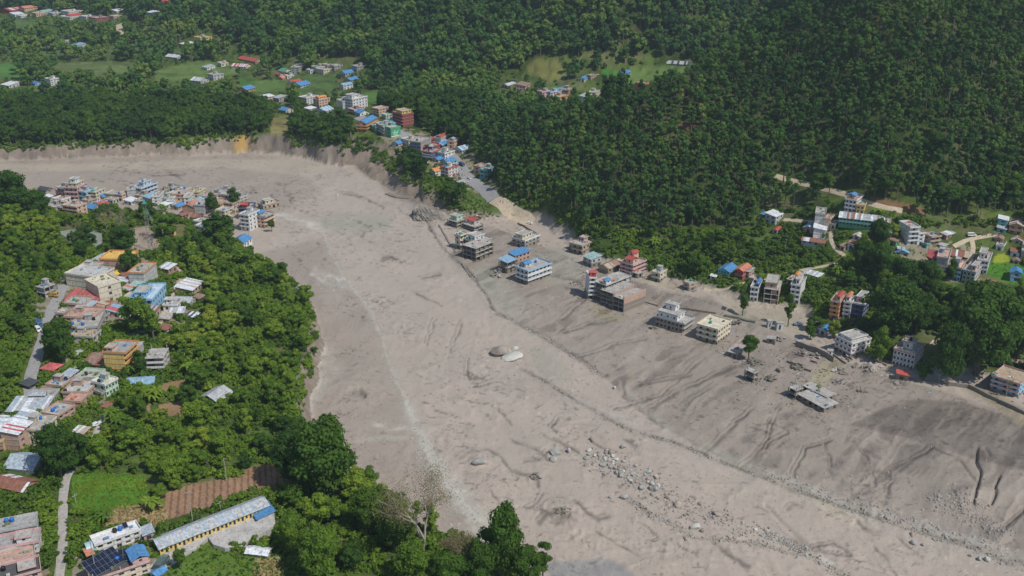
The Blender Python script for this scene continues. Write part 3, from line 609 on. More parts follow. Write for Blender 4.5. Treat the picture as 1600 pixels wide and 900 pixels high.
def building(line):
    global NB_
    spec, label = line.split("|"); label = label.strip(); T = spec.split(); NB_ += 1; rr = random.Random(NB_ * 13 + 5)
    A, B, C = [tuple(float(q_) for q_ in t.split(",")) for t in T[:3]]; hp = float(T[3]); wall = T[4]; opts = T[5:]
    fl = {}; tops = []; tanks = []
    for o_ in opts:
        if o_.startswith("top:"): tops.append(o_[4:].split(":"))
        elif o_.startswith("tank:"): tanks.append(o_[5:].split(":"))
        elif ":" in o_: k_, v_ = o_.split(":", 1); fl[k_] = v_
        elif o_[0] in "nLRm" and o_[1:].replace(".", "").isdigit(): fl[o_[0]] = float(o_[1:])
        else: fl[o_] = True
    if fl.get("r"): A, B, C = [(q_[0], q_[1] + hp) for q_ in (A, B, C)]
    bx, by = hit(*B); bz = float(height(bx, by)); H = vert_h(bx, by, bz, B[0], B[1] - hp)
    ax, ay = at_z(A[0], A[1], bz); cx, cy = at_z(C[0], C[1], bz)
    e1 = Vector((cx - bx, cy - by)); e2 = Vector((ax - bx, ay - by)); far = by > 690
    p1 = math.hypot(C[0] - B[0], C[1] - B[1]); p2 = math.hypot(A[0] - B[0], A[1] - B[1])
    if p1 >= p2: ex = e1.normalized(); ey = Vector((-ex.y, ex.x)); w = e1.length; d = max(e2.dot(ey), .45 * e2.length)
    else: ey = e2.normalized(); ex = Vector((ey.y, -ey.x)); d = e2.length; w = max(e1.dot(ex), .45 * e1.length)
    w = max(3.0, w); d = max(3.0, d); 
    if fl.get("long"): w, d = (w, min(d, 10)) if w >= d else (min(w, 10), d)
    else: w = min(w, max(6.0, 2.6 * d)); d = min(d, max(6.0, 2.4 * w))
    n = int(fl.get("n", max(1, round(H / 2.9)))); fh = H / n; mudh = float(fl.get("m", 0))
    yaw = math.atan2(ex.y, ex.x); root = empty(fl.get("name", "house"), (bx, by, bz), yaw); tag(root, label, fl.get("cat", "building"))
    c_ = Vector((bx, by)) + ex * w / 2 + ey * d / 2; FOOT.append((c_.x, c_.y, .46 * min(w, d) + .12 * max(w, d)))
    if max(w, d) > 1.7 * min(w, d):
        for q_ in (-.32, .32):
            e_ = ex if w > d else ey; s_ = c_ + e_ * q_ * max(w, d); FOOT.append((s_.x, s_.y, .5 * min(w, d)))
    wm = wall_mat(wall, mudh); tr = trim_mat(fl.get("trim", "lgrey" if wall in ("white", "grey", "lgrey") else wall)) if "trim" in fl else SLAB
    frame = fl.get("f", False); V, F = [], []; holesL, holesR = [], []
    def holes_for(Ln, cnt):
        out = []
        if cnt <= 0: return out
        pitch = Ln / cnt; ww = min(1.5, pitch * .55)
        for s_ in range(n):
            z0 = s_ * fh + .9 * fh / 2.9; z1 = s_ * fh + 2.25 * fh / 2.9
            for i in range(cnt):
                door = (s_ == 0 and i == cnt // 2) or (fl.get("doors") and i % 2 == 1)
                c0 = pitch * (i + .5) - ww / 2; out.append((c0, c0 + ww, (s_ * fh + .12) if door else z0, z1))
        return out
    nL = int(fl["L"]) if "L" in fl else max(1, int(d / 3.1)); nR = int(fl["R"]) if "R" in fl else max(1, int(w / 3.1))
    if frame:
        cols = []; nx_ = max(1, round(w / 4.0)); ny_ = max(1, round(d / 4.0))
        for i in range(nx_ + 1):
            for j in range(ny_ + 1):
                x_, y_ = i * w / nx_, j * d / ny_; x_ = min(max(x_, .2), w - .2); y_ = min(max(y_, .2), d - .2); cols.append((x_ - .17, x_ + .17, y_ - .17, y_ + .17, -1.2, H))
        cme = None
        for cb_ in cols:
            if cme is None: cme = box_obj("column", SLAB if mudh < 3 else wall_mat("mud", 0), root, (-.17, .17, -.17, .17, -1.2, H)); oc = cme
            else: oc = bpy.data.objects.new("column", cme.data); COL.objects.link(oc); oc.parent = root
            oc.location = (cb_[0] + .17, cb_[2] + .17, 0)
        # infill walls set behind the columns, some bays left open
        for s_ in range(n):
            for i in range(nx_):
                if rr.random() < .5: abox(V, F, i * w / nx_ + .4, (i + 1) * w / nx_ - .4, .9, 1.08, s_ * fh, s_ * fh + fh * rr.choice((.45, .9, .9)))
            for j in range(ny_):
                if rr.random() < .35: abox(V, F, .9, 1.08, j * d / ny_ + 1.2, (j + 1) * d / ny_ - .1, s_ * fh, s_ * fh + fh * rr.choice((.45, .9)))
        abox(V, F, 1.3, w - .5, d - .45, d - .25, -1, H - .2); abox(V, F, w - .5, w - .3, .6, d - .5, -1, H - .2)
        if fl.get("Rsolid"): abox(V, F, .25, w - .05, -.02, .2, -1.2, H + (1.6 if fl.get("Rsolid") == "high" else 0))
        mesh_obj("wall", V, F, wm, root)
    else:
        holesR = holes_for(w, nR); holesL = holes_for(d, nL)
        wall_side(V, F, (0, 0), (1, 0), (0, -1), w, H, holesR); wall_side(V, F, (0, d), (0, -1), (-1, 0), d, H, holesL)
        wall_side(V, F, (w, 0), (0, 1), (1, 0), d, H, []); wall_side(V, F, (w, d), (-1, 0), (0, 1), w, H, [])
        roofk = fl.get("roof", "flat").split(":")
        if roofk[0] in ("gable", "shed"):
            rise = (.16 if roofk[0] == "shed" else .22) * (min(w, d)); rise = min(rise, 2.6); gable_ends(V, F, w, d, H, roofk[0], rise)
        mesh_obj("wall", V, F, wm, root)
        key = fl.get("wf", "")
        open_p = .35 if mudh > 0 else .08
        for (a0, a1, z0, z1) in holesR:
            if rr.random() > open_p: put_window(root, window_mesh(a1 - a0, z1 - z0, key), (a0, .16, z0), (1, 0), "door" if z1 - z0 > 1.7 else "window")
        for (a0, a1, z0, z1) in holesL:
            if rr.random() > open_p: put_window(root, window_mesh(a1 - a0, z1 - z0, key), (.16, d - a0, z0), (0, -1), "door" if z1 - z0 > 1.7 else "window")
    # floor slabs and balconies
    bal = fl.get("b", "")
    for s_ in range(1, n):
        z = s_ * fh; oL = 1.1 if "L" in bal else .10; oR = 1.1 if "R" in bal else .10
        box_obj("floor_slab", tr, root, (-oL, w + .1, -oR, d + .1, z - .14, z + .06))
        if "R" in bal: box_obj("balcony_rail", trim_mat(fl.get("rail", wall if wall in WALLC else "lgrey")), root, (-oL, w + .1, -oR, -oR + .12, z + .06, z + .95))
        if "L" in bal: box_obj("balcony_rail", trim_mat(fl.get("rail", wall)), root, (-oL, -oL + .12, -oR + .12, d + .1, z + .06, z + .95))
    roofk = fl.get("roof", "flat").split(":")
    if roofk[0] == "flat":
        o1 = 1.15 if "L" in bal else (.35 if not frame else .15); o2 = 1.15 if "R" in bal else (.35 if not frame else .15)
        box_obj("roof_slab", ROOFTOP if "rt" not in fl else mat("rooftop_" + fl["rt"], WALLC[fl["rt"]], .9, .25, .4, stain=.7), root, (-o1, w + .25, -o2, d + .25, H - .02, H + .16))
        if not fl.get("nop"):
            V, F = [], []; ring(V, F, -o1 + .02, w + .23, -o2 + .02, d + .23, .16, H + .16, H + (.95 if not frame else .5)); mesh_obj("parapet", V, F, trim_mat(fl.get("par", fl.get("trim", wall))), root)
        for t_ in tops:
            x0, x1, y0, y1 = [float(q_) for q_ in t_[:4]]; th = float(t_[4]); tc_ = t_[5] if len(t_) > 5 else wall; X0, X1, Y0, Y1 = x0*w, x1*w, y0*d, y1*d; Z = H + .16
            rk = t_[6] if len(t_) > 6 else ""; nn = max(1, round(th / 2.9))
            V, F = [], []; hh = []
            for s_ in range(nn):
                for i in range(max(1, int((X1 - X0) / 3.0))): pi_ = (X1 - X0) / max(1, int((X1 - X0) / 3.0)); hh.append((pi_ * (i + .5) - .5, pi_ * (i + .5) + .5, Z + s_ * th / nn + .8, Z + s_ * th / nn + min(2.1, th / nn - .35)))
            hl = []
            for s_ in range(nn):
                for i in range(max(1, int((Y1 - Y0) / 3.0))): pi_ = (Y1 - Y0) / max(1, int((Y1 - Y0) / 3.0)); hl.append((pi_ * (i + .5) - .45, pi_ * (i + .5) + .45, Z + s_ * th / nn + .8, Z + s_ * th / nn + min(2.1, th / nn - .35)))
            wall_side(V, F, (X0, Y0), (1, 0), (0, -1), X1 - X0, Z + th, hh); wall_side(V, F, (X0, Y1), (0, -1), (-1, 0), Y1 - Y0, Z + th, hl)
            wall_side(V, F, (X1, Y0), (0, 1), (1, 0), Y1 - Y0, Z + th, []); wall_side(V, F, (X1, Y1), (-1, 0), (0, 1), X1 - X0, Z + th, [])
            V = [(a, b_, max(c__, Z - .02)) for a, b_, c__ in V]; rh = mesh_obj("rooftop_room", V, F, wall_mat(tc_, 0), root)
            for (a0, a1, z0, z1) in hh: put_window(rh, window_mesh(a1 - a0, z1 - z0, ""), (X0 + a0, Y0 + .16, z0), (1, 0))
            for (a0, a1, z0, z1) in hl: put_window(rh, window_mesh(a1 - a0, z1 - z0, ""), (X0 + .16, Y1 - a0, z0), (0, -1))
            if rk in TINC: r2 = roof_sheets("roof", rh, rk, X1 - X0, Y1 - Y0, Z + th, "gable", min(1.3, .2 * min(X1 - X0, Y1 - Y0)), .45, seed=NB_); r2.location = (X0, Y0, 0)
            else:
                box_obj("roof_slab", ROOFTOP, rh, (X0 - .45, X1 + .45, Y0 - .45, Y1 + .45, Z + th, Z + th + .16))
                V, F = [], []; ring(V, F, X0 - .43, X1 + .43, Y0 - .43, Y1 + .43, .14, Z + th + .16, Z + th + .6); mesh_obj("parapet", V, F, trim_mat(fl.get("par", tc_)), rh)
        if not tops and not fl.get("bare") and w * d > 35 and rr.random() < .55:
            X0 = w * rr.uniform(.5, .65); X1 = X0 + min(3.2, w * .32); Y0 = d * rr.uniform(.4, .6); Y1 = min(d - .2, Y0 + 3.0)
            rh = box_obj("stair_house", wm, root, (X0, X1, Y0, Y1, H + .16, H + 2.5)); box_obj("roof_slab", SLAB, rh, (X0 - .3, X1 + .3, Y0 - .3, Y1 + .3, H + 2.5, H + 2.64)); box_obj("door", WINF, rh, (X0 + .3, X0 + 1.2, Y0 - .05, Y0 + .05, H + .2, H + 2.1))
        if frame or rr.random() < .3:
            ps = [(x_ - .14, x_ + .14, y_ - .14, y_ + .14, H + .16, H + 1.3 + rr.random()) for x_ in (.5, w / 2, w - .5) for y_ in (.5, d - .5) if rr.random() < .8]
            for pb_ in ps: box_obj("column_stub", SLAB, root, pb_)
        if w * d > 22 and hp > 4.5:   # things a flat roof collects: low walls, boxes, laundry, weeds
            ps = []
            for _ in range(rr.randint(2, 5)):
                x_, y_ = rr.uniform(.6, w - 1.5), rr.uniform(.6, d - 1.3); ps.append((x_, x_ + rr.uniform(.3, 1.8), y_, y_ + rr.uniform(.3, 1.2), H + .16, H + .2 + rr.uniform(.2, .9)))
            tag(box_obj("roof_clutter", mat("clutter_" + str(NB_ % 5), [(.50,.20,.14),(.30,.30,.28),(.55,.53,.48),(.14,.26,.42),(.16,.19,.10)][NB_ % 5], .9, .3), root, *ps), kind="stuff")
        if not tanks and hp > 7 and w * d > 40 and rr.random() < .5 and not fl.get("bare"): tanks.append([rr.choice(["black", "blue", "green", "black"]), str(rr.uniform(.15, .35)), str(rr.uniform(.5, .8))])
    elif roofk[0] == "hip":
        rise = min(3.4, .34 * min(w, d)); ov = .8; V = [(-ov,-ov,H),(w+ov,-ov,H),(w+ov,d+ov,H),(-ov,d+ov,H)]; a_ = min(w, d) / 2
        V += ([(a_, d/2, H+rise), (w-a_+.01, d/2, H+rise)] if w >= d else [(w/2, a_, H+rise), (w/2, d-a_+.01, H+rise)])
        F = ([(0,1,5,4),(1,2,5),(2,3,4,5),(3,0,4)] if w >= d else [(0,1,4),(1,2,5,4),(2,3,5),(3,0,4,5)]) + [(3,2,1,0)]; mesh_obj("roof", V, F, tin_mat(roofk[1]), root)
    else:
        rise = (.16 if roofk[0] == "shed" else .22) * (min(w, d)); rise = min(rise, 2.6)
        roof_sheets("roof", root, roofk[1], w, d, H, roofk[0], rise, .5, roofk[2:] or None, NB_)
    for t_ in tanks:
        px_, py_ = float(t_[1]) * w, float(t_[2]) * d; base = H + (.16 if roofk[0] == "flat" else 1.0); hz = float(t_[3]) if len(t_) > 3 else 0.0
        wp = Vector((bx, by)) + ex * px_ + ey * py_
        tank((wp.x, wp.y, bz + base + hz), t_[0], "%s water tank on the roof of the %s" % (t_[0], " ".join(label.split()[:7])), 1.25)
    cs = [(bx + ex.x * a_ + ey.x * b_, by + ex.y * a_ + ey.y * b_) for a_ in (0, w) for b_ in (0, d)]; pj = [project(q_[0], q_[1], bz + z_) for q_ in cs for z_ in (.35 * H, H + .5)]
    VIEW.append((min(q_[0] for q_ in pj), max(q_[0] for q_ in pj), min(q_[1] for q_ in pj), max(q_[1] for q_ in pj), max(q_[1] for q_ in cs)))
    if "tilt" in fl: tx_, ty_ = [float(q_) for q_ in fl["tilt"].split(":")]; root.rotation_euler = (tx_, ty_, yaw)
    if mudh > 0: MUDDY.append((c_.x, c_.y, max(w, d) * .6))
    BUILT[label] = (root, w, d, H, ex, ey, bz); return root
BUILDINGS = """
704,351 714,357 728,352 9 mud n2 m3 f top:.3:.95:.3:.9:2.6:lgreen | mud-grey two-floor house with pale teal rooftop room beside the rock outcrop
723,358 741,364 751,358 8 mud n2 m3 f top:.4:1:.3:1:2.6:lgrey:red | half-buried grey house with small red-roofed rooftop room
716,387 720,391 731,387 22 cream n3 m3 tilt:-.03:-.05 b:R rail:pink tank:green:.3:.5 | narrow cream and pink tower left of the brown concrete block
729,389 744,396 768,389 16 lgrey n2 m4 b:L top:.1:.7:.25:.9:3:white tank:green:.05:.8 | wide grey house with stepped white upper floor behind the brown block
731,399 744,409 771,398 20 brown n3 m9 f nop bare | brown mud-stained concrete block with three open floors
800,383 820,388.5 843,379 11 white n2 m4 R4 top:.1:.75:.3:.85:2.6:cream tank:teal:.6:.6 | long white house with red and yellow rooftop at the road end
794,396 805,400 828,392 18 pbrick r n3 m3 roof:shed:blue | brick house under a wide blue sheet roof, rear of the pair
781,406 793,411 807,405 17 tan r n2 m3 roof:shed:lblue f | open house under a blue sheet roof, nearest the river
810,437 825,445 860,432 21 white n3 m3.5 b:LR trim:pblue R6 L3 par:blue tank:blue:.7:.7 top:.15:.4:.5:.9:2.2:lgrey:blue | white three-floor house with blue parapet standing in the mud
889,388 899,394 905,390 10 cream n1 m2 nop bare tilt:.06:.0 | small cream room beside the buried house at the forest foot
900,392 910,399 927,391 14 tan n2 m3 b:L top:.6:.95:.5:.9:2.3:pink | tan house with cluttered roof and pink rooftop room by forest foot
911,413 924,419 935,413 13 lgrey n2 m3 roof:shed:teal | grey house with pale green sheet roof beside the brown shed
935,423 950,428 974,418 8 tan n1 m2 roof:gable:brown:tan L0 | open shed with a large brown gable roof in the mud
974,424 988,432 1007,424 17 pink n3 m3 b:LR trim:pink top:.1:.55:.1:.7:2.6:peach:red top:.55:.95:.5:.95:4.5:peach:red | pink house with two bright red roofs below the forest
985,431 996,435 1002,431 7 grey n1 m3 nop bare | broken grey room at the foot of the pink house
1021,438 1031,442 1041,436 14 cream n2 m2 R2 b:L tank:teal:.5:.5 | cream two-floor house alone at the forest edge
1067,451 1076,455 1084,450 10 tan n2 m2 tank:green:.8:.7 | small brick house with green water tank at the forest edge
911,454 918,467 927,464 33 white n5 m3.5 tilt:.02:.06 b:R rail:white R1 L0 top:.05:.95:.05:.4:2.8:red:red | narrow leaning white tower with red rooftop
928,446 931,466 942,462 15 cream n2 m4 R0 L0 roof:shed:grey | cream walled block with long grey roof beside the narrow white tower
937,463 946,474 985,458 27 lgrey n4 m5 f top:.05:.22:.1:.4:2.2:white:blue | tall grey frame house with blue and white roof sheets
941,475 957,483 990,468 24 pbrick n4 m6 f Rsolid nop | brick and concrete house with four open floors facing left
960,481 974,488 1008,474 19 pbrick n3 m5 f Rsolid:high nop bare | pink brick walled block with mud stained lower half
1024,509 1066,521 1083,511 14 lgrey n2 m6 b:R R5 L7 par:lgrey rail:lgrey top:.1:.85:.25:.95:3.0:white top:.55:.98:.5:.85:6.0:white | grey house with white upper storey and stair tower in the mud
1088.5,529.5 1120.5,538.8 1142,525 23 cream n3 m1.6 b:L trim:cream rt:cream R5 L3 tank:green:.35:.6 | cream three-floor house with pinkish terrace roof in the mud
1138,556 1151,562 1164,550 9 mud n1 m3 L2 R0 nop bare | low mud-grey house beneath the round tree
1162,592 1177,599 1180,595 15 mud n2 m9 nop bare f | small dark two-floor slab fragment standing alone in mud
1229,619 1242,625 1250,619 14 mud n2 m9 f nop bare tilt:.04:.05 | mud-covered concrete frame just left of the long sunken building
1245,622 1287,645 1303,634 7 mud n1 m9 nop bare long | long sunken grey building buried to its roof
1253,612 1291,631 1303,625 10 mud n1 m9 nop bare long | raised rear block of the long sunken grey building
1303,548 1328,561 1352,550 23 white n3 m2.4 trim:red par:white L4 R4 top:.15:.95:.2:.9:1.2:white | white house with a red band near the small bright green tree
1393,570 1426,579 1446,565 24 white n3 m1.2 trim:pink par:pink L6 R5 wf:dark top:.35:.8:.3:.75:3.2:white tank:black:.55:.5:3.4 | white house with pink bands and rooftop stair room
1547,607 1590,621 1612,607 20 blue n3 m1 b:L rail:pink par:pink top:.0:.12:.9:1:.5:pink rt:tan tank:green:-.02:.95 | bright blue house with pink upper balcony at right edge
1295,497 1309,500 1321,484 27 orange n4 b:L trim:peach rail:orange R0 top:.1:.8:.1:.5:2.4:peach:red | orange-brown four-floor house among trees
1315.6,496 1327,498 1337,483 24 white n4 b:L R0 top:.1:.9:.4:.8:2.6:white:salmon | narrow white house squeezed right of the orange one
1328,496 1346,500 1360,485 22 navy n3 R3 par:white top:.2:.8:.3:.8:2.8:pink | blue-walled house with pink rooftop room beside big dark tree
1279,522 1290,525 1297,518 8 lgrey n1 roof:gable:blue | tiny hut with arched blue sheet roof between two green trees
1171,471 1183,472 1193,452 22 white n3 b:L R0 L2 top:.1:.9:.1:.35:1.8:navy:blue tank:black:.7:.8 | narrow white house with a blue roof edge
1192,474 1215,477 1228,463 23 pbrick n3 f Rsolid nop top:.1:.95:.2:.95:3:tan | unfinished brick and concrete frame house with open floors
1233,474 1248,476 1263,452 29 white n4 b:L R0 L2 par:white top:.1:.9:.25:.6:2.8:white tank:green:.8:.8 top:.35:.75:.6:.85:4.2:lgrey:orange | white tower house with an orange topped stair room
1229,443 1237,445 1246,438 7 lgrey n1 nop | small light grey room behind the white tower house
1121,431 1139,435 1150,426 10 teal n2 roof:gable:blue L4 | teal house with a bright blue gable roof on the slope
1146,436 1160,438 1172,429 14 red n2 roof:gable:salmon L3 b:L rail:dred | dark red house with a red sheet roof on the slope
1161,433 1170,435 1178,428 10 tan n2 nop | small tan house right of the dark red one
1170,441 1177,443 1182,438 6 pink n1 | tiny pink hut above the river mud
1254,430 1278,437 1284,433 4 lgrey n1 roof:shed:grey:white long | long low grey sheds beside the thin path
1195,348 1211,352 1219,346 13 lgrey n2 roof:shed:white R2 | white tin-roofed house on the left of the right village
1188,341 1196,343 1200,339 6 brick n1 roof:shed:blue | small hut with blue roof behind the white tin-roofed house
1208,364 1214,366 1222,361 6 lgrey n1 roof:gable:red | small hut with a red roof among dark trees
1271.5,357 1287,358.5 1297,350 23 lgrey n3 L0 R0 bare | blank grey concrete block house on the hillside
1286,358 1295,359.5 1300,352 16 peach n2 L0 | pinkish annex of the grey concrete block house
1270,371 1289,373 1295,364 13 white n2 L0 R0 roof:shed:white | white walled house below the grey block
1254,362 1270,365 1276,358 7 brick n1 roof:gable:lblue | brick shed with a light blue roof
1252,380 1288,385 1294,381 5 lgrey n1 roof:gable:rust:white:grey long | long low shed with patched rusty roof
1300,357 1305,358.5 1309,354 7 cream n1 | tiny cream room by the winding path
1319,330 1336,333 1343,324 19 white n3 b:L L3 top:.1:.5:.3:.9:2.4:pbrick:blue | white hillside house with blue topped rooftop room
1337,333 1349,334.5 1357,322 12 yellow n2 L2 R0 | yellow house beside the white hillside house
1310,351 1389,360 1396,353 12 green n2 L14 b:L rail:teal roof:gable:grey:rust:white:brown long | long two-floor school with a patched tin roof
1325,388 1333,391 1341,384 8 pblue n1 roof:shed:rust:grey | pale blue walled shed with rusty roof under big trees
1312,390 1319,392 1323,387 6 pink n1 roof:shed:brown | little pink and brown hut by the winding path
1332,373 1343,375 1347,369 5 lgrey n1 roof:gable:tan:white | beige low roof hidden among trees below the school
1379,375 1388,377 1394,371 8 lgrey n1 roof:shed:white | small shed with pale shiny roof below the school
1386,383 1399,386 1403,379 8 green n1 roof:shed:rust:white:brown | bright green walled hut with striped rusty roof
1378,402 1389,404 1393,398 5 pblue n1 roof:gable:blue | blue tarp roof under the big dark trees, left one
1398,399 1419,401 1424,395 5 lgrey n1 roof:gable:lblue:blue long | light blue roofs under the big dark trees, right one
1411,373 1417,383 1432,382 27 white n4 L0 wf:dark b:R rail:white bare | tall white modern house with vertical window strip
1431,373 1432.5,383 1443,382 17 white n3 L0 wf:dark | stepped white wing of the tall modern house
1447,377 1452,383 1467,381 12 pbrick n2 b:R rail:tan rt:grey tank:teal:.7:.6 | brick house with grey roof and teal tank
1472,372 1478,376 1491,372 8 brick n1 roof:shed:grey:white | grey-roofed house above the village lane
1440,386 1447,389 1454,386 6 teal n1 | tiny teal room at the foot of the brick house
1439,400 1457,409 1464,399 5 cream n1 roof:hip:pink | house with a large bright red hipped roof
1459,400 1511,407 1514,399 5 tan n1 roof:gable:rust:tan:brown:white long | very long low shed with rusty orange roof
1460,424 1478,425 1484,408 20 lgrey n3 L0 R0 rt:pbrick tank:blue:.6:.8 | grey blank walled house next to the red hipped roof
1484,438 1499,440 1507,425 20 blue n3 b:L rail:blue L3 rt:peach par:peach tank:blue:.1:.8 | blue house with pinkish roof terrace
1501.5,443 1520,447 1527,430 20 lgrey n3 L3 par:lgrey wf:dark top:.2:.95:.15:.5:2.4:pink | light grey house with pink rooftop room
1523,428 1541,429 1548,411 20 pblue n3 b:L rail:white L3 par:white top:.3:.95:.45:.95:2.6:white tank:green:.95:.9 tank:black:.35:.4 | large pale blue house beside the green field
1578,439 1594,441 1598,435 14 blue n2 roof:gable:blue | small blue-roofed hut standing in the green field
1544,454 1562,456 1566,449 8 lgreen n1 roof:shed:white:rust | pale green house with patched tin roof below the field
1558,353 1573,355 1578,348 10 teal n2 roof:shed:white | turquoise house with a whitish roof, upper right
1557,363 1571,365 1576,359 6 teal n1 roof:shed:grey | low shed with dull roof below the turquoise house
1575,365 1596,368 1601,360 14 brick n2 b:L rail:brick roof:gable:tan:white:rust | two-floor brick house with pale tin roof, upper right edge
1553,378 1566,380 1569,372 6 brick n1 roof:gable:brown | little house with dark brown roof by the crowd
1555,391 1566,393 1569,386 7 white n1 | small bright white house below the brown roof
1580,380 1597,382 1601,375 5 tan n1 roof:gable:tan:rust:white | shed with striped rusty roof at right edge
1578,400 1592,402 1596,396 6 pblue n1 roof:shed:rust | pale blue hut with rust-red roof near the field
1594,405 1608,407 1613,399 12 grey n2 | grey concrete building cut by the right edge
527,170 536,174 539,168 14 lgrey n3 L0 R0 | light grey slab-sided house at the top of the highway
536,171 552,174 559,166 18 white n4 b:L rail:white top:.1:.6:.2:.8:2.8:white | tall white house at the top of the highway
545,176 555,179 560,174 6 red n2 trim:pink b:L rail:pink | low red and pink shop at the top of the highway
554,179 563,182 568,177 5 white n1 roof:gable:blue | white shop with small blue roof on the highway
566,200 573,206 594,194 13 orange n3 b:LR rail:orange roof:gable:blue | orange banded house under a long blue roof
583,180 593,182 598,177 11 peach n3 b:L rail:peach | cream four-floor house above the long blue roof
597,185 603,187 606,183 6 lgreen n2 | small yellow-green house beside the highway
597,198 608,201 613,196 7 blue n1 roof:gable:blue | house with bright blue roof in the middle of the upper village
578,203 587,208 591,201 8 green n2 | narrow green fronted house on the village terrace
588,206 601,213 606,204 14 lgrey n3 b:L rail:lgrey | grey-white three-floor house with balconies above trees
604,210 611,216 626,213 15 green n3 L2 R0 par:green rt:lgrey | house with a large green painted advertising wall
614,194 630,199 643,195 19 dred n4 L4 R0 b:L rail:red top:.05:.9:.1:.7:2.6:yellow | tall red house with white side wall and yellow top
627,226 639,230 644,224 9 cream n2 | cream house on the downhill side of the highway
612,227 623,229 627,225 4 lgrey n1 roof:gable:blue | blue sheet roof among trees below the highway
641,236 658,238 668,230 15 grey n3 L5 R0 b:L rail:navy | dark grey house with rows of windows and white side
660,222 668,224 672,220 5 tan n1 roof:gable:red | small red roof beside the highway, left one
669,224 678,227 682,222 5 tan n1 roof:gable:red | small red roof beside the highway, right one
684,223 689,227 700,222 10 lgrey n2 R0 L0 top:.05:.9:.05:.8:1:lgrey:red | white walled house with red roof room
682,230 692,232 703,226 5 lgrey n1 roof:gable:lblue:blue | house with wide light blue roof at the road bend
702,229 710,232 718,227 10 peach n2 top:.1:.5:.2:.8:1.8:peach:lblue | peach house at the road bend
708,237 722,240 725,233 5 lgrey n1 roof:gable:white:lblue | white awning shop with dark opening at the bend
664,237 673,239 677,233 9 red n2 | small dark red house beside the grey one
661,248 675,250 680,243 11 navy n3 b:L rail:pblue par:red | navy and white banded house above the trees
680,247 695,250 700,243 9 white n2 | white low house beside the navy banded one
675,252 685,254 689,249 4 lgrey n1 roof:gable:blue | tiny blue roof below the navy banded house
688,260 700,263 705,257 9 lgreen n2 roof:gable:blue | light green house with dark blue roof
671,273 680,276 686,270 8 white n2 roof:gable:orange | white house with orange roof at cliff top
690,275 701,278 704,271 14 white n3 trim:red b:L rail:white | white house with red bands at the end of the row
714,289 722,291 725,287 4 lgrey n1 roof:shed:grey | lone little grey shed on the grass below the highway
740,270 750,272 755,266 10 pbrick n2 | brownish house at the forest edge right of the highway
750,277 762,279 768,271 12 teal n2 b:L rail:teal | teal house at the forest edge right of the highway
458,113 468,115 477,110 9 grey n3 | grey and white house, leftmost of the far upper row
479,114 485,115.5 489,111 5 white n1 | bright white little house in the far upper row
487,112 494,114 498,109 8 lgrey n2 | light grey house in the far upper row
495,115 506,117 510,112 7 cream n2 | cream house with red ground floor in the far upper row
502,106 512,107.5 516,103 5 tan n1 | tan low house behind the far upper row
516,109 523,111 527,107 7 grey n2 | grey house at the right of the far upper row
530,118 540,120 544,115 5 lgrey n1 roof:gable:blue | far house with blue roof above the field corner
549,110 558,112 562,107 7 grey n2 | weathered grey house at forest edge in the far valley
538,128 548,129.5 552,125 4 tan n1 roof:gable:blue | far long blue roof among trees
530,139 537,140.5 542,136 7 white n2 roof:gable:lblue | white far house with blue roof right of the big field
450,131 457,132.5 461,128 4 white n1 roof:gable:red | far little red-roofed house beside blue roofs
455,136 470,138 475,133 4 lgrey n1 roof:gable:blue | far long house with two blue roofs by the field
468,162 480,164 486,158 10 white n3 b:L rail:white | white far house with balconies above the river wood
427,158 436,160 440,156 6 grey n2 roof:shed:grey | grey-roofed far house left of the white one
408,157 416,158.5 420,154 6 pink n2 roof:shed:white | white and pink far house
490,166 499,168 504,162 11 peach n3 top:.1:.8:.2:.8:2:peach:orange | peach far house with orange roof room
436,176 447,178 451,174 5 cream n1 roof:gable:blue | far blue-roofed house at the edge of the river wood
492,176 508,178 513,173 4 white n1 roof:gable:lblue:white | far long white house with blue patches
476,173 484,174 487,170 3 lgrey n1 roof:shed:white | pale flat shed in the far valley
371,143 386,144.5 390,140 4 orange n1 roof:gable:blue | far house with a blue roof and orange end wall
372,95 399,100 402,96 4 tan n1 roof:gable:red long | long red-roofed school at the far forest foot
361,106 385,107.5 388,104 3 white n1 roof:gable:pink:white long | long white and pink low house below the red school
431,118 435,119.5 438,117 3 lgrey n1 roof:gable:red | tiny red-roofed hut beside the far field
444,122 449,123.5 452,120 4 white n1 | tiny white house beside the far field
432,124 442,125.5 445,122 3 tan n1 roof:gable:salmon | tiny salmon roof beside the far field
435,113 444,115 447,111 3 white n1 roof:gable:green | far little green-roofed house
304,67 314,69 317,64 9 yellow n3 | yellow far temple-like house among trees
259,91 277,93 280,90 3 lgrey n1 roof:gable:white:grey long | long grey tin roof in the far valley
340,103 346,105 349,101 5 cream n1 | small cream far house beside tall trees
325,124 334,126 338,121 8 lgrey n2 | pale grey far house beside tall dark trees
298,129 314,131 317,127 4 lgrey n1 roof:gable:grey:white | low grey roofs at the edge of the far field
281,71 290,73 293,69 3 white n1 roof:shed:white | tiny pale roof left of the yellow far house
316,108 324,110 327,106 4 white n1 roof:shed:grey | small pale house above the far field
30,18 39,19 42,15 6 peach n2 roof:gable:salmon | peach gabled far house at top left
0,20 16,21.5 19,17 5 red n1 roof:gable:red:white | red-roofed far houses at the top left corner
16,25 24,26 27,23 3 white n1 roof:shed:white | tiny white far roof below the red ones
26,27.5 33,28.5 36,25 3 white n1 | tiny whitish far house, top left
51,25 57,26.5 60,23 5 peach n1 | little peach far house, top left
58,21 70,23 73,19 3 lgrey n1 roof:shed:teal | far pale teal roof, top left
75,24 83,25.5 86,22 4 lgrey n1 | little grey far house left of the white cluster
96,22 108,24 112,19 5 white n2 | white far houses, highest of the top left cluster
102,27 111,28.5 114,24 3 tan n1 roof:gable:red | far red roof inside the white cluster
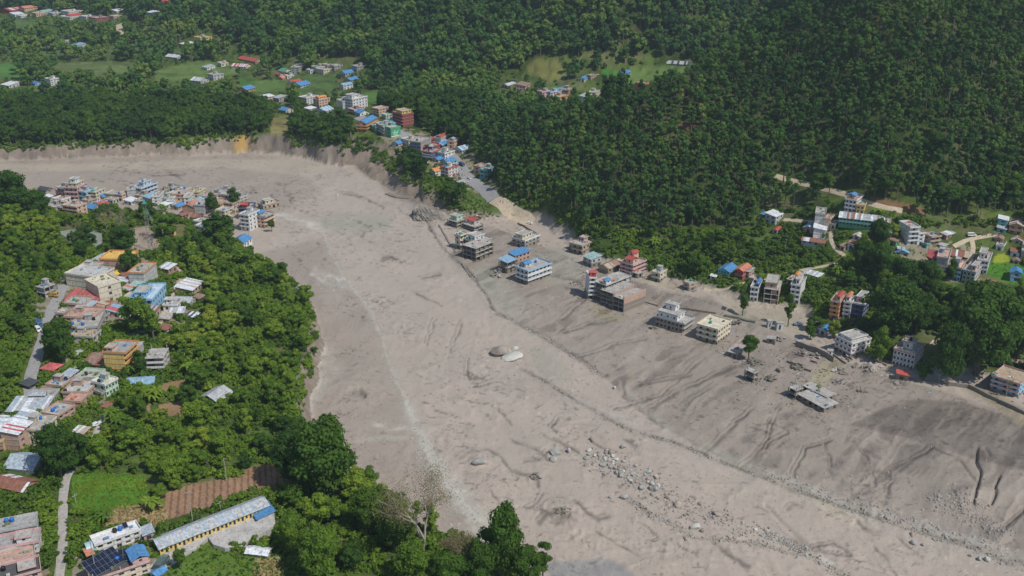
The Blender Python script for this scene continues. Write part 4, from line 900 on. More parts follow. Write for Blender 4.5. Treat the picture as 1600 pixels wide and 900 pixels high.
92,30 110,31.5 113,27 4 white n1 | low white far house under the red roof
125,29.5 135,31 138,27 4 white n1 | white far house right of the cluster
139,36 152,38 156,33 9 dred n4 b:L rail:white | dark red far block with white bands
171,29 178,30 181,26 4 pink n1 | pinkish far house near the bare track
175,20 183,21 186,18 3 white n1 roof:shed:white | far white roof above the bare track
111,74 121,76 124,72 4 lgrey n1 roof:shed:lblue | lone far house with pale blue roof among trees
71,132 80,134 85,130 9 white n3 | white three-floor house above the far bank wood
2,136 14,138 18,133 4 lgrey n1 roof:shed:white | far pale roof at the left edge above the wood
50,132 55,134 58,130 3 blue n1 roof:gable:blue | tiny blue hut above the far bank wood
249,6 257,7 260,4 3 tan n1 roof:gable:red | tiny red roof at the very top left
229,22 241,23.5 244,20 3 white n1 roof:shed:white long | far white strip roof near the top
104,67 107,68 109,65 3 lgrey n1 | tiny far hut among trees at left
784,138 793,139 799,134 5 grey n1 roof:gable:grey:white | grey tin-roofed house at the left of the gap village
806,142 821,143 829,138 8 pink n2 roof:shed:brown | long pinkish house in the gap between hills
839,152 847,154 851,149 9 pink n2 | pink house with white bands in the gap village
853,151 860,153 864,147 8 pblue n2 | pale blue house in the gap village
862,146 872,148 875,143 6 lgrey n1 roof:gable:blue | blue-roofed house in the gap village
874,148 888,149 892,144 7 brick n2 | wide brick house in the gap village
859,159 873,161 877,155 8 orange n2 b:L rail:orange | orange house, nearest of the gap village
905,159 915,160 920,155 8 white n2 roof:shed:grey | white house at the right of the gap village
918,152 930,153 934,148 7 cream n2 | cream house with dark roof at right of the gap village
903,128 913,129 917,125 6 white n1 roof:gable:blue | white house with blue roof above the gap village
917,124 923,125 926,121 6 tan n2 | small tan house next to the blue roof
993,136 1001,138 1004,134 6 salmon n1 | little salmon shrine on the green slope
1040,102 1078,104 1081,100 3 grey n1 roof:gable:grey:dark long | long dark grey roof high in the gap
966,116 973,118 976,114 4 white n1 roof:gable:blue | tiny blue roof in the gap fields
104,313 124,314 140,306 20 pink n3 b:L rail:pink top:.1:.8:.1:.8:2.6:cream top:.2:.6:.25:.65:5.5:white | large stepped pink house of the buried village
92,311 104,313 108,308 18 lgrey n3 b:L rail:dred | grey and red banded house left of the stepped pink one
88,307 93,308.5 96,305 10 pink n2 | small pink house at the left end of the buried row
124,313 137,315 142,309 14 blue n2 b:L rail:blue | bright blue house in the buried row
142,313 152,315 166,309 14 cream n3 b:L rail:cream | cream house with grey end wall in the buried row
152,312 163,313 167,309 5 tan n1 roof:gable:blue | low blue roof in front of the cream buried house
165,311 182,313 188,307 8 cream n2 | long yellowish house in the buried village
193,308 200,312 213,311 14 lgrey n3 R0 L1 | grey end-walled house with pink front in the buried village
207,305 222,307 246,298 12 pblue n2 b:LR rail:pblue top:.3:.8:.2:.7:2.8:pblue tank:blue:.45:.5:2.9 | large terraced pale blue house at the water's edge
212,313 226,315 232,309 7 tan n1 | tan house below the terraced pale blue one
224,319 238,321 245,314 10 grey n2 roof:shed:lblue | grey house with light blue roof beside the pylon
240,321 250,322 257,314 14 white n3 | white house with stairs right of the pylon
101,338 123,341 130,334 17 peach n3 b:L rail:peach L3 | peach house with red balconies in front of the buried row
128,330 146,333 150,326 7 grey n1 roof:gable:blue long | long blue roof right of the peach house
147,323 157,324.5 161,319 4 tan n1 roof:gable:red | flat red roof behind the long blue roof
83,317 97,319.5 100,313 6 white n1 | white and blue low house at left end of buried village
75,326 85,329 90,323 5 grey n1 nop | grey low ruin at left end of buried village
59,298 72,300.5 76,296 3 mud n1 roof:gable:dark m2 | sunken dark roof alone at the far left of the mud
88,329 100,331 103,325 6 tan n1 nop | tan walled yard house left of the peach house
257,300 270,302.5 275,297 7 grey n2 m2 | weathered grey house on the river side of the village
270,313 289,314 293,307 9 peach n2 R0 | wide tan brick house mid village
289,318 297,319 303,312 10 white n2 | white rounded house mid village
263,322 270,323 275,317 9 white n2 | small white and pink house left of the brick one
302,308 312,309 321,303 8 cream n2 rt:yellow | house with pale yellow wall at the river side
316,313 330,315 334,309 6 pink n1 | low pink house behind the long blue roof
343,308 355,310 369,301 8 grey n2 m3 f | collapsed grey frame house at the river edge
345,316 358,318 376,310 12 lgrey n2 R0 | plain grey house right of the collapsed frame
305,321 322,323 333,317 6 lgrey n1 roof:shed:lblue:teal | long pale blue roof mid village
305,335 321,336 331,328 14 lgrey n2 L0 | grey-white blank walled house mid village
286,334 304,335 307,327 11 brick n2 roof:gable:salmon:brown L0 | brick house with reddish roof mid village
268,327 279,328.5 283,323 5 tan n1 roof:gable:blue | small blue roof in front of the brick village house
250,316 262,318 266,312 6 lgreen n1 | low pale green house left in the village
331,328 345,329 352,321 9 pbrick n2 rt:tan | tan brick ruin right in the village
338,338 352,340 356,333 9 cream n2 | cream house lowest in the tan group
289,342 308,344 314,338 4 brown n1 roof:gable:brown:rust long | low brown sheds behind the trees
303,353 317,356 324,351 7 white n1 | white walled house by the trees
307,362 320,365 341,356 9 white n2 long | long white house half hidden behind trees
374,342 390,343 396,335 17 navy n3 b:L rail:dred top:.1:.5:.2:.8:2:dred:red | navy and dark red house at the right end
377,359 391,361 395,351 24 white n4 b:L rail:white L2 | white tower with rounded balconies at the wood's edge
405,350 414,357 429,350 17 peach n3 b:R rail:peach m1 L3 par:grey top:.1:.6:.4:.9:2:grey:blue | peach balconied house standing last above the mud
397,345 403,346 407,341 11 pink n2 b:L rail:red | narrow pink house between the navy and peach ones
405,325 412,329 438,323 7 tan n1 m1 top:.2:.7:.2:.8:2.4:cream tank:blue:.1:.6 | tan house sunk to its top floor at the village end
361,386 382,388 385,379 9 white n1 roof:gable:blue | white hut with bright blue roof inside the wood
256,367 266,369 268,364 6 yellow n1 roof:gable:salmon | tiny yellow hut with a red-brown roof near the pylon
159,428 203,429 206,415 22 pbrick n3 L0 par:orange rt:gold | big brick house with bright orange parapet
147,420 160,422 164,415 6 tan n1 roof:gable:orange | bright orange tent roof left of the brick house
146,413 158,414 164,405 6 lgrey n1 roof:shed:grey | grey curved roof behind the orange tent
120,436 148,437 152,425 14 pblue n2 trim:pink L5 tank:white:.3:.4 tank:white:.5:.4 | pale blue house with white roof tanks
106,452 154,459 159,441 24 cream n3 L0 R0 rt:lgrey bare | huge blank cream wall house, upper one
152,461 158,477 192,467 27 cream n3 L0 R1 bare rt:cream | tall cream wall house with two windows, lower one
168,435 180,437 184,430 6 cream n1 roof:gable:yellow | small bright yellow roof in the left village
181,437 197,438 201,430 5 dred n1 roof:gable:rust | dark red roof right of the yellow roof
159,446 172,448 176,439 6 brick n1 roof:gable:salmon | salmon tent roof beside the cream wall
173,449 194,450 198,441 6 lgrey n1 roof:shed:grey:white | grey sheet roof below the dark red roof
203,447 227,448 232,431 20 lgrey n3 L0 R0 par:orange bare | plain grey end wall right of the brick house
202,453 220,455 225,447 6 lgrey n1 roof:shed:teal | dull teal sheet roof above the blue house
193,473 211,474 215,465 6 cream n1 | low cream terrace left of the blue house
204,487 241,487 247,463 19 blue n2 L3 par:blue rt:pblue b:L rail:pblue top:.1:.55:.3:.8:2.6:blue tank:green:.9:.9 | sky blue terraced house of the left village
101,477 153,480 156,467 9 brick n2 roof:shed:pink:rust long L0 | long house with pinkish red roof along the road
101,487 132,489 136,477 12 pbrick n2 L0 tank:green:.5:.7 | bare brick house beside the left road
122,491 140,492 143,481 10 pbrick n2 roof:shed:bgrey | brick house with grey tin roof among the red roofs
103,508 146,510 150,494 12 pbrick n2 rt:pbrick | wide pink brick terraces beside the road
124,526 151,524 157,500 12 grey n2 b:R rail:grey tank:blue:.2:.8 tank:black:.5:.3 | weathered grey house with blue and black tanks
103,519 122,522 125,509 9 tan n2 | tan terrace house at the roadside
111,534 146,536 151,525 8 lgrey n1 rt:tan | lowest beige terrace above the green garden
167,495 186,497 190,487 8 pink n1 roof:shed:lblue:pink | pink hut with a blue sheet below the cream wall
160,486 205,486 208,478 5 brown n1 roof:shed:brown:rust long | brown rusty roof strip under the cream wall
205,500 238,502 242,490 8 tan n1 roof:shed:rust:grey | jumbled rusty roofs below the blue house
59,464 72,467 76,457 16 lgrey n2 f nop | unfinished white concrete house across the left road
249,425 264,428 266,420 7 brick n1 roof:shed:white:grey | small brick hut with whitish tin roof by the curved path
275,460 301,462 304,447 8 pbrick n1 roof:shed:white:tan:grey | brick house with half white tin roof by the track
256,487 278,487 284,477 9 white n1 top:.3:.6:.5:.9:2:white | small white house beside the sandy track
270,478 297,479 301,470 6 lgrey n1 roof:gable:grey:white:blue | grey and blue tin roofs behind the white house
250,504 265,504 269,495 5 tan n1 roof:shed:tan:grey | pale tan roof at the track, lower one
266,495 287,494 290,487 5 lgrey n1 roof:shed:grey:white | grey tin roof at the track, middle one
303,471 313,472 316,466 5 brown n1 roof:shed:brown | tiny brown hut inside the left wood
290,498 305,500 308,494 4 dark n1 roof:shed:dark:white | dark tarpaulin shelter at the wood edge
249,521 261,522 263,514 6 cream n1 roof:shed:rust | small hut with a rust-brown roof below the track
166,583 198,585 212,566 32 yellow n4 L0 R4 b:R rail:orange trim:orange rt:grey top:.05:.35:.55:.85:2:peach tank:teal:.7:.8 | tall yellow house with orange balconies and grey end wall
205,562 218,565 226,552 18 lgrey n2 L0 R0 bare nop | plain grey block behind the tall yellow house
130,575 165,577 170,563 6 brick n1 roof:shed:rust:brown | rust-brown sheet roof left of the yellow house
231,582 259,581 264,567 23 tan n3 f b:L nop bare rail:white | unfinished concrete house with open floors at the wood
199,607 240,604 247,592 5 lgrey n1 roof:gable:lblue L6 | low house under a bright light blue gable roof
147,615 167,621 181,609 18 lgreen n2 par:white rt:cream R4 trim:white | white and mint house with beige roof terrace
122,601 151,603 164,590 11 lgreen n2 R3 par:lgreen | mint green edged house behind the beige roof terrace
98,598 108,601 124,589 10 pink n2 roof:shed:bgrey R3 | pink house with grey sheet roof
122,608 140,609 147,598 8 lgrey n1 L0 bare | grey concrete block left of the mint house
144,616 160,622 166,610 6 grey n1 bare | low grey concrete annex below the mint house
74,610 98,613 102,599 8 pbrick n1 tank:black:.8:.3 | pink brick house left in the lower village
100,626 138,627 150,608 12 pbrick n2 L0 rt:lgrey tank:black:.05:.9 | brick house with plants along its roof edge
103,640 128,641 140,627 12 pbrick n1 L0 bare rt:pbrick | bare pink brick walls in the lower village
45,633 84,632 100,619 9 lgrey n1 R4 top:.0:.4:.3:.9:1.6:brick:bgrey | grey terrace house with small tin roofed room
12,650 70,650 84,632 7 brown n1 roof:shed:bgrey:grey:white long | long blue-grey tin roofs in two tones
68,659 93,664 108,645 13 pbrick n2 R3 | brick roof terrace house with dark windows
18,668 47,671 60,652 7 lgrey n1 roof:shed:bgrey:white | wide pale tin roof above the cream house
-12,676 5,680 21,654 5 lgrey n1 roof:shed:white:bgrey | pale tin roof cut by the left edge
6,703 33,705 38,684 26 pbrick n3 L0 roof:shed:white:pink | brick walled house with small white tin roof
34,692 68,695 80,673 21 cream n2 L5 R3 trim:cream par:cream tank:blue:.8:.6 | cream yellow house with blue roof tank
-14,706 8,704 13,692 15 yellow n3 b:L rail:brick | brown and yellow balconied house at left edge
114,681 131,684 134,675 6 brick n1 roof:shed:white:tan | small shed with whitish sheets below the trees
8,737 52,741 67,716 7 lgrey n1 roof:gable:bgrey L0 R0 | large blue-grey tin hall at the left edge
-12,762 36,772 50,752 4 brick n1 roof:gable:rust:rust:white | rusty red roof with pale strips at left edge
66,581 84,584 91,575 6 gold n1 roof:hip:pink | small red pavilion roof beside the lawn
33,606 46,609 51,599 5 dark n1 roof:shed:dark | dark tarpaulin roof beside the left road
-20,832 -12,848 59,834 13 lgrey n2 par:lgrey rt:grey tank:blue:.33:.75 tank:blue:.45:.75 bare | concrete row house with two blue tanks, farthest in bottom left corner
-18,856 -12,874 63,860 13 white n2 par:pink rt:grey L0 top:.55:.85:.1:.6:2:white | weedy roofed house with pinkish red parapet in bottom left corner
-16,880 -12,900 57,882 11 pbrick n2 rt:pbrick par:lgrey bare | pink brick roofed house in bottom left corner
-16,908 -12,930 67,908 16 pink n2 par:pink rt:dark top:.6:.9:.2:.7:1:dark | dark roofed house with pink walls, nearest bottom left corner
141,857 152,868 222,843 15 white n2 R5 L1 rt:white par:white tank:blue:.62:.7 tank:black:.5:.7 bare long | long white house with arched porch and blue roof tank
134,906 147,925 236,894 16 cream n2 R5 trim:pink par:pink rt:dark bare top:.72:1:.05:.9:2:pink:blue tank:blue:.52:.8 long | cream and pink house with solar panels on its roof
221,834 226,846 238,842 9 pink n1 roof:shed:bgrey | small pink house with blue-grey roof
241,852 251,868 420,800 11 yellow n1 R26 L1 doors roof:gable:grey:bgrey long | very long yellow and white school with grey tin roof
394,809 404,824 430,815 13 lgrey n1 roof:shed:blue R0 L1 | bright blue roofed room at the school's right end
385,869 418,873 434,864 6 tan n1 roof:gable:white L0 | white tin-roofed shed below the school yard
240,899 246,904 260,894 4 lgrey n1 roof:gable:blue | small blue roof at the bottom edge
312,625 340,632 346,612 4 brown n1 roof:gable:grey | grey tin-roofed hut alone in the wood
129,320 139,322 143,317 7 tan n2 | small tan house below the bright blue village house
166,318 177,319.5 181,315 6 lgrey n1 rt:tan | light grey house below the long yellowish one
183,313 192,314 196,308 9 peach n2 b:L rail:peach | peach house between the yellowish and grey-ended ones
194,320 206,321.5 210,316 6 lgrey n1 roof:shed:white | whitish low roof below the grey-ended house
211,320 221,321 225,315 6 cream n2 | cream house left of the light blue roof
246,306 256,307 260,302 7 tan n1 tank:black:.5:.5 | tan roof with black tank beside the terraced pale blue house
262,309 269,310 273,305 6 pblue n1 | small pale blue house at the village's water side
277,304 288,305.5 292,300 7 cream n1 m1 tank:blue:.6:.5 | cream house with blue tank at the water side
290,308 299,309 303,304 6 grey n1 | grey house behind the white rounded one
296,326 304,327 308,322 6 cream n1 rt:cream | small cream house left of the long pale blue roof
312,319 322,320 326,315 5 tan n1 rt:tan | tan terrace behind the long pale blue roof
326,319 338,320.5 343,314 7 pbrick n2 | brick house between the pink and plain grey ones
335,304 342,305 346,301 6 lgrey n1 m1 | light grey house left of the collapsed frame
352,326 364,327.5 369,321 8 tan n2 | tan house below the plain grey one
357,335 368,336.5 373,331 7 cream n1 rt:tan | cream house left of the navy one
366,316 376,317.5 381,312 7 lgrey n2 m1 | grey house right of the plain grey one, by the water
250,326 259,327.5 263,322 6 lgrey n1 roof:shed:white | small whitish roof right of the village mast
276,341 285,342.5 289,337 5 tan n1 roof:gable:rust | low rusty roof below the brick village house
320,346 332,348 337,342 7 pbrick n2 | brick house above the long white one
100,325 112,326 116,321 5 lgrey n1 rt:lgrey | low grey house in front of the stepped pink one
66,312 74,313.5 78,309 4 white n1 roof:shed:white | white low roof at the far left of the village
150,321 160,322 164,318 4 pblue n1 | pale little house behind the flat red roof
113,492 130,493 134,486 6 lgrey n1 rt:grey | low grey terrace under the bare brick roadside house
146,488 160,489 163,481 7 tan n1 roof:shed:rust:tan | rusty sheet house left of the brown roof strip
150,502 163,503 167,496 6 grey n1 rt:tan | grey terrace left of the pink hut
186,505 200,506 204,498 6 pbrick n1 roof:shed:brown:grey | brown patched roof right of the pink hut
88,497 100,498 103,490 7 tan n1 rt:lgrey | low roadside house left of the pink brick terraces
140,437 150,438 153,431 6 pink n1 roof:shed:red | small red roofed room beside the white tanks
190,458 203,459 207,452 5 tan n1 roof:shed:salmon:grey | salmon and grey roof left of the teal sheet
112,556 122,558 127,552 4 tan n1 roof:shed:grey | small grey shed beside the lawn
160,640 170,642 175,636 5 tan n1 roof:shed:rust | small rusty shed below the mint house
60,618 72,620 77,613 6 brick n1 roof:shed:brown | brown-roofed brick house left of the pink brick one
1112,436 1118,437 1121,433 4 white n1 roof:shed:white | little white shed left of the teal house
1346,384 1356,386 1361,380 5 lgrey n1 roof:gable:rust | rusty roof among trees below the beige one
1402,395 1412,396 1416,391 5 lgreen n1 roof:shed:grey:white | pale green shed below the tall modern house
1466,388 1474,390 1478,385 5 lgrey n1 roof:shed:grey | grey shed right of the teal room
1584,412 1592,413 1596,408 5 tan n1 roof:gable:brown | brown roof hut at the upper edge of the green field
"""
WALLC["salmon"] = (.62, .26, .18)
for ln in BUILDINGS.strip().splitlines():
    if "skip" in ln: continue
    try: building(ln)
    except Exception as ex_: print("BUILD FAIL", ln, repr(ex_)); raise
print("buildings", NB_, "objects", len(bpy.data.objects))
# ------------------------------------------------------------------ vegetation
def ico():
    bm = bmesh.new(); bmesh.ops.create_icosphere(bm, subdivisions=1, radius=1); v = np.array([x.co[:] for x in bm.verts]); f = [[x.index for x in y.verts] for y in bm.faces]; bm.free(); return v, f
ICO_V, ICO_F = ico()
def crown_mesh(name, R, H, z0, nb, nq, leaf, seed, material, flat=.8, taper=0.0, core=.78):
    r = np.random.default_rng(seed); V = []; F = []; n0 = 0
    blobs = []
    for i in range(nb):
        a = r.uniform(0, 2 * math.pi); rr = R * math.sqrt(r.uniform(0, 1)) * .68; zz = r.uniform(-.5, .5) * H
        k = 1 - taper * (zz / H + .5); rad = R * r.uniform(.28, .46) * (1 - .35 * rr / R)
        edge = math.sqrt(max(0.05, 1 - (zz / (H * .62)) ** 2)); blobs.append((rr * math.cos(a) * edge * k, rr * math.sin(a) * edge * k, z0 + zz, rad))
    w = np.array([b[3] ** 2 for b in blobs]); w /= w.sum()
    for i in range(nq):
        bx, by, bz, br = blobs[r.choice(nb, p=w)]
        d = r.normal(size=3); d[2] = d[2] * .8 + .35; d /= np.linalg.norm(d)
        c = np.array([bx, by, bz]) + d * br * r.uniform(.8, 1.12) * np.array([1, 1, flat])
        nrm = d + r.normal(size=3) * .45; nrm[2] += .25; nrm /= np.linalg.norm(nrm)
        t = np.cross(nrm, r.normal(size=3)); t /= np.linalg.norm(t) + 1e-9; b2 = np.cross(nrm, t)
        s = leaf * r.uniform(.6, 1.35); s2 = s * r.uniform(.45, .9)
        V += [c - t * s, c + b2 * s2 - nrm * .12 * s, c + t * s, c - b2 * s2 - nrm * .12 * s]; F.append((n0, n0 + 1, n0 + 2, n0 + 3)); n0 += 4
    for (bx, by, bz, br) in blobs:
        pv = ICO_V * br * core * np.array([1, 1, flat]) + np.array([bx, by, bz]); pv = pv * (1 + .12 * (r.random((len(pv), 1)) - .5))
        V += list(pv); F += [tuple(n0 + k for k in f) for f in ICO_F]; n0 += len(pv)
    me = bpy.data.meshes.new(name); me.from_pydata([tuple(v) for v in V], [], F); me.materials.append(material); me.update(); return me, blobs
def tube(V, F, p0, p1, r0, r1, n=6):
    p0 = Vector(p0); p1 = Vector(p1); d = (p1 - p0).normalized(); a = d.orthogonal().normalized(); b = d.cross(a); k = len(V)
    for p, r_ in ((p0, r0), (p1, r1)):
        for i in range(n):
            t = 2 * math.pi * i / n; V.append(tuple(p + (a * math.cos(t) + b * math.sin(t)) * r_))
    for i in range(n): F.append((k + i, k + (i + 1) % n, k + n + (i + 1) % n, k + n + i))
    F.append(tuple(k + n + i for i in range(n)))
def trunk_mesh(name, h, r0, blobs, material, nl=5):
    V, F = [], []; fork = Vector((0, 0, h * .45)); tube(V, F, (0, 0, -1.0), fork, r0, r0 * .65, 7); tube(V, F, fork, (0, 0, h * .8), r0 * .65, r0 * .3, 6)
    for b in blobs[:nl]: tube(V, F, fork + Vector((0, 0, random.uniform(-.1, .15) * h)), (b[0] * .9, b[1] * .9, b[2]), r0 * .4, r0 * .12, 5)
    me = bpy.data.meshes.new(name); me.from_pydata(V, [], F); me.materials.append(material); me.update(); return me
# kinds: crown radius R at scale 1, total height
def kind(nm, R, H, ht, nb, nq, leaf, seed, material, **kw):
    c, bl = crown_mesh(nm + "_crown", R, H, ht - H * .55, nb, nq, leaf, seed, material, **kw); t = trunk_mesh(nm + "_trunk", ht - H * .6 + H * .3, R * .07 + .08, bl, BARK); return (c, t, R, ht)
NEAR = [kind("broad", 4.6, 6.5, 9.5, 20, 2300, .31, 100 + i, LEAF) for i in range(4)] + [kind("spread", 5.4, 4.2, 8.5, 22, 2300, .33, 200 + i, LEAF, flat=.55) for i in range(2)] + \
       [kind("tall", 3.3, 8.5, 12.5, 18, 1900, .29, 300 + i, LEAF, taper=.35) for i in range(2)]
HILL = [kind("hill", 2.9, 5.2, 10.5, 8, 330, .40, 400 + i, LEAF_HILL, taper=.25) for i in range(4)]
FAR = [kind("far", 4.2, 5.0, 8.5, 8, 170, .85, 500 + i, LEAF_HILL) for i in range(3)]
MID = [kind("mid", 4.0, 5.5, 9.0, 12, 760, .40, 520 + i, LEAF) for i in range(3)]
BUSH = [kind("bush", 1.5, 1.6, 1.5, 7, 190, .26, 600 + i, LEAF, core=.7) for i in range(4)]

NOTREE = [f[0] for f in FIELDS if len(f[0]) != 8 or f[0][0] != (-60,60)] + [
 # villages and clearings (bases of trees kept out)
 [(45,470),(70,440),(110,425),(140,395),(230,395),(300,440),(310,500),(245,520),(235,545),(275,560),(270,600),(190,640),(150,680),(80,700),(-60,710),(-60,620),(60,600),(110,575),(75,545),(55,510)],
 [(-60,800),(60,790),(70,860),(90,920),(-60,920)], [(72,740),(118,735),(115,790),(118,930),(72,930)],
 [(118,830),(140,820),(200,800),(245,830),(400,765),(440,790),(440,870),(380,880),(320,860),(260,930),(110,930)],
 [(0,705),(75,700),(75,765),(0,770)], [(70,285),(440,285),(440,365),(330,362),(250,352),(200,352),(130,352),(80,340)],
 [(520,165),(560,160),(640,190),(705,222),(725,240),(765,285),(800,312),(835,350),(800,350),(770,330),(715,290),(690,262),(600,222),(540,185)],
 [(1180,440),(1330,480),(1345,520),(1400,570),(1240,560),(1150,500)], [(1290,395),(1290,455),(1250,470),(1180,430),(1120,405),(1170,405),(1240,420)],
 [(1270,330),(1300,335),(1300,370),(1265,375)], [(1310,325),(1350,325),(1400,345),(1400,360),(1310,352)],
 [(1405,355),(1600,355),(1600,470),(1560,470),(1480,450),(1445,420),(1400,400)], [(1530,570),(1620,590),(1620,660),(1530,620)],
 [(90,355),(160,360),(160,390),(90,380)]]
ROADS = []   # filled below: (points px, width m, material, name)
ROADS_PX = [
 ("road", [(52,640),(45,600),(55,565),(62,545),(70,520),(78,490),(92,462),(100,445)], 6.0, "asphalt", "worn grey asphalt road curving past the left village"),
 ("footpath", [(90,930),(92,900),(98,860),(98,820),(98,780),(102,750),(110,735)], 3.6, "concrete", "pale concrete lane running up from the bottom left corner"),
 ("footpath", [(150,678),(158,655),(175,635)], 2.6, "concrete", "short concrete lane leading up between trees"),
 ("road", [(560,183),(600,200),(640,215),(672,222),(697,238),(715,255),(728,275),(750,292),(772,312)], 9.5, "asphalt", "grey asphalt highway coming down through the roadside village"),
 ("road", [(772,312),(795,330),(815,343),(830,350)], 9.0, "sand", "sandy end of the highway where mud has covered it"),
 ("dirt_track", [(250,512),(253,495),(262,478),(272,462),(276,448),(285,436)], 3.4, "sand", "sandy track between the houses and the wood"),
 ("dirt_track", [(285,428),(278,418),(262,412),(252,411)], 2.2, "concrete", "curved grey path through shrubs above the village"),
 ("dirt_track", [(1212,275),(1235,282),(1268,290),(1300,298),(1325,305),(1350,316),(1380,325),(1410,330)], 3.5, "sand", "sandy track climbing across the right hillside"),
 ("dirt_track", [(1224,343),(1245,344),(1270,347),(1300,350)], 3.0, "sand", "pale track leading to the grey block house"),
 ("dirt_track", [(1300,355),(1297,372),(1302,385),(1312,395),(1325,402)], 2.6, "sand", "narrow sandy path winding down among trees"),
 ("dirt_track", [(1490,385),(1505,377),(1520,372),(1545,368),(1560,366)], 3.0, "sand", "sandy lane where people stand beside a white van"),
 ("dirt_track", [(1518,373),(1522,385),(1520,395),(1514,410)], 3.0, "sand", "sandy lane running down past the pale blue house"),
 ("dirt_track", [(1100,452),(1140,450),(1180,440),(1220,428),(1260,420),(1310,412)], 2.4, "sand", "thin path along the foot of the right slope"),
 ("road", [(1455,534),(1480,540),(1530,552),(1600,568),(1660,580)], 6.0, "sand", "dusty road behind the big trees at the right"),
 ("dirt_track", [(186,38),(187,48),(190,54)], 8, "sand", "pale bare track on the far left slope"),
 ("courtyard", [(100,590),(128,568),(150,552)], 2.4, "concrete", "concrete path beside the small lawn")]
def densify(pts, step):
    out = []
    for i in range(len(pts) - 1):
        a = Vector(pts[i]); b = Vector(pts[i + 1]); n = max(1, int((b - a).length / step))
        for k in range(n): out.append(a.lerp(b, k / n))
    out.append(Vector(pts[-1])); return out
def smoothed(P, it=4):
    for _ in range(it): P = [P[0]] + [(P[i - 1] + P[i] * 2 + P[i + 1]) / 4 for i in range(1, len(P) - 1)] + [P[-1]]
    return P
RMAT = {"asphalt": mat("asphalt", (.31, .30, .29), .9, .2, .7, bump=.2), "concrete": mat("concrete_paving", (.40, .37, .33), .9, .22, .8, bump=.2), "sand": mat("sandy_dirt", (.50, .41, .29), .95, .2, .6, bump=.3)}
ROAD_LINES = []
for nm, px, w, mt, lab in ROADS_PX:
    g = [Vector(hit(*p)) for p in px]; P = smoothed(densify([tuple(p) for p in g], 1.5), 8); far = P[0].y > 590
    ROAD_LINES.append((np.array([tuple(p) for p in P]), w))
    V, F = [], []; nx = 7
    for i, p in enumerate(P):
        t = (P[min(i + 1, len(P) - 1)] - P[max(i - 1, 0)]).normalized(); s = Vector((-t.y, t.x))
        for k in range(nx):
            q_ = p + s * w * (k / (nx - 1) - .5) * (1 + .06 * math.sin(i * .7 + k)); V.append((q_.x, q_.y, float(height(q_.x, q_.y)) + (.10 if 0 < k < nx - 1 else -.1) + (.2 if far else 0)))
        if i:
            for k in range(nx - 1): a = (i - 1) * nx + k; F.append((a, a + 1, a + nx + 1, a + nx))
    tag(mesh_obj(nm, V, F, RMAT[mt], smooth=True), label=lab, kind="structure")
def road_dist(x, y):
    d = np.full(np.shape(x), 1e9)
    for P, w in ROAD_LINES: d = np.minimum(d, seg_dist(x, y, P[::3].tolist() + [P[-1].tolist()]) - w / 2)
    return d

def scatter(cell, y0, y1, seed):
    r = np.random.default_rng(seed); xs, ys = [], []; y = y0
    n = int((y1 - y0) / cell)
    for j in range(n):
        yy = y0 + j * cell; m = int(1.5 * yy / cell); xx = (np.arange(m) - m / 2) * cell
        xs.append(xx + r.uniform(-.45, .45, m) * cell); ys.append(np.full(m, yy) + r.uniform(-.45, .45, m) * cell)
    return np.concatenate(xs), np.concatenate(ys)
def footprints_clear(x, y, rad):
    ok = np.ones(len(x), bool)
    for (bx, by, br) in FOOT:
        ok &= (x - bx) ** 2 + (y - by) ** 2 > (br + rad) ** 2
    return ok
def masks(x, y, margin, rad, shrubs=False):
    z = height(x, y); u, v = project(x, y, z)
    ok = (gridval(SD, x, y) > margin) & (gridval(M, x, y) > (.80 if not shrubs else .45)) & (u > -260) & (u < 1860) & (v < 1080) & (v > -110)
    for p in (NOTREE[:len(FIELDS) - 1] + [NOTREE[-3], NOTREE[-1], [(236,886),(430,806),(430,838),(300,870),(244,906)], [(222,365),(190,360),(250,400)]] if shrubs else NOTREE): ok &= ~in_poly(u, v, p)
    ok &= road_dist(x, y) > rad * .6
    if FOOT: ok &= footprints_clear(x, y, rad * .55)
    return ok, u, v, z

TREES = []  # x y z scale tint yaw region
def region_of(u, v, x, y):
    reg = np.full(len(u), 3)                                  # 3 valley / mountain
    reg[(in_poly(u, v, [(735,262),(760,200),(880,178),(1000,140),(1330,-130),(1900,-130),(1900,330),(1450,345),(1340,320),(1200,330),(1150,400),(960,405),(840,345)])) & (y < 890)] = 1   # right hill
    reg[(u < 740) & (v < 330) & (v > 165)] = 2                # far bank wood
    reg[(v > 255) & (u < 560) & (y < 790)] = 0                # left bank
    reg[(v > 360)] = np.where(u[v > 360] < 900, 0, 4)         # 4 right village slope
    reg[(v > 320) & (u > 1150) & (reg != 1)] = 4
    return reg

def place_tree(c_me, t_me, loc, sc, tn, yw, name, label, group, cat="tree", szm=1.0):
    o = empty(name, loc, yw); o.scale = (sc, sc, sc * szm); tag(o, label, cat, group)
    c = bpy.data.objects.new("crown", c_me); COL.objects.link(c); c.parent = o; c["tint"] = float(tn)
    t = bpy.data.objects.new("trunk", t_me); COL.objects.link(t); t.parent = o
    return o
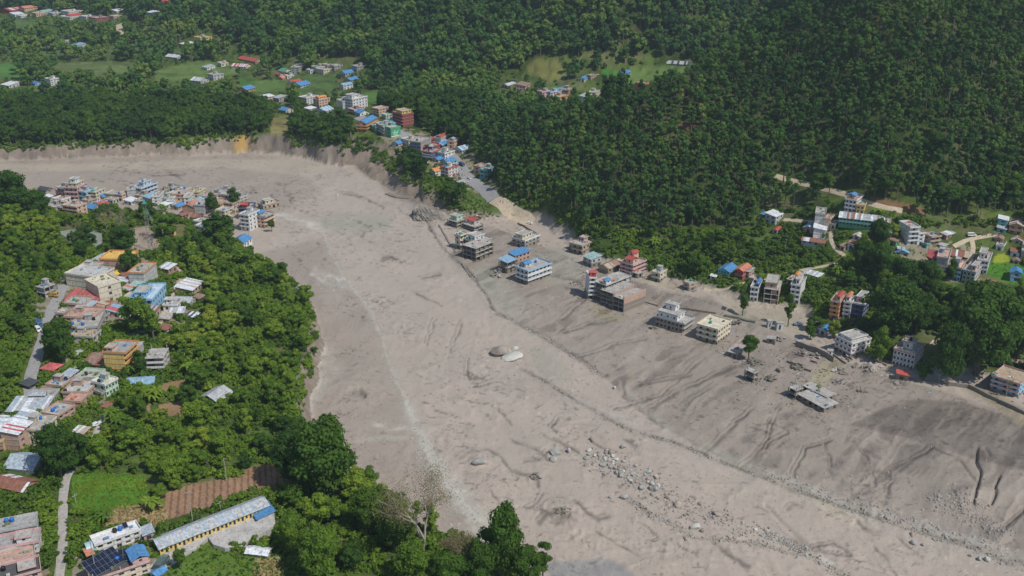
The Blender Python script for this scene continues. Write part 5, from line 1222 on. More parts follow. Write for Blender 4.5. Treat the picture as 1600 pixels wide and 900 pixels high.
# ------------------------------------------------------------------ special trees, plants
def scale_at(v): return (math.sin(PITCH) * F_PX + (v - 450) * math.cos(PITCH)) / CAM_H
GRAND = [kind("grand", 8.5, 11.5, 16.5, 40, 6500, .40, 700 + i, LEAF, flat=.7, core=.72) for i in range(2)]
SPECIAL_TREES = [
 (1160,493,22,48,6,.40,"tall narrow green tree standing alone in the mud behind the cream house"),(1231,510,23,52,7,.42,"tall narrow green tree in mud in front of the white tower house"),
 (1169,563,32,36,4,.38,"round green tree above the low mud-grey house"),(1266,530,24,24,0,.36,"dark bushy tree left of the tiny blue-roofed hut"),(1272,517,30,22,1,.40,"broad bushy tree behind the tiny blue-roofed hut"),
 (1301,529,24,28,2,.92,"small bright yellow-green tree beside the white red-banded house"),(1376,566,38,52,3,.62,"two-toned round tree between the two white houses"),
 (1442,594,32,28,1,.36,"low dark tree at the right corner of the pink-banded house"),(1388,528,98,86,8,.28,"huge dark rounded tree right of the orange-brown house"),
 (1524,584,130,125,9,.30,"tallest huge tree at right with a pale visible trunk"),(1479,600,62,92,8,.26,"huge dark tree with a white painted trunk beside the mud"),
 (1590,560,60,70,9,.22,"huge dark tree at the right edge behind the bright blue house"),(1430,520,60,60,8,.24,"big dark tree between the huge ones at right"),
 (100,566,52,60,1,.30,"grey-green round tree by the left road"),(216,523,58,52,2,.56,"olive green tree below the sky blue house"),(240,528,40,46,0,.66,"yellow-green tree right of the olive one below the blue house"),
 (425,362,15,17,4,.36,"small round tree alone in front of the last balconied house"),(95,742,70,66,8,.22,"big dark tree over the upper end of the concrete lane"),(120,735,50,50,1,.25,"dark tree right of the lane end"),
 (283,890,25,27,5,.50,"round clipped bush tree beside the school yard"),(785,905,78,95,8,.34,"big dark tree at the bottom edge right of the pale bare tree"),(578,832,62,58,8,.42,"round tree on the bank left of the pale barked tree"),(616,858,58,52,9,.30,"dark spreading tree at the foot of the pale barked tree"),(650,912,74,52,8,.52,"bright tree at the bottom edge under the pale barked tree"),(702,920,64,46,9,.38,"low spreading tree at the bottom edge right of the pale trunk"),(748,922,60,62,8,.30,"dark tree at the bottom edge beside the big one"),(822,928,54,60,9,.34,"dark tree between the last two at the bottom edge"),
 (848,905,36,58,6,.36,"slim tree standing last at the bottom edge"),
 (505,775,115,100,8,.34,"very large dark tree on the bottom left bank"),(458,762,70,72,9,.20,"large dark tree beside the ploughed plot end"),(560,770,30,34,2,.95,"light green leafy tree at the mud's edge"),
 (462,868,50,50,9,.58,"large light green domed tree right of the white tin shed"),(500,905,70,68,8,.55,"large rounded green tree near the bottom edge"),(598,800,40,36,0,.30,"dark tree on the bank edge above the pale tree"),
 (1404,478,60,66,8,.20,"big dark tree below the red hipped roof"),(1372,440,42,52,9,.30,"big dark tree left of the red hipped roof"),(1440,470,50,56,8,.22,"big dark tree left of the blue house"),
 (1345,425,38,46,8,.34,"big dark tree below the school"),(1370,392,34,44,1,.24,"dark tree right of the long school"),(1484,440,22,32,3,.30,"dark tree in front of the grey blank house"),
 (1398,372,16,18,2,.95,"small yellow-green tree at the school's right end"),(208,432,40,36,0,.30,"dark tree behind the brick house"),(226,470,24,24,2,.85,"small yellow-green tree by the grey end wall"),
 (218,585,28,32,0,.30,"dark tree between yellow house and open concrete house"),(193,640,20,28,2,.60,"bright tree at the corner of the white and mint house"),
 (100,300,10,12,0,.3,"small dark tree beside the stepped pink house"),(232,345,34,30,1,.30,"dark tree in front of the white village house"),(335,335,30,32,0,.28,"dark tree before the tan ruins"),(368,322,26,28,3,.30,"dark tree right of the plain grey village house"),
 (262,372,46,34,2,.50,"green tree beside the lattice mast"),(135,378,26,26,1,.28,"dark tree right of the peach house"),(345,375,60,40,0,.26,"wide dark tree clump before the white tower"),(165,345,40,24,1,.30,"dark tree behind the pond"),
 (20,340,66,60,8,.22,"very large dark tree at the left edge by the buried village"),(60,345,50,40,9,.26,"large dark tree left of the buried village"),(195,400,46,40,8,.26,"dark tree below the pale bare trees")]
SPECIAL = []; KX = NEAR + GRAND
for (u, v, dia, hh, ki, tn, lab) in SPECIAL_TREES:
    sc_ = scale_at(v); x, y = hit(u, v); k = KX[ki]; hz = hh / (sc_ * math.cos(PITCH + math.atan((v - 450) / F_PX))); s = dia / sc_ / (2.05 * k[2]); sz = hz / k[3]
    white = "white painted trunk" in lab
    o = place_tree(k[0], k[1], (x, y, float(height(x, y))), s, tn, random.uniform(0, 6), "tree", lab, None, szm=sz / s); SPECIAL.append((x, y))
    if white:
        t = [c for c in o.children if c.name.startswith("trunk")][0]; t.data = t.data.copy(); t.data.materials.clear(); t.data.materials.append(PALE_BARK)
    FOOT.append((x, y, dia / sc_ * .2))

def banana_mesh(seed):
    r = random.Random(seed); V, F = [], []
    for s_ in range(3):
        cx_, cy_ = r.uniform(-.9, .9), r.uniform(-.9, .9); h = r.uniform(1.6, 2.6); tube(V, F, (cx_, cy_, -.4), (cx_, cy_, h), .16, .10, 5)
        for i in range(8):
            a = i * 2.4 + r.uniform(-.3, .3); L_ = r.uniform(1.9, 2.8); up = r.uniform(.5, 1.3); w_ = r.uniform(.28, .42); pr = None
            for t in range(6):
                q_ = t / 5; rr_ = L_ * q_; zz = h + up * math.sin(q_ * 2.3) * 1.1 - .9 * q_ * q_; ww = w_ * math.sin(math.pi * min(.97, q_ * .9 + .08)) + .03
                c = Vector((cx_ + rr_ * math.cos(a), cy_ + rr_ * math.sin(a), zz)); s2 = Vector((-math.sin(a), math.cos(a), 0)) * ww; k = len(V)
                V += [tuple(c - s2 - Vector((0, 0, ww * .35))), tuple(c), tuple(c + s2 - Vector((0, 0, ww * .35)))]
                if pr is not None: F += [(pr, pr + 1, k + 1, k), (pr + 1, pr + 2, k + 2, k + 1)]
                pr = k
    me = bpy.data.meshes.new("banana_leaves"); me.from_pydata(V, [], F); me.materials.append(LEAF); me.update(); return me
BAN = [banana_mesh(i) for i in range(3)]
for i, (u, v, lab) in enumerate([(286,545,"in the left wood, upper left"),(300,548,"in the left wood, upper right"),(292,560,"in the left wood, front"),(312,540,"in the left wood, beside dark trees"),(275,757,"at the corner of the bright green field"),
   (238,800,"behind the dry maize"),(165,815,"near the concrete lane"),(228,618,"below the light blue roof, left"),(240,625,"below the light blue roof, right"),(190,668,"by the lower village trees"),(178,658,"left of the lower village trees"),
   (300,585,"near the bare earth plot"),(322,560,"deep in the wood"),(480,885,"under the large light green tree"),(1107,405,"on the slope above the teal house, left"),(1122,408,"on the slope above the teal house, right"),
   (1190,438,"behind the narrow white house"),(1316,418,"below the winding path, left"),(1328,424,"below the winding path, middle"),(1310,430,"below the winding path, front"),(1372,340,"above the long school"),(1384,344,"right above the long school"),
   (1475,470,"below the grey blank house"),(1020,385,"at the forest foot above the pink house"),(208,585,"beside the open concrete house"),(256,330,"in the buried village")]):
    p = pt(u, v); o = bpy.data.objects.new("banana_plant", BAN[i % 3]); COL.objects.link(o); o.location = p; s = 1.35 + .3 * random.random(); o.scale = (s, s, s); o.rotation_euler = (0, 0, i * 1.3); o["tint"] = .50 + .15 * (i % 3)
    tag(o, "banana clump with wide drooping leaves " + lab, "banana plant", "banana plants")

TWIG = leaf_mat("dry_leaves", [(0, (.12, .10, .05)), (.5, (.20, .17, .09)), (1, (.16, .20, .06))], .2)
def pale_tree(u, v, dia, hh, label, seed, dens):
    r = random.Random(seed); sc_ = scale_at(v); R = dia / sc_ / 2; Hh = hh / (sc_ * .9); V, F = [], []; tips = []
    def br(p, d, L_, rad, lev):
        e = p + d * L_; mid = p.lerp(e, .5) + Vector((r.uniform(-.06, .06), r.uniform(-.06, .06), 0)) * L_
        tube(V, F, p, mid, rad, rad * .8, 5); tube(V, F, mid, e, rad * .8, rad * .55, 5)
        if lev >= 4: tips.append(e); return
        if lev >= 2: tips.append(mid)
        for i in range(3 if lev < 3 else 2):
            a = r.uniform(0, 6.28); sp = r.uniform(.45, .95); nd_ = (d + Vector((math.cos(a) * sp, math.sin(a) * sp, r.uniform(-.1, .35)))).normalized(); br(e if i else mid.lerp(e, .6), nd_, L_ * r.uniform(.6, .85), rad * .58, lev + 1)
    br(Vector((0, 0, -.5)), Vector((.05, 0, 1)), Hh * .32, Hh * .014 + .08, 0)
    m_ = max(math.hypot(t.x, t.y) for t in tips); k = R / m_; zt = max(t.z for t in tips); kz = Hh / zt
    V = [(a * (1 + (k - 1) * min(1, max(0, c) / (Hh * .3))), b * (1 + (k - 1) * min(1, max(0, c) / (Hh * .3))), c * kz) for a, b, c in V]; tips = [Vector((t.x * k, t.y * k, t.z * kz)) for t in tips]
    p = pt(u, v); root = empty("pale_tree", p); tag(root, label, "tree"); mesh_obj("branches", V, F, PALE_BARK, root)
    V, F = [], []; n0 = 0
    for t in tips:
        for _ in range(dens):
            c = t + Vector((r.gauss(0, 1), r.gauss(0, 1), r.gauss(0, .8))) * R * .095; a = Vector((r.gauss(0, 1), r.gauss(0, 1), r.gauss(0, 1))).normalized() * r.uniform(.10, .24); b = a.orthogonal().normalized() * r.uniform(.08, .2)
            V += [tuple(c - a), tuple(c + b), tuple(c + a), tuple(c - b)]; F.append((n0, n0+1, n0+2, n0+3)); n0 += 4
    o = mesh_obj("sparse_leaves", V, F, TWIG, root); o["tint"] = .5; FOOT.append((p.x, p.y, 3.0))
pale_tree(662,888,165,128,"large pale barked tree, almost leafless, at bottom centre",3,60)
pale_tree(728,912,70,70,"smaller pale barked leaning tree behind the bare one",8,50)
pale_tree(194,388,44,58,"pale trunked tree beside the bare clearing of the left village",4,8)
pale_tree(168,372,36,40,"pale trunked tree left of the tallest one by the pond",5,8)
pale_tree(122,378,34,26,"low pale tree in front of the pond",6,8)
pale_tree(1571,620,22,32,"thin broken pale tree in front of the bright blue house",7,3)

# ------------------------------------------------------------------ boulders, rock, stones
ROCKM = mat("boulder_stone", (.36, .355, .33), .9, .3, .8, bump=.5); ROCKP = mat("pale_boulder", (.50, .485, .43), .9, .2, .8, bump=.5); ROCKB = mat("muddy_boulder", (.33, .285, .24), .9, .3, .8, bump=.5)
def rock_mesh(seed, sub=2, cut=.25):
    bm = bmesh.new(); bmesh.ops.create_icosphere(bm, subdivisions=sub, radius=1); r = np.random.default_rng(seed); pl = [(r.normal(size=3), r.uniform(.55, .9)) for _ in range(7)]
    for v_ in bm.verts:
        p = np.array(v_.co[:])
        for nn_, dd in pl:
            nn_ = nn_ / np.linalg.norm(nn_); t = p @ nn_
            if t > dd: p = p - nn_ * (t - dd) * .9
        p = p * (1 + cut * .4 * (vnoise(np.array([p[0] * 2.2 + seed]), np.array([p[1] * 2.2 + p[2] * 1.7]), seed)[0] - .5)); v_.co = p
    me = bpy.data.meshes.new("boulder"); bm.to_mesh(me); bm.free(); return me
RM = []
for i in range(8):
    for m_ in (ROCKM, ROCKP, ROCKB): me = rock_mesh(i); me.materials.append(m_); RM.append(me)
def boulder(u, v, wpx, hpx, mi, label, group=None, flat=None, yaw=None, sink=.35):
    p = pt(u, v); sc_ = scale_at(v); w = wpx / sc_ / 2; h = hpx / sc_ / 2 if flat is None else flat; me = RM[(random.randrange(8)) * 3 + mi]; o = bpy.data.objects.new("boulder", me); COL.objects.link(o)
    o.location = (p.x, p.y, p.z + h * (1 - sink * 1.6)); o.scale = (w, w * random.uniform(.6, .9), h); o.rotation_euler = (random.uniform(-.2, .2), random.uniform(-.2, .2), random.uniform(0, 6.28) if yaw is None else yaw); tag(o, label, "boulder", group); return o
boulder(781,551,30,16,2,"big mud-covered brown boulder beside the white one in mid river",yaw=.2); boulder(802,560,40,13,1,"long white boulder lying in mid river",yaw=.1); boulder(804,547,14,9,1,"white rock behind the long white boulder",yaw=.5)
boulder(750,724,24,13,0,"greenish white wave-washed rock in the lower river",yaw=0); boulder(867,709,20,11,0,"dark topped boulder at the left end of the boulder field"); boulder(889,706,11,10,1,"small pale boulder left of the boulder field")
boulder(865,719,17,7,0,"flat grey rock below the dark topped boulder"); boulder(925,688,12,9,2,"brown boulder up-river of the boulder field"); boulder(1086,826,20,13,1,"squarish white slab boulder at the channel edge",yaw=.3); boulder(1098,831,10,9,2,"grey-brown boulder beside the white slab")
boulder(1120,804,19,10,2,"broad brown boulder among small stones"); boulder(1060,790,18,11,2,"heap-like brown boulder below the boulder field"); boulder(954,778,8,6,0,"round grey boulder alone below the boulder field"); boulder(975,778,15,8,0,"flat greenish boulder at the tail of the field")
boulder(1542,876,11,10,1,"pale boulder at the bottom right channel"); boulder(1530,875,10,9,0,"dark grey boulder left of the pale one, bottom right"); boulder(1516,869,8,7,0,"small grey boulder near the bottom right"); boulder(1428,850,12,11,0,"grey-green boulder in the lower right flow"); boulder(1425,836,10,6,2,"low brown boulder behind the grey-green one"); boulder(1442,852,8,5,0,"small dark stone right of the grey-green boulder")
boulder(960,607,9,6,1,"white rock on the middle mud bank"); boulder(527,306,6,4,1,"pale rock in the upper river")
rr = random.Random(21)
cl = [(925,710),(940,714),(958,724),(975,730),(990,740),(1010,748),(1022,758),(1060,786),(1092,800),(1130,806),(1165,826),(1195,838)]
for i in range(175):
    k = min(int(abs(rr.gauss(0, .42)) * len(cl) * .8), len(cl) - 2) if i < 120 else rr.randrange(len(cl) - 1); t = rr.random(); u = cl[k][0] * (1 - t) + cl[k+1][0] * t + rr.gauss(0, 13); v = cl[k][1] * (1 - t) + cl[k+1][1] * t + rr.gauss(0, 7.5) + 3
    s = min(15, 3.2 + abs(rr.gauss(0, 4.2))) if i < 120 else rr.uniform(2.5, 6); mi = rr.choice((0, 0, 1, 2, 2)); big_ = "large" if s > 8 else ("medium" if s > 5 else "small"); cn = ("grey", "pale", "brown")[mi]
    where = "in the dense boulder field of the lower river" if k < 6 else "on the gravel strip below the boulder field"
    boulder(u, v, s, s * rr.uniform(.55, .85), mi, "%s %s boulder %s" % (big_, cn, where), "%s %s boulders %s" % (big_, cn, where))
def stone_cloud(name, label, lines, n, mats_, smin, smax, seed):
    r = np.random.default_rng(seed); P = []; S = []
    while len(P) < n:
        g, w0, w1 = lines[r.integers(len(lines))]; i = r.integers(len(g) - 1); t = r.random(); u = g[i][0] * (1 - t) + g[i+1][0] * t; v = g[i][1] * (1 - t) + g[i+1][1] * t; f = (i + t) / (len(g) - 1)
        w = w0 + (w1 - w0) * f; u += r.normal() * w; v += r.normal() * w * .45; x, y = at_z(u, v, 0.3); x, y = float(x), float(y)
        if gridval(SD, np.array([x]), np.array([y]))[0] > -2: continue
        P.append((x, y, float(height(x, y)) + .02)); S.append(min(smax, smin + r.exponential((smax - smin) * .25)))
    kinds = []
    for i in range(3):
        me = rock_mesh(40 + i, 1); me.materials.append(mats_[i % len(mats_)]); e = bpy.data.meshes.new("none"); kinds.append((me, e))
    return stuff_cloud(name, label, P, S, np.zeros(n), r.uniform(0, 6.28, n), kinds, "stones")
cand = []
for cell, y0, y1, sd, keep in ((4.9, 530, 980, 1, {1, 2}), (6.9, 250, 820, 2, {0, 4}), (6.7, 660, 2050, 3, {3})):
    x, y = scatter(cell, y0, y1, sd); ok, u, v, z = masks(x, y, 1.5 if cell < 8 else 4, 3.0)
    reg = region_of(u, v, x, y); ok &= np.isin(reg, list(keep)); x, y, z, u, v, reg = [a[ok] for a in (x, y, z, u, v, reg)]
    cand.append(np.stack([x, y, z, u, v, reg], 1))
cand = np.concatenate(cand); r = np.random.default_rng(5)
pn = fbm(cand[:, 0] / 40, cand[:, 1] / 40, 3, 151); pf = fbm(cand[:, 0] / 15, cand[:, 1] / 15, 2, 155)
reg = cand[:, 5].astype(int); n = len(cand)
big = r.random(n)
scale = np.select([reg == 0, reg == 1, reg == 2, reg == 4], [.5 + .55 * big ** 1.8, .62 + .72 * big ** 1.5, .75 + .7 * big, .5 + .7 * big ** 2], .55 + .95 * big ** 1.7)
tint = np.select([reg == 0, reg == 1, reg == 2, reg == 4], [.16 + .85 * pn + .5 * (r.random(n) - .5), .0 + .55 * pn + .38 * (r.random(n) - .5) + .35 * (r.random(n) > .985), .05 + .5 * pn + .2 * (r.random(n) - .5), .1 + .55 * pn + .3 * (r.random(n) - .5)], -.08 + .85 * pn + .34 * (r.random(n) - .5) + .3 * (r.random(n) > .985))
pg = fbm(cand[:, 0] / 18, cand[:, 1] / 18, 3, 158)
dens = np.select([reg == 0, reg == 1, reg == 2, reg == 4], [.30 + .65 * (pg > .47), 1.0, .95, .42 + .5 * (pn > .52)], 1.0)
valley = (reg == 3) & (cand[:, 3] < 560) & (cand[:, 4] > 0) & in_poly(cand[:, 3], cand[:, 4], [(-300,25),(120,22),(330,45),(400,85),(560,95),(620,140),(560,175),(340,165),(-300,130)])
dens = np.where(valley, .13 + .5 * (pf > .5), dens); tint = np.where(valley, tint + .14, tint)
gap2 = in_poly(cand[:, 3], cand[:, 4], [(780,160),(790,110),(880,85),(1000,90),(1130,90),(1130,120),(1000,140),(930,165),(860,170)])
dens = np.where(gap2, .3, dens)
slopev = in_poly(cand[:, 3], cand[:, 4], [(1000,390),(1150,370),(1300,360),(1420,350),(1500,360),(1500,420),(1400,470),(1180,440),(1060,440)])
keepm = (r.random(n) < dens)
# nothing grows where the photograph has an open view of a house, a field or a road
cr = np.select([reg == 0, reg == 1, reg == 2, reg == 4], [4.6, 3.4, 4.4, 4.4], 4.9) * scale; ch = np.select([reg == 1, reg == 3], [9.0, 7.0], 7.0) * scale
cu, cv = project(cand[:, 0], cand[:, 1], cand[:, 2] + ch); dep_ = cand[:, 1] * CP - (cand[:, 2] - CAM_H) * SP; pr = cr * F_PX / dep_ * .8
for (u0, u1, v0, v1, yb) in VIEW:
    du = np.maximum(np.maximum(u0 - cu, cu - u1), 0); dv = np.maximum(np.maximum(v0 - cv, cv - v1), 0); keepm &= ~((du * du + dv * dv < (pr * .85) ** 2) & (cand[:, 1] < yb + 3))
for fp, _c in [(f[0], f[1]) for f in FIELDS]:
    if fp[0] in ((-60, 60), (-40, 27), (700, 300)): continue
    keepm &= ~(in_poly(cu, cv - pr * .2, fp) | in_poly(cu, cv + pr * .5, fp) & (r.random(n) < .8))
for nm_, px_, w_, mt_, lb_ in ROADS_PX:
    if "behind the big trees" in lb_: continue
    keepm &= ~(seg_dist(cu, cv, px_) < pr * .75 + 1)
scale = np.where((reg == 3) & (cand[:, 1] > 1000), scale * 1.22, scale)
cand = cand[keepm]; scale = scale[keepm]; tint = tint[keepm]; reg = reg[keepm]; n = len(cand); print("trees", n, [int((reg == k).sum()) for k in range(5)])
yaw = r.uniform(0, 2 * math.pi, n)
depth = cand[:, 1] * CP - (cand[:, 2] - CAM_H) * SP
psize = np.where((reg == 0) | (reg == 4), 9.0, 5.5) * scale / depth
vis = (cand[:, 3] > -15) & (cand[:, 3] < 1615) & (cand[:, 4] < 925)
psize = np.where(vis, psize, 0); order = np.argsort(-psize)
N_IND = 300 - len(SPECIAL)
ind = np.zeros(n, bool); ind[order[:N_IND]] = True
LANDMARKS = [((330,615),"the grey tin hut in the wood"),((300,570),"the banana plants in the wood"),((470,560),"the mud river, on its left bank"),((170,770),"the bright green field"),((320,770),"the ploughed brown field"),
 ((560,780),"the mud river in the bottom foreground"),((640,860),"the pale bare tree at bottom centre"),((500,860),"the white tin shed at bottom centre"),((40,740),"the rusty red and grey sheds"),((90,650),"the tin-roofed houses at left"),
 ((40,520),"the left asphalt road"),((40,400),"the left edge of the photo"),((150,340),"the pond behind the left village"),((330,380),"the blue-roofed hut near the buried village"),((240,480),"the blue house of the left village"),
 ((430,430),"the upper left river bank"),((50,820),"the concrete lane at bottom left"),((1450,520),"the pink and white houses at right"),((1560,470),"the green field at right"),((1300,430),"the white tower house at right"),
 ((1100,430),"the blue and red roofed houses at right"),((1480,400),"the red hipped roof at right"),((1250,360),"the grey block house at right"),((400,620),"the middle of the left wood"),((220,640),"the bare earth plots"),((800,880),"the bottom edge in mid picture")]
for i in np.nonzero(ind)[0]:
    u, v = cand[i, 3], cand[i, 4]; k = NEAR[int(r.integers(len(NEAR)))]
    lm = min(LANDMARKS, key=lambda L_: (L_[0][0] - u) ** 2 + (L_[0][1] - v) ** 2)[1]
    tone = "dark green" if tint[i] < .33 else ("mid green" if tint[i] < .55 else "light yellow-green"); sz = "large" if scale[i] > .85 else "small"
    lb = "%s %s leafy tree near %s" % (sz, tone, lm)
    place_tree(k[0], k[1], cand[i, :3], scale[i] * 1.2, tint[i], yaw[i], "leafy_tree", lb, lb.replace(" tree near", " trees near"))
# (woods): point clouds that instance a handful of crowns
HOLD = {}
def proto(me_c, me_t):
    key = me_c.name
    if key not in HOLD and len(me_t.materials) == 0: HOLD[key] = bpy.data.objects.new("kind_of_piece", me_c)
    if key not in HOLD:
        bmx = bmesh.new(); bmx.from_mesh(me_c); nb_ = len(bmx.faces); bmx.from_mesh(me_t); bmx.faces.ensure_lookup_table()
        for f in bmx.faces[nb_:]: f.material_index = 1
        me = bpy.data.meshes.new(key + "_whole"); bmx.to_mesh(me); bmx.free(); me.materials.append(me_c.materials[0]); me.materials.append(me_t.materials[0])
        HOLD[key] = bpy.data.objects.new("tree_kind", me)
    return HOLD[key]
def stuff_cloud(name, label, P, sc, tn, yw, kinds, cat):
    me = bpy.data.meshes.new(name); me.vertices.add(len(P)); me.vertices.foreach_set("co", np.asarray(P, np.float32).ravel())
    for an, arr in (("scl", sc), ("tint", tn), ("yaw", yw), ("tall", (.75 + .55 * np.random.default_rng(len(P) + 1).random(len(P))) if cat in ("forest", "undergrowth", "hedge") else np.ones(len(P)))):
        a = me.attributes.new(an, 'FLOAT', 'POINT'); a.data.foreach_set("value", np.asarray(arr, np.float32))
    a = me.attributes.new("pick", 'INT', 'POINT'); a.data.foreach_set("value", np.random.default_rng(len(P)).integers(0, len(kinds), len(P)).astype(np.int32))
    o = bpy.data.objects.new(name, me); COL.objects.link(o); tag(o, label, cat, None, "stuff")
    ng = bpy.data.node_groups.new(name + "_nodes", 'GeometryNodeTree'); ng.interface.new_socket("Geometry", in_out='INPUT', socket_type='NodeSocketGeometry'); ng.interface.new_socket("Geometry", in_out='OUTPUT', socket_type='NodeSocketGeometry')
    gi = ng.nodes.new("NodeGroupInput"); go = ng.nodes.new("NodeGroupOutput"); L = ng.links.new
    jn = ng.nodes.new("GeometryNodeJoinGeometry")
    for k in kinds:
        oi = ng.nodes.new("GeometryNodeObjectInfo"); oi.inputs["Object"].default_value = proto(k[0], k[1]); oi.inputs["As Instance"].default_value = True; L(oi.outputs["Geometry"], jn.inputs[0])
    ip = ng.nodes.new("GeometryNodeInstanceOnPoints"); ip.inputs["Pick Instance"].default_value = True
    L(gi.outputs[0], ip.inputs["Points"]); L(jn.outputs[0], ip.inputs["Instance"])
    def na(nm_, ty):
        x_ = ng.nodes.new("GeometryNodeInputNamedAttribute"); x_.data_type = ty; x_.inputs["Name"].default_value = nm_; return x_.outputs["Attribute"]
    L(na("pick", 'INT'), ip.inputs["Instance Index"]); vs = ng.nodes.new("ShaderNodeCombineXYZ"); hm = ng.nodes.new("ShaderNodeMath"); hm.operation = 'MULTIPLY'; L(na("scl", 'FLOAT'), hm.inputs[0]); L(na("tall", 'FLOAT'), hm.inputs[1]); L(na("scl", 'FLOAT'), vs.inputs[0]); L(na("scl", 'FLOAT'), vs.inputs[1]); L(hm.outputs[0], vs.inputs[2]); L(vs.outputs[0], ip.inputs["Scale"])
    cx = ng.nodes.new("ShaderNodeCombineXYZ"); L(na("yaw", 'FLOAT'), cx.inputs[2]); L(cx.outputs[0], ip.inputs["Rotation"])
    L(ip.outputs[0], go.inputs[0]); md = o.modifiers.new("scatter", 'NODES'); md.node_group = ng
    return o
SZ = {0: 1.22, 1: 1.22, 2: 1.15, 3: 1.22, 4: 1.1}
for rg_, nm, lb, kinds in ((0, "riverside_wood", "further leafy trees of the wood on the left bank", MID), (1, "hillside_forest", "dense dark green forest covering the right hillside", HILL),
                           (2, "far_bank_wood", "leafy wood on top of the far river bank", MID), (3, "mountain_forest", "forest and valley trees covering the far slopes", FAR), (4, "village_trees", "further leafy trees between the houses at right", MID)):
    s = (reg == rg_) & ~ind
    stuff_cloud(nm, lb, cand[s, :3], scale[s] * SZ[rg_], tint[s], yaw[s], kinds, "forest")
# shrubs that close the gaps
x, y = scatter(2.5, 250, 860, 9); ok, u, v, z = masks(x, y, .5, 1.0, True); reg2 = region_of(u, v, x, y); pnb = fbm(x / 12, y / 12, 3, 171)
ok &= (np.isin(reg2, [0, 4]) | (np.isin(reg2, [2, 1]) & (gridval(SD, x, y) < 26))) & (pnb + .25 * (np.random.default_rng(3).random(len(x)) - .5) > .36) & (u > -60) & (u < 1660); m_ = int(ok.sum()); r = np.random.default_rng(12)
pnk = fbm(x[ok] / 25, y[ok] / 25, 3, 175)
stuff_cloud("undergrowth", "bright green shrubs and weeds between the trees", np.stack([x[ok], y[ok], z[ok]], 1), r.uniform(.7, 2.0, m_), .30 + .55 * pnk + .25 * (r.random(m_) - .5), r.uniform(0, 6.28, m_), BUSH, "undergrowth")
print("shrubs", m_)
x, y = scatter(7.4, 640, 1750, 10); ok, u, v, z = masks(x, y, 2, 1.0); reg2 = region_of(u, v, x, y); ok &= (np.random.default_rng(4).random(len(x)) < .35) & (u > -60) & (u < 1300) & (v > 0)
ok &= in_poly(u, v, [(-300,25),(120,22),(330,45),(400,85),(560,95),(740,200),(820,320),(700,330),(560,240),(-300,220)]) | in_poly(u, v, [(780,170),(790,110),(880,85),(1130,90),(1000,140),(900,170)]); m_ = int(ok.sum())
stuff_cloud("hedges", "low hedges and scrub on the far valley floor", np.stack([x[ok], y[ok], z[ok]], 1), r.uniform(.8, 1.8, m_), .15 + .5 * r.random(m_), r.uniform(0, 6.28, m_), BUSH, "hedge")

DRY = leaf_mat("dry_maize", [(0, (.20, .15, .07)), (.5, (.36, .28, .13)), (1, (.46, .38, .18))], .2)
def field_cloud(name, label, polys, cell, smin, smax, t0, t1, kinds_, seed, cat):
    P = []; r = np.random.default_rng(seed)
    for fp in polys:
        w0 = [at_z(q_[0], q_[1], 17.0) for q_ in fp]; x0 = min(q_[0] for q_ in w0); x1 = max(q_[0] for q_ in w0); y0 = min(q_[1] for q_ in w0); y1 = max(q_[1] for q_ in w0)
        n_ = int((x1 - x0) * (y1 - y0) / cell ** 2); x = r.uniform(x0, x1, n_); y = r.uniform(y0, y1, n_); z = height(x, y); u, v = project(x, y, z); ok = in_poly(u + r.normal(size=n_) * 2, v + r.normal(size=n_) * 1.2, fp) & footprints_clear(x, y, .5) & (road_dist(x, y) > .6)
        P.append(np.stack([x[ok], y[ok], z[ok]], 1))
    P = np.concatenate(P); n_ = len(P); stuff_cloud(name, label, P, r.uniform(smin, smax, n_), r.uniform(t0, t1, n_), r.uniform(0, 6.28, n_), kinds_, cat); print(name, n_)
def low_kind(nm, seed, m):
    c, bl = crown_mesh(nm, 1.0, .7, .25, 4, 46, .34, seed, m, flat=.5, core=.3); t = bpy.data.meshes.new("none"); return (c, t, 1, 1)
GR = [low_kind("grass_tuft", 800 + i, LEAF) for i in range(3)]; DR = [low_kind("maize_tuft", 810 + i, DRY) for i in range(3)]
field_cloud("field_grass", "bright green crop in the lower left field", [FIELDS[0][0]], 1.0, .3, .75, .55, 1.0, GR, 61, "grass")
field_cloud("rough_grass", "rough grass and weeds around the school and lanes", [FIELDS[4][0], [(112,800),(165,800),(165,830),(250,830),(230,850),(118,850)], [(60,740),(95,740),(95,900),(70,900)], [(150,495),(250,500),(240,560),(150,570)], [(1440,395),(1530,375),(1530,400),(1500,420),(1445,420)], [(690,262),(780,340),(720,335),(650,300)], [(100,575),(160,545),(160,560),(110,585)]], 1.3, .35, 1.1, .15, .85, GR, 62, "grass")
field_cloud("dry_maize", "dry straw-coloured maize plot", [FIELDS[3][0], FIELDS[5][0]], .8, .3, .8, .2, .9, DR, 63, "crop")
field_cloud("right_meadow", "short green crop in the right field", [[f[0] for f in FIELDS if f[0][0] == (1548, 410)][0]], 1.6, .3, .7, .5, .8, GR, 64, "grass")
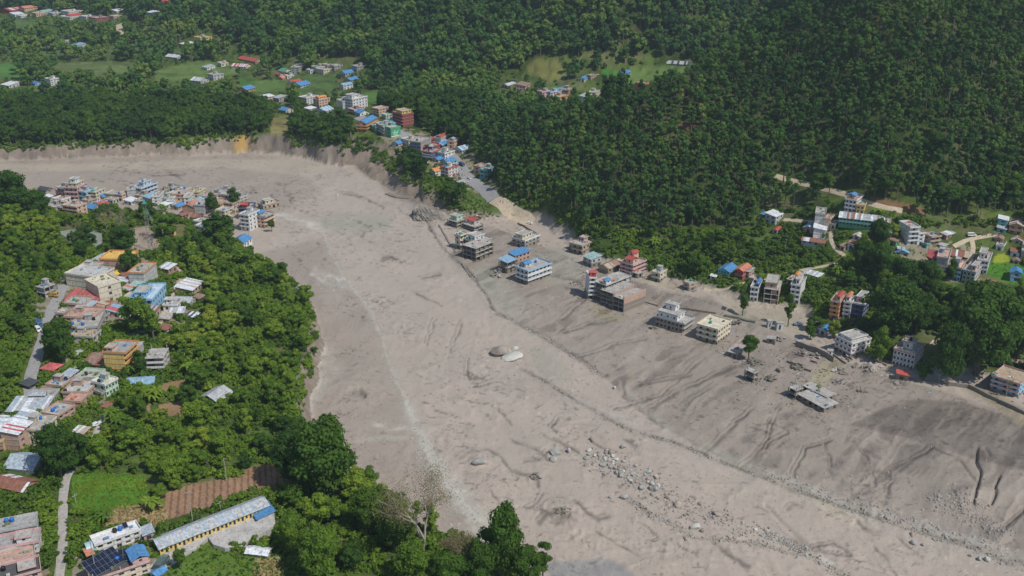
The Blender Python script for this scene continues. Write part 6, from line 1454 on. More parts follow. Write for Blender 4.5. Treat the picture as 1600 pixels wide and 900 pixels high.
# ------------------------------------------------------------------ stones, walls, wreckage (after the scatter helpers)
stone_cloud("river_gravel", "pale stones strewn along the river's gravel streaks", [(GULLY[4], 3, 9), ([(655,680),(690,745),(750,830)], 9, 30), ([(500,545),(490,630)], 8, 9), ([(500,440),(545,445)], 12, 8)], 1700, (ROCKP, ROCKM, ROCKM), .12, .5, 31)
stone_cloud("bank_gravel", "grey and brown stones along the eroded channel edges", [([(925,712),(1010,755),(1080,798),(1200,835)], 20, 18), (GULLY[2], 2, 6), ([(1180,732),(1320,783),(1440,822),(1600,880)], 8, 14), (GULLY[3], 4, 8), (GULLY[0], 3, 4), ([(1480,775),(1510,800),(1570,840)], 22, 14), ([(1200,832),(1260,862)], 5, 5)], 5200, (ROCKM, ROCKB, ROCKB), .14, .75, 32)
stone_cloud("scattered_stones", "single stones and scraps scattered over the mud", [([(820,400),(1000,520),(1400,640)], 60, 60), ([(600,300),(640,500),(900,800)], 60, 120), ([(1100,560),(1300,700),(1500,760)], 60, 60), ([(200,270),(500,290)], 80, 30), ([(1160,580),(1280,560),(1420,590)], 26, 14)], 1500, (ROCKB, ROCKM, ROCKB), .12, .55, 33)

def outcrop():
    p = pt(672, 338); bm = bmesh.new(); bmesh.ops.create_icosphere(bm, subdivisions=5, radius=1)
    for v_ in bm.verts:
        x, y, z = v_.co; n = fbm(np.array([x * 2 + 3]), np.array([z * 2 + y]), 4, 7)[0]; st = ((z * 5.5 + x * 3.2 + n * 2) % 1.0); k = 1 + .38 * (n - .5) + .055 * (st > .5) - .05 * (st < .15)
        v_.co = (x * 13.5 * k, y * 8 * k, z * 8.0 * k - x * 2.2)
    me = bpy.data.meshes.new("rock"); bm.to_mesh(me); bm.free(); me.materials.append(mat("outcrop_rock", (.24, .215, .185), .9, .45, .35, bump=.8)); o = bpy.data.objects.new("rock_outcrop", me); COL.objects.link(o)
    o.location = (p.x, p.y, p.z - 3.5); o.rotation_euler = (0, .12, -.35); tag(o, "dark ribbed rock outcrop at the foot of the green spur", "rock")
outcrop()
WOODM = mat("broken_timber", (.20, .15, .11), .9, .35, 1.5); MUDW = wall_mat("mud", 0)
def debris(u, v, wpx, n, label, seed, tall=1.0, mats3=None):
    r = random.Random(seed); p = pt(u, v); R = wpx / scale_at(v) / 2; root = empty("rubble_heap", p); tag(root, label, "rubble"); ms = mats3 or [MUDW, WOODM, SLAB]
    for mi in range(3):
        V, F = [], []
        for i in range(max(2, n // 3)):
            L_ = r.uniform(.6, 2.6) * (1.5 if mi == 1 else 1); w = r.uniform(.08, .25) if mi == 1 else r.uniform(.5, 1.6); h = r.uniform(.08, .3); k = len(V); abox(V, F, -L_/2, L_/2, -w/2, w/2, -h/2, h/2)
            a = math.radians(r.uniform(0, 360)); M_ = Matrix.Translation((r.gauss(0, .42) * R, r.gauss(0, .42) * R, r.uniform(.1, .9) * tall)) @ Matrix.Rotation(a, 4, 'Z') @ Matrix.Rotation(r.uniform(-.6, .6), 4, 'Y') @ Matrix.Rotation(r.uniform(-.5, .5), 4, 'X')
            V[k:] = [tuple(M_ @ Vector(q_)) for q_ in V[k:]]
        tag(mesh_obj(["rubble", "timber", "slab_pieces"][mi], V, F, ms[mi], root), kind="stuff")
GRNB = mat("tangled_branches", (.17, .18, .13), .95, .3, 1.2)
for i, (u, v, w, n, lab, tl) in enumerate([(776,431,26,26,"tall tangle of mud-caked wreckage leaning on the blue-roofed houses",4.0),(724,397,16,18,"wreckage at the foot of the narrow cream tower",1.6),(1243,574,26,26,"greenish tangle of wreckage among broken walls",1.2),
   (1204,592,26,22,"greenish heap of branches left of the broken walls",1.2),(1182,568,26,24,"pile of roots and posts beside the round tree",1.6),(1218,530,18,14,"collapsed wreckage below the ruined gateway",1.5),(1328,562,14,14,"wrecked post heap beside the white red-banded house",1.6),
   (1312,582,22,18,"twisted sheet and timber wreckage in the mud, left",1.0),(1353,576,26,22,"broken hut with slabs, mid right of the mud",2.2),(1312,598,18,14,"low timber scraps in front of the wreckage",.8),(1345,613,18,14,"low ring of branches on a mud mound",.7),
   (1022,513,18,16,"greenish scrap heap left of the grey and white house",.7),(897,443,18,12,"dark timber scraps left of the leaning tower",.6),(756,371,14,12,"dark scraps beside the half-buried road",.6),(745,338,30,26,"red and white roof wreckage near the grassy spur",1.0),
   (1150,505,16,16,"uprooted bush and stump behind the cream house",1.6),(1402,600,18,12,"low scraps along the shore",.5),(1275,556,22,18,"broken brick bits inside the ruined yard",.8),(1254,552,16,14,"broken brick bits at the yard's upper end",.8),
   (925,425,26,22,"scattered household scraps behind the leaning tower",.7),(1003,432,14,12,"collapsed bits below the pink house",1.0),(360,300,26,18,"timber wreckage at the water side of the buried village",1.0),(398,300,24,12,"dark floating timber beyond the buried village",.5),
   (308,346,26,20,"brown planks among the village trees",.9),(880,800,26,16,"dark branches caught in the lower river wave",.6),(835,745,22,14,"dark branches in the river left of the boulders",.5)]):
    debris(u, v, w, n, lab, 100 + i, tl * 1.15, [MUDW, WOODM, GRNB] if "green" in lab or "branch" in lab or "root" in lab else ([MUDW, tin_mat("red"), tin_mat("white")] if "red and white" in lab else None))
def scraps():
    r = random.Random(77); V, F, MI = [], [], []
    for (cx_, cy_, R) in MUDDY + [(float(pt(u, v).x), float(pt(u, v).y), 9) for u, v in ((1250,565),(1270,575),(1335,570),(1210,590),(1360,590),(1190,560),(1180,620),(1230,600),(1300,600),(1420,600),(930,428),(700,350),(360,305),(120,305),(300,302),(220,300))]:
        for _ in range(26):
            a = r.uniform(0, 6.28); q_ = R * r.uniform(.85, 1.7); x, y = cx_ + q_ * math.cos(a), cy_ + q_ * math.sin(a); z = float(height(x, y)); L_ = r.uniform(.3, 1.9); w = r.uniform(.08, .6); k = len(V); abox(V, F, -L_/2, L_/2, -w/2, w/2, -.15, r.uniform(.05, .3))
            M_ = Matrix.Translation((x, y, z + .05)) @ Matrix.Rotation(r.uniform(0, 6.28), 4, 'Z') @ Matrix.Rotation(r.uniform(-.4, .4), 4, 'Y'); V[k:] = [tuple(M_ @ Vector(c)) for c in V[k:]]; MI += [r.choice((0, 0, 0, 1, 1, 2, 3))] * 6
    tag(mesh_obj("scattered_debris", V, F, mats=[MUDW, WOODM, SLAB, tin_mat("bgrey")], midx=MI), "scraps of timber, slabs and sheet lying in the mud around the houses", "debris", None, "stuff")
scraps()
BR = mat("brick_pieces", (.34, .22, .16), .9, .3, 1.0, stain=.5)
def wall_run(pts, h, t, m, label, name="wall_run", cat="wall", top=None):
    P = [pt(*q_) for q_ in pts]; root = empty(name, P[0]); tag(root, label, cat); V, F = [], []; Vc, Fc = [], []
    for a, b in zip(P[:-1], P[1:]):
        d = Vector((b.x - a.x, b.y - a.y, 0)); L_ = d.length; ang = math.atan2(d.y, d.x); n = max(1, int(L_ / 4)); s_ = Vector((-d.y, d.x, 0)).normalized() * t / 2
        for i in range(n):
            p0 = a.lerp(b, i / n); p1 = a.lerp(b, (i + 1) / n); hh = h * random.uniform(.88, 1.05); z0 = float(height(p0.x, p0.y)); z1 = float(height(p1.x, p1.y)); k = len(V)
            for (pp, zz) in ((p0, z0), (p1, z1)):
                for sg in (-1, 1):
                    for hz in (-1.5, hh): V.append((pp.x + sg * s_.x - P[0].x, pp.y + sg * s_.y - P[0].y, zz + hz - P[0].z))
            F += [(k,k+4,k+5,k+1),(k+2,k+3,k+7,k+6),(k+1,k+5,k+7,k+3),(k,k+1,k+3,k+2),(k+4,k+6,k+7,k+5)]
    mesh_obj("wall_panel", V, F, m, root)
for q_ in [([(1243,541),(1275,551),(1302,566)], 2.9, .35, MUDW, "long brown retaining wall left of the white red-banded house"),([(1300,553),(1322,569)], .9, .5, MUDW, "thin low wall from the white gate box to the shore"),
   ([(1481,603),(1513,606),(1537,618),(1562,630),(1600,648),(1630,655)], 1.8, .6, MUDW, "dark canal wall running to the right edge"),([(1418,592),(1440,598),(1470,601)], .9, .4, MUDW, "low shore wall below the pink-banded house"),
   ([(1062,484),(1090,487),(1118,491)], 1.2, .3, MUDW, "low buried wall behind the grey and white house"),([(1132,494),(1155,498),(1180,504)], 1.0, 1.6, GRNB, "buried hedge row behind the cream house"),([(809,350),(824,358),(841,368)], 1.3, .35, MUDW, "dark leaning wall along the half-buried road"),
   ([(1242,554),(1256,558)], .8, .3, BR, "low brick wall piece, upper left in the ruined yard"),([(1229,566),(1244,571)], 1.0, .5, MUDW, "low wall piece, lower left in the ruined yard"),([(1246,569),(1254,572)], .8, .3, BR, "low brick wall piece, middle of the ruined yard"),
   ([(1256,578),(1267,582)], 1.1, .3, MUDW, "low wall piece, bottom right in the ruined yard"),([(1266,565),(1276,568)], 1.1, .3, BR, "low brick wall piece, right in the ruined yard"),([(1212,579),(1219,583)], 1.6, .3, MUDW, "short free-standing wall stub left of the ruined yard"),
   ([(1235,598),(1245,601)], .7, .3, MUDW, "tiny wall stub above the long sunken building"),([(1213,558),(1232,545),(1240,541)], .6, .3, MUDW, "low broken wall leading to the brown retaining wall"),([(1365,562),(1385,572)], .9, .4, MUDW, "low wall between the two-toned tree and pink-banded house"),
   ([(996,472),(1010,474),(1028,479)], .9, .3, MUDW, "broken fence line right of the pink brick block"),([(686,352),(712,395)], .6, .8, MUDW, "ragged line of buried wall along the channel, upper"),([(722,412),(736,434)], .7, .9, MUDW, "ragged line of buried wall along the channel, lower"),
   ([(150,552),(130,590)], .7, .25, SLAB, "low concrete kerb wall along the small lawn"),([(95,470),(88,500),(84,520)], .9, .3, SLAB, "low wall along the inner side of the left road"),([(88,905),(90,860)], .5, .4, SLAB, "pale kerb along the concrete lane"),
   ([(605,303),(622,309),(640,310)], .9, 4.0, MUDW, "flat slab roof poking out of mud below the spur")]:
    wall_run(*q_)
# leaning red-trimmed slab house, gate boxes
def small(u, v, w, d, h, yaw, m, label, name, cat, tilt=(0, 0), roofm=None, parts=()):
    p = pt(u, v); root = empty(name, p, yaw); root.rotation_euler = (tilt[0], tilt[1], yaw); tag(root, label, cat); V, F = [], []
    holes = [(w * .3, w * .62, .6, h * .75)] if h > 1.6 else []
    wall_side(V, F, (0, 0), (1, 0), (0, -1), w, h, holes, .2); wall_side(V, F, (w, 0), (0, 1), (1, 0), d, h, []); wall_side(V, F, (w, d), (-1, 0), (0, 1), w, h, []); wall_side(V, F, (0, d), (0, -1), (-1, 0), d, h, [])
    mesh_obj("wall", V, F, m, root); box_obj("roof", roofm or SLAB, root, (-.25, w + .25, -.25, d + .25, h, h + .18))
    if holes: put_window(root, window_mesh(w * .32, h * .75 - .6, ""), (w * .3, .12, .6), (1, 0))
    return root
small(1398,593,5.5,3.5,3.4,-.35,MUDW,"leaning mud-caked room with red roof edge by the shore","small_building","building",(.12,.1),tin_mat("red"))
small(1247,541,2.2,2.0,2.3,.2,trim_mat("white"),"small white gate box at the upper end of the retaining wall","gate_box","gate"); small(1293,555,2.4,2.0,2.4,-.2,trim_mat("white"),"small white gate box at the lower end of the retaining wall","gate_box","gate")
small(1199,513,2.2,2.2,4.0,.1,trim_mat("lgrey"),"left pillar room of the ruined gateway","gate_pillar","gate",(.05,.05)); small(1213,517,3.4,3.0,4.2,.1,trim_mat("lgrey"),"right pillar room of the ruined gateway","gate_pillar","gate",(-.05,.08)); small(1198,536,4.0,3.0,2.6,-.5,MUDW,"half-buried guard room below the ruined gateway","small_building","building",(.1,-.1))
small(826,436,1,1,1,0,MUDW,"grey concrete block beside the blue parapet house","concrete_block","rubble")
def slab_roof(u, v, w, d, label, yaw): o = box_obj("buried_roof", MUDW, None, (-w/2, w/2, -d/2, d/2, -1, .55)); p = pt(u, v); o.location = p; o.rotation_euler = (.04, .03, yaw); tag(o, label, "roof")
slab_roof(1258,617,6,4,"small buried slab roof behind the long sunken building",-.6)

# ------------------------------------------------------------------ yard of the school, pond
def prism(name, px, lift, depth, m, label, kind_="structure"):
    P = [pt(*q_) for q_ in px]; zt = max(p.z for p in P) + lift if lift is not None else sum(p.z for p in P) / len(P)
    n = len(P); V = [(p.x, p.y, zt) for p in P] + [(p.x, p.y, zt - depth) for p in P]; F = [tuple(range(n))] + [(i, i + n, (i + 1) % n + n, (i + 1) % n) for i in range(n)]
    o = mesh_obj(name, V, F, m); bm = bmesh.new(); bm.from_mesh(o.data); bmesh.ops.recalc_face_normals(bm, faces=bm.faces); bm.to_mesh(o.data); bm.free(); tag(o, label, None, None, kind_); return o
YARD = mat("yard_concrete", (.47, .45, .42), .92, .18, .35, stain=.6, bump=.15)
prism("courtyard", [(234,886),(251,870),(330,839),(400,811),(428,812),(431,828),(420,838),(392,849),(378,860),(352,862),(334,856),(326,845),(305,860),(268,884),(244,906)], .25, 5, YARD, "pale concrete school yard with a curved retaining wall")
WATER = mat("pond_water", (.17, .19, .13), .08, .15, .15)
def flat_water(px, label):
    P = [pt(*q_) for q_ in px]; z = sorted(p.z for p in P)[len(P) // 2] + .5; mesh_obj("pond", [(p.x, p.y, z) for p in P], [tuple(range(len(P)))], mat("pond_green", (.27, .28, .20), .15, .12, .1)); tag(bpy.data.objects[-1] if 0 else COL.objects[-1], label, None, None, "structure")
flat_water([(84,362),(112,363),(140,366),(160,372),(161,384),(150,387),(130,380),(108,374),(86,372)], "still grey-green pond among trees")

# ------------------------------------------------------------------ vehicles
GLASS = WING; TYRE = mat("tyre_rubber", (.02, .02, .02), .9, .1)
def wheel_mesh():
    V, F = [], []; n = 12
    for y_ in (-.11, .11):
        for r_ in (.34, .18):
            for i in range(n): a = 2*math.pi*i/n; V.append((r_*math.cos(a), y_, r_*math.sin(a)))
    for i in range(n):
        j = (i+1)%n; F += [(i, j, 2*n+j, 2*n+i), (i, n+i, n+j, j), (2*n+i, 2*n+j, 3*n+j, 3*n+i)]
    F += [tuple(n+i for i in range(n)), tuple(3*n+i for i in range(n))]; me = bpy.data.meshes.new("wheel"); me.from_pydata(V, [], F); me.materials.append(TYRE); me.update(); return me
WHEEL = wheel_mesh()
def prof_mesh(prof, hw, name, m, parent, inset=.0):
    V = [(x, -hw, z) for x, z in prof] + [(x, hw, z) for x, z in prof]; n = len(prof); F = [tuple(range(n)), tuple(range(2*n-1, n-1, -1))] + [(i, i+n, (i+1)%n+n, (i+1)%n) for i in range(n)]
    o = mesh_obj(name, V, F, m, parent); bv = o.modifiers.new("bevel", 'BEVEL'); bv.width = .05; bv.segments = 2; return o
def vehicle(u, v, kind_, c, yaw, label, cat):
    p = pt(u, v, 0, .05); root = empty("parked_" + cat.replace(" ", "_"), p, yaw); tag(root, label, cat); m = mat("paint_%d_%d_%d" % tuple(int(q_*100) for q_ in c), c, .35, .06)
    if kind_ == "van": L_, W_, pr = 4.8, .9, [(-2.4,.35),(-2.4,1.85),(-2.2,2.05),(1.3,2.05),(1.95,1.25),(2.4,1.1),(2.45,.35)]
    elif kind_ == "truck": L_, W_, pr = 6.2, 1.05, [(1.2,.5),(1.2,2.3),(2.6,2.3),(2.9,1.4),(3.0,.5)]
    elif kind_ == "pickup": L_, W_, pr = 5.2, .92, [(-2.5,.45),(-2.5,1.15),(-.6,1.15),(-.4,1.8),(.9,1.8),(1.5,1.15),(2.5,1.05),(2.5,.45)]
    else: L_, W_, pr = 4.0, .82, [(-2,.35),(-2,.95),(-1.5,1.0),(-1.05,1.45),(.45,1.45),(1.05,1.0),(1.95,.85),(2,.35)]
    prof_mesh(pr, W_, "body", m, root)
    top = max(z for _, z in pr); gz = top - (.75 if kind_ in ("van", "truck") else .42)
    x0, x1 = {"van": (-2.1, 1.2), "truck": (1.35, 2.5), "pickup": (-.3, .8), "car": (-.95, .4)}[kind_]
    box_obj("side_windows", GLASS, root, (x0, x1, -W_ - .012, W_ + .012, gz, top - .14))
    wx = {"van": (1.34, 1.9, 1.95, 1.3), "truck": (2.62, 2.86, 2.2, 1.5), "pickup": (.96, 1.42, 1.72, 1.22), "car": (.5, .98, 1.4, 1.05)}[kind_]
    mesh_obj("windscreen", [(wx[0]+.03, -W_*.85, wx[2]+.03), (wx[0]+.03, W_*.85, wx[2]+.03), (wx[1]+.06, W_*.85, wx[3]+.03), (wx[1]+.06, -W_*.85, wx[3]+.03)], [(0, 1, 2, 3)], GLASS, root)
    if kind_ == "truck":
        box_obj("cargo_bed", mat("truck_bed_%d" % int(c[0]*100), tuple(q_ * .7 for q_ in c), .7, .2), root, (-3.1, 1.05, -1.15, 1.15, .8, 2.6)); 
    for x_ in (-L_ * .3, L_ * .3):
        for s_ in (-1, 1):
            w_ = bpy.data.objects.new("wheel", WHEEL); COL.objects.link(w_); w_.parent = root; w_.location = (x_, s_ * W_ * .93, .34)
    for s_ in (-1, 1): box_obj("headlight", mat("headlight_glass", (.8, .8, .75), .2, .02), root, (L_ / 2 + (.0 if kind_ != "truck" else -.1), L_ / 2 + .03 + (0 if kind_ != "truck" else -.06), s_ * W_ * .7 - .14, s_ * W_ * .7 + .14, .7, .88))
vehicle(1518,369,"van",(.75,.75,.74),.05,"white van parked at the bend of the village lane","van"); vehicle(1247,508,"pickup",(.16,.22,.28),.15,"blue-grey pickup standing in the mud by the narrow tree","pickup")
vehicle(60,517,"van",(.72,.72,.70),-.9,"white van parked on the left road's outer side","van"); vehicle(61,509,"truck",(.08,.16,.32),-.9,"dark blue truck right behind the white van","truck"); vehicle(82,464,"truck",(.50,.34,.08),.1,"yellow-brown truck beside the unfinished concrete house","truck")
vehicle(827,350,"car",(.70,.74,.72),-.3,"pale car stuck at the sandy end of the highway","car"); vehicle(151,665,"car",(.72,.74,.76),1.0,"silver car on the short lane between trees","car"); vehicle(254,884,"truck",(.14,.19,.17),1.4,"green-covered truck in the strip beside the school yard","truck")
vehicle(137,687,"car",(.74,.74,.72),1.1,"white car at the lower end of the short lane","car"); vehicle(163,401,"van",(.75,.75,.75),.3,"white van among trees above the orange tent","van"); vehicle(704,236,"car",(.25,.12,.10),-.8,"small dark red car at the highway bend","car"); vehicle(722,259,"truck",(.12,.13,.2),-1.0,"dark truck parked on the highway's right side","truck")
vehicle(708,274,"van",(.30,.09,.08),-1.1,"dark red van beside the crowd on the highway","van"); vehicle(1563,552,"car",(.3,.05,.06),-.2,"red car on the dusty road behind the big trees","car"); vehicle(733,280,"car",(.6,.6,.6),-.9,"light grey car going down the highway","car")

# ------------------------------------------------------------------ people
def person_mesh(shirt, trousers, skin=(.26, .15, .10)):
    V, F, MI = [], [], []
    def lathe(prof, cx, cy, mi, n=7, sy=.62):
        k = len(V)
        for r_, z in prof:
            for i in range(n): a = 2*math.pi*i/n; V.append((cx + r_*math.cos(a), cy + r_*math.sin(a)*sy, z))
        for j in range(len(prof)-1):
            for i in range(n): F.append((k+j*n+i, k+j*n+(i+1)%n, k+(j+1)*n+(i+1)%n, k+(j+1)*n+i)); MI.append(mi)
    for s_ in (-1, 1):
        lathe([(.05,.02),(.055,.3),(.075,.5),(.095,.85),(.06,.95)], s_*.10, 0, 1, sy=1)
        k = len(F); tube(V, F, (s_*.19,0,1.42), (s_*.27,.02,1.12), .055, .045, 5); tube(V, F, (s_*.27,.02,1.12), (s_*.27,.10,.85), .042, .03, 5); MI.extend([0]*6 + [2]*6); 
    lathe([(.15,.86),(.16,1.0),(.15,1.15),(.20,1.38),(.17,1.47),(.06,1.52),(.055,1.56)], 0, 0, 0); lathe([(.055,1.54),(.09,1.6),(.105,1.68),(.09,1.77),(.03,1.82)], 0, 0, 2, sy=1.0); lathe([(.112,1.69),(.10,1.79),(.03,1.845)], 0, -.01, 3, sy=1.0)
    me = bpy.data.meshes.new("person"); me.from_pydata(V, [], F)
    for m_ in (mat("shirt_%d_%d_%d" % tuple(int(c*99) for c in shirt), shirt, .9, .1), mat("trousers_%d" % int(trousers[0]*999), trousers, .9, .1), mat("skin", skin, .7, .05), mat("dark_hair", (.02,.018,.015), .6, .05)): me.materials.append(m_)
    me.polygons.foreach_set("material_index", MI[:len(F)]); me.update(); return me
SH = [(.55,.08,.07),(.10,.14,.35),(.7,.7,.68),(.06,.06,.07),(.30,.30,.32),(.65,.45,.10),(.12,.30,.22),(.5,.2,.3)]
PM = [person_mesh(s_, [(.04,.05,.09),(.10,.09,.08),(.03,.03,.03)][i % 3]) for i, s_ in enumerate(SH)]
emp = bpy.data.meshes.new("none")
def crowd(name, label, line, n, w, seed):
    r = np.random.default_rng(seed); P = []
    for i in range(n):
        k = r.integers(len(line) - 1); t = r.random(); u = line[k][0]*(1-t) + line[k+1][0]*t + r.normal()*w; v = line[k][1]*(1-t) + line[k+1][1]*t + r.normal()*w*.4; P.append(tuple(pt(u, v)))
    o = stuff_cloud(name, label, P, r.uniform(.9, 1.08, n), np.zeros(n), r.uniform(0, 6.28, n), [(m_, emp) for m_ in PM], "crowd")
def proto2(): pass
crowd("crowd", "crowd of people standing below the big dark tree near the orange house", [(1309,500),(1322,506),(1345,510)], 75, 5, 1); crowd("crowd", "crowd of people on the bare clearing by the lattice mast", [(222,368),(238,376),(244,388),(248,395)], 85, 4, 2)
crowd("crowd", "people walking along the highway bend", [(702,255),(712,268),(716,282)], 55, 4, 3); crowd("crowd", "people lined up beside the white van on the village lane", [(1526,368),(1550,367),(1565,368)], 30, 3, 4); crowd("crowd", "crowd along the dusty road at the right edge", [(1550,559),(1575,564),(1602,572)], 60, 5, 5)
crowd("crowd", "people along the top of the left road", [(82,452),(96,438),(106,432)], 26, 4, 6); crowd("crowd", "people by the pond's far side", [(90,345),(118,347),(150,349)], 26, 4, 7)
WALKERS = [(737,294,1,"in dark blue on the lower highway"),(745,304,0,"in a red shirt on the sandy road end"),(782,316,0,"in red near the sandy slope"),(786,318,3,"in black beside the red one on the sandy slope"),(803,338,0,"in red low on the sandy road"),(800,336,2,"in white low on the sandy road"),(1229,278,3,"in black at the start of the hillside track"),(1233,277,3,"in dark clothes further along the hillside track"),(1365,315,3,"in dark clothes on the hillside track above the yellow house"),(90,473,2,"in white riding on the left road"),(252,478,4,"in grey on the sandy track"),(726,275,5,"in yellow at the middle of the highway"),(54,540,0,"in red on the left road")]
for u, v, k, lab in WALKERS:
    o = bpy.data.objects.new("person", PM[k]); COL.objects.link(o); o.location = pt(u, v, 0, .12); o.rotation_euler = (0, 0, random.uniform(0, 6.28)); tag(o, "person " + lab, "person")

# ------------------------------------------------------------------ masts, poles, panels, flags
STEEL = mat("mast_steel", (.30, .36, .34), .6, .15, 1.0, metal=.3)
def mast(u, v, hpx, wb, wt, label, lean=0):
    p = pt(u, v); H = hpx / (scale_at(v) * .93); root = empty("lattice_mast", p); root.rotation_euler = (0, lean, .4); tag(root, label, "mast"); n = 10; C4 = [(-1,-1),(1,-1),(1,1),(-1,1)]
    def cp(i, k): t = i / n; w = wb * (1 - t) + wt * t; return (C4[k][0]*w/2, C4[k][1]*w/2, H*t)
    for k in range(4): V, F = [], []; tube(V, F, cp(0, k), cp(n, k), .11, .07, 5); mesh_obj("leg", V, F, STEEL, root)
    V, F = [], []
    for i in range(n):
        for k in range(4): j = (k+1) % 4; tube(V, F, cp(i, k), cp(i+1, j), .045, .045, 4); tube(V, F, cp(i+1, k), cp(i+1, j), .045, .045, 4)
    tag(mesh_obj("bracing", V, F, STEEL, root), kind="stuff"); box_obj("platform", mat("mast_teal", (.10, .32, .36), .6, .1), root, (-wt*.9, wt*.9, -wt*.9, wt*.9, H - .1, H + .12), (-wt*.5, wt*.5, -wt*.5, wt*.5, H + .12, H + 2.0))
mast(236,393,68,2.2,1.3,"tall grey-green lattice mast above the bare clearing"); mast(248,370,36,1.6,.5,"shorter leaning lattice mast right of the tall one",-.25)
POLE = mat("pole_concrete", (.34, .33, .31), .9, .15)
def pole(u, v, hpx, label):
    p = pt(u, v); H = hpx / (scale_at(v) * .9); root = empty("utility_pole", p); root.rotation_euler = (0, 0, random.uniform(0, 3)); tag(root, label, "utility pole"); V, F = [], []; tube(V, F, (0,0,-1), (0,0,H), .17, .10, 8); mesh_obj("shaft", V, F, POLE, root); box_obj("crossarm", POLE, root, (-.9,.9,-.06,.06,H-.5,H-.38)); box_obj("insulator", trim_mat("white"), root, (-.8,-.7,-.05,.05,H-.38,H-.2), (.7,.8,-.05,.05,H-.38,H-.2), (-.05,.05,-.05,.05,H-.38,H+.1))
for q_ in [(354,752,34,"utility pole at the right of the ploughed field"),(301,815,46,"brown utility pole behind the school"),(119,787,14,"short white topped post beside the lane"),(70,520,30,"utility pole on the inner side of the left road"),(112,508,26,"pole at the roadside brick terraces"),(390,378,22,"pole beside the blue-roofed hut in the wood"),(152,905,60,"pole at the bottom edge by the lane"),(1466,600,26,"white leaning pole below the huge dark tree"),(1226,398,22,"thin pole among the trees of the right slope"),(345,800,16,"thin pole beside the school")]: pole(*q_)
PANEL = mat("solar_cells", (.015, .022, .045), .18, .12, .4); ALU = mat("aluminium", (.62, .63, .64), .4, .05, 1, metal=.6)
def solar(labelkey, fx, fy, nx_, ny_, yaw, label, tilt=.32, dz=.5):
    root0, w, d, H, ex, ey, bz = next(BUILT[k] for k in BUILT if labelkey in k); c = Vector(root0.location[:2]) + ex * w * fx + ey * d * fy; r_ = empty("solar_array", (c.x, c.y, bz + H + .16 + dz), root0.rotation_euler.z + yaw); r_.rotation_euler = (tilt, 0, root0.rotation_euler.z + yaw); tag(r_, label, "solar panels")
    me = None
    for i in range(nx_):
        for j in range(ny_):
            if me is None: V, F = [], []; abox(V, F, 0, 1.35, 0, 2.2, 0, .05); me = bpy.data.meshes.new("panel"); me.from_pydata(V, [], F); me.materials.append(PANEL)
            o = bpy.data.objects.new("panel", me); COL.objects.link(o); o.parent = r_; o.location = (i * 1.42, j * 2.28, 0)
    V, F = [], []; abox(V, F, -.06, nx_*1.42, -.06, ny_*2.28, -.1, -.02); mesh_obj("mounting_frame", V, F, ALU, r_)
    V, F = [], []
    for x_, y_ in ((.1,.1),(nx_*1.4-.2,.1),(.1,ny_*2.2),(nx_*1.4-.2,ny_*2.2)): abox(V, F, x_, x_+.08, y_, y_+.08, -1.2 - y_*math.sin(tilt), -.08)
    tag(mesh_obj("support", V, F, ALU, r_), kind="stuff")
K = "solar panels on its roof"; solar(K, .03, .12, 5, 3, .28, "leftmost and largest array of black solar panels"); solar(K, .30, .35, 4, 3, .28, "middle array of black solar panels"); solar(K, .52, .60, 5, 2, -.25, "rear array of black solar panels")
solar("long white house with arched porch", .70, .62, 1, 1, .0, "single small solar panel on the white roof")
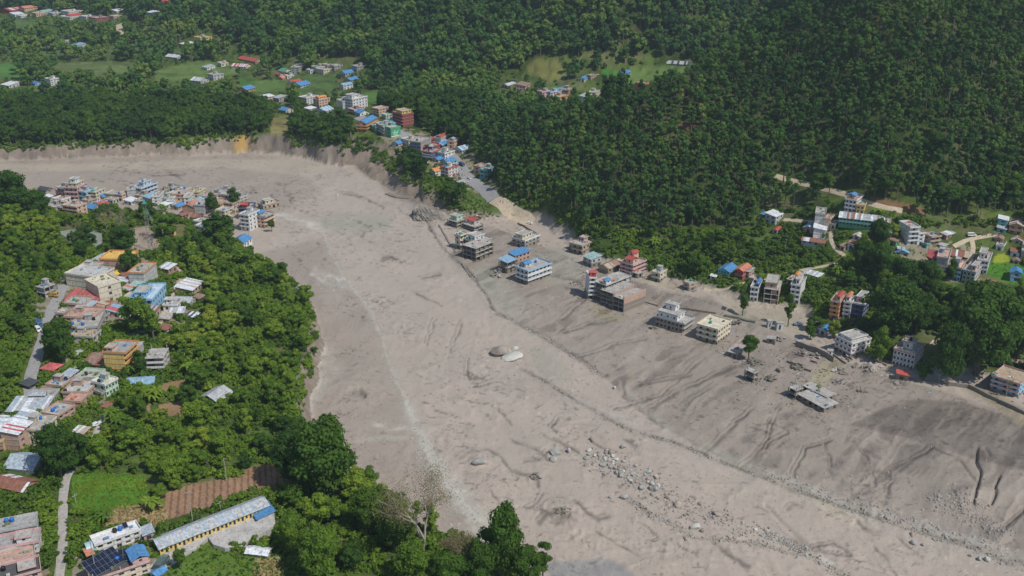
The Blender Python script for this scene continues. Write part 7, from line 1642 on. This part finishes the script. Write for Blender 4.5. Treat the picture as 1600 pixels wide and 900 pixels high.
# arched porch, roof posters, painted wall
def arch():
    root0, w, d, H, ex, ey, bz = BUILT["long white house with arched porch and blue roof tank"]; V, F = [], []; R = 2.3; n = 14
    for i in range(n + 1):
        a = math.pi * i / n
        for x_, r_ in ((-2.6, R), (-2.6, R-.14), (0, R-.14), (0, R)): V.append((x_, d*.45 + r_*math.cos(a), 1.8 + r_*math.sin(a)))
    for i in range(n):
        for k in range(4): F.append((i*4+k, i*4+(k+1)%4, (i+1)*4+(k+1)%4, (i+1)*4+k))
    mesh_obj("arched_porch", V, F, mat("porch_sheet", (.35,.50,.52), .4, .2), root0); box_obj("porch_roof", tin_mat("salmon"), root0, (-3.6, -1.0, -3.2, d*.3, 3.0, 3.12))
arch()
def billboard():
    root0, w, d, H, ex, ey, bz = BUILT["house with a large green painted advertising wall"]; WP = mat("white_paint", (.72,.76,.70), .8, .08)
    V, F = [], []; abox(V, F, -.0, w, -.16, -.12, .4, H - .3); mesh_obj("green_panel", V, F, mat("green_paint", (.06,.34,.17), .7, .1), root0)
    V, F = [], []; z0 = H*.42; lh = H*.20; lw = w*.075; 
    for i in range(6):                                                     # a word too small to read: letter-like strokes
        x0 = w*.2 + i*lw*1.22; abox(V, F, x0, x0 + lw*.3, -.19, -.165, z0, z0 + lh*(1.15 if i in (0, 2) else .85)); abox(V, F, x0 + lw*.34, x0 + lw, -.19, -.165, z0 + lh*.62, z0 + lh*.86)
        if i % 2: abox(V, F, x0 + lw*.72, x0 + lw, -.19, -.165, z0, z0 + lh*.58)
    for i in range(7): x0 = w*.28 + i*lw*.8; abox(V, F, x0, x0 + lw*.5, -.19, -.165, z0 - lh*.75, z0 - lh*.25)
    abox(V, F, w*.36, w*.46, -.19, -.165, z0 + lh*1.3, z0 + lh*1.6); abox(V, F, w*.72, w*.76, -.19, -.165, z0 + lh, z0 + lh*1.6); abox(V, F, w*.03, w*.93, -.19, -.165, H*.10, H*.19)
    tag(mesh_obj("painted_lettering", V, F, WP, root0), "white lettering and bar too far away to read"); 
billboard()
# ------------------------------------------------------------------ air
def haze_box():
    x0, x1, y0, y1, z0, z1 = -5200, 5200, -60, 5300, -30, 900
    V = [(x0,y0,z0),(x1,y0,z0),(x1,y1,z0),(x0,y1,z0),(x0,y0,z1),(x1,y0,z1),(x1,y1,z1),(x0,y1,z1)]
    F = [(0,3,2,1),(4,5,6,7),(0,1,5,4),(1,2,6,5),(2,3,7,6),(3,0,4,7)]
    m = bpy.data.materials.new("haze_air"); m.use_nodes = True; nt = m.node_tree; nt.nodes.clear(); out = nt.nodes.new("ShaderNodeOutputMaterial")
    pv = nt.nodes.new("ShaderNodeVolumePrincipled"); pv.inputs["Color"].default_value = (.72, .88, 1, 1); pv.inputs["Density"].default_value = HAZE; pv.inputs["Anisotropy"].default_value = .2
    nt.links.new(pv.outputs[0], out.inputs["Volume"]); m.volume_intersection_method = 'FAST' if hasattr(m, 'volume_intersection_method') else None
    tag(mesh_obj("haze", V, F, m), label="thin bluish daytime haze over the valley", kind="stuff")
HAZE = 0.000095
try: haze_box()
except TypeError as e: print("haze", e)
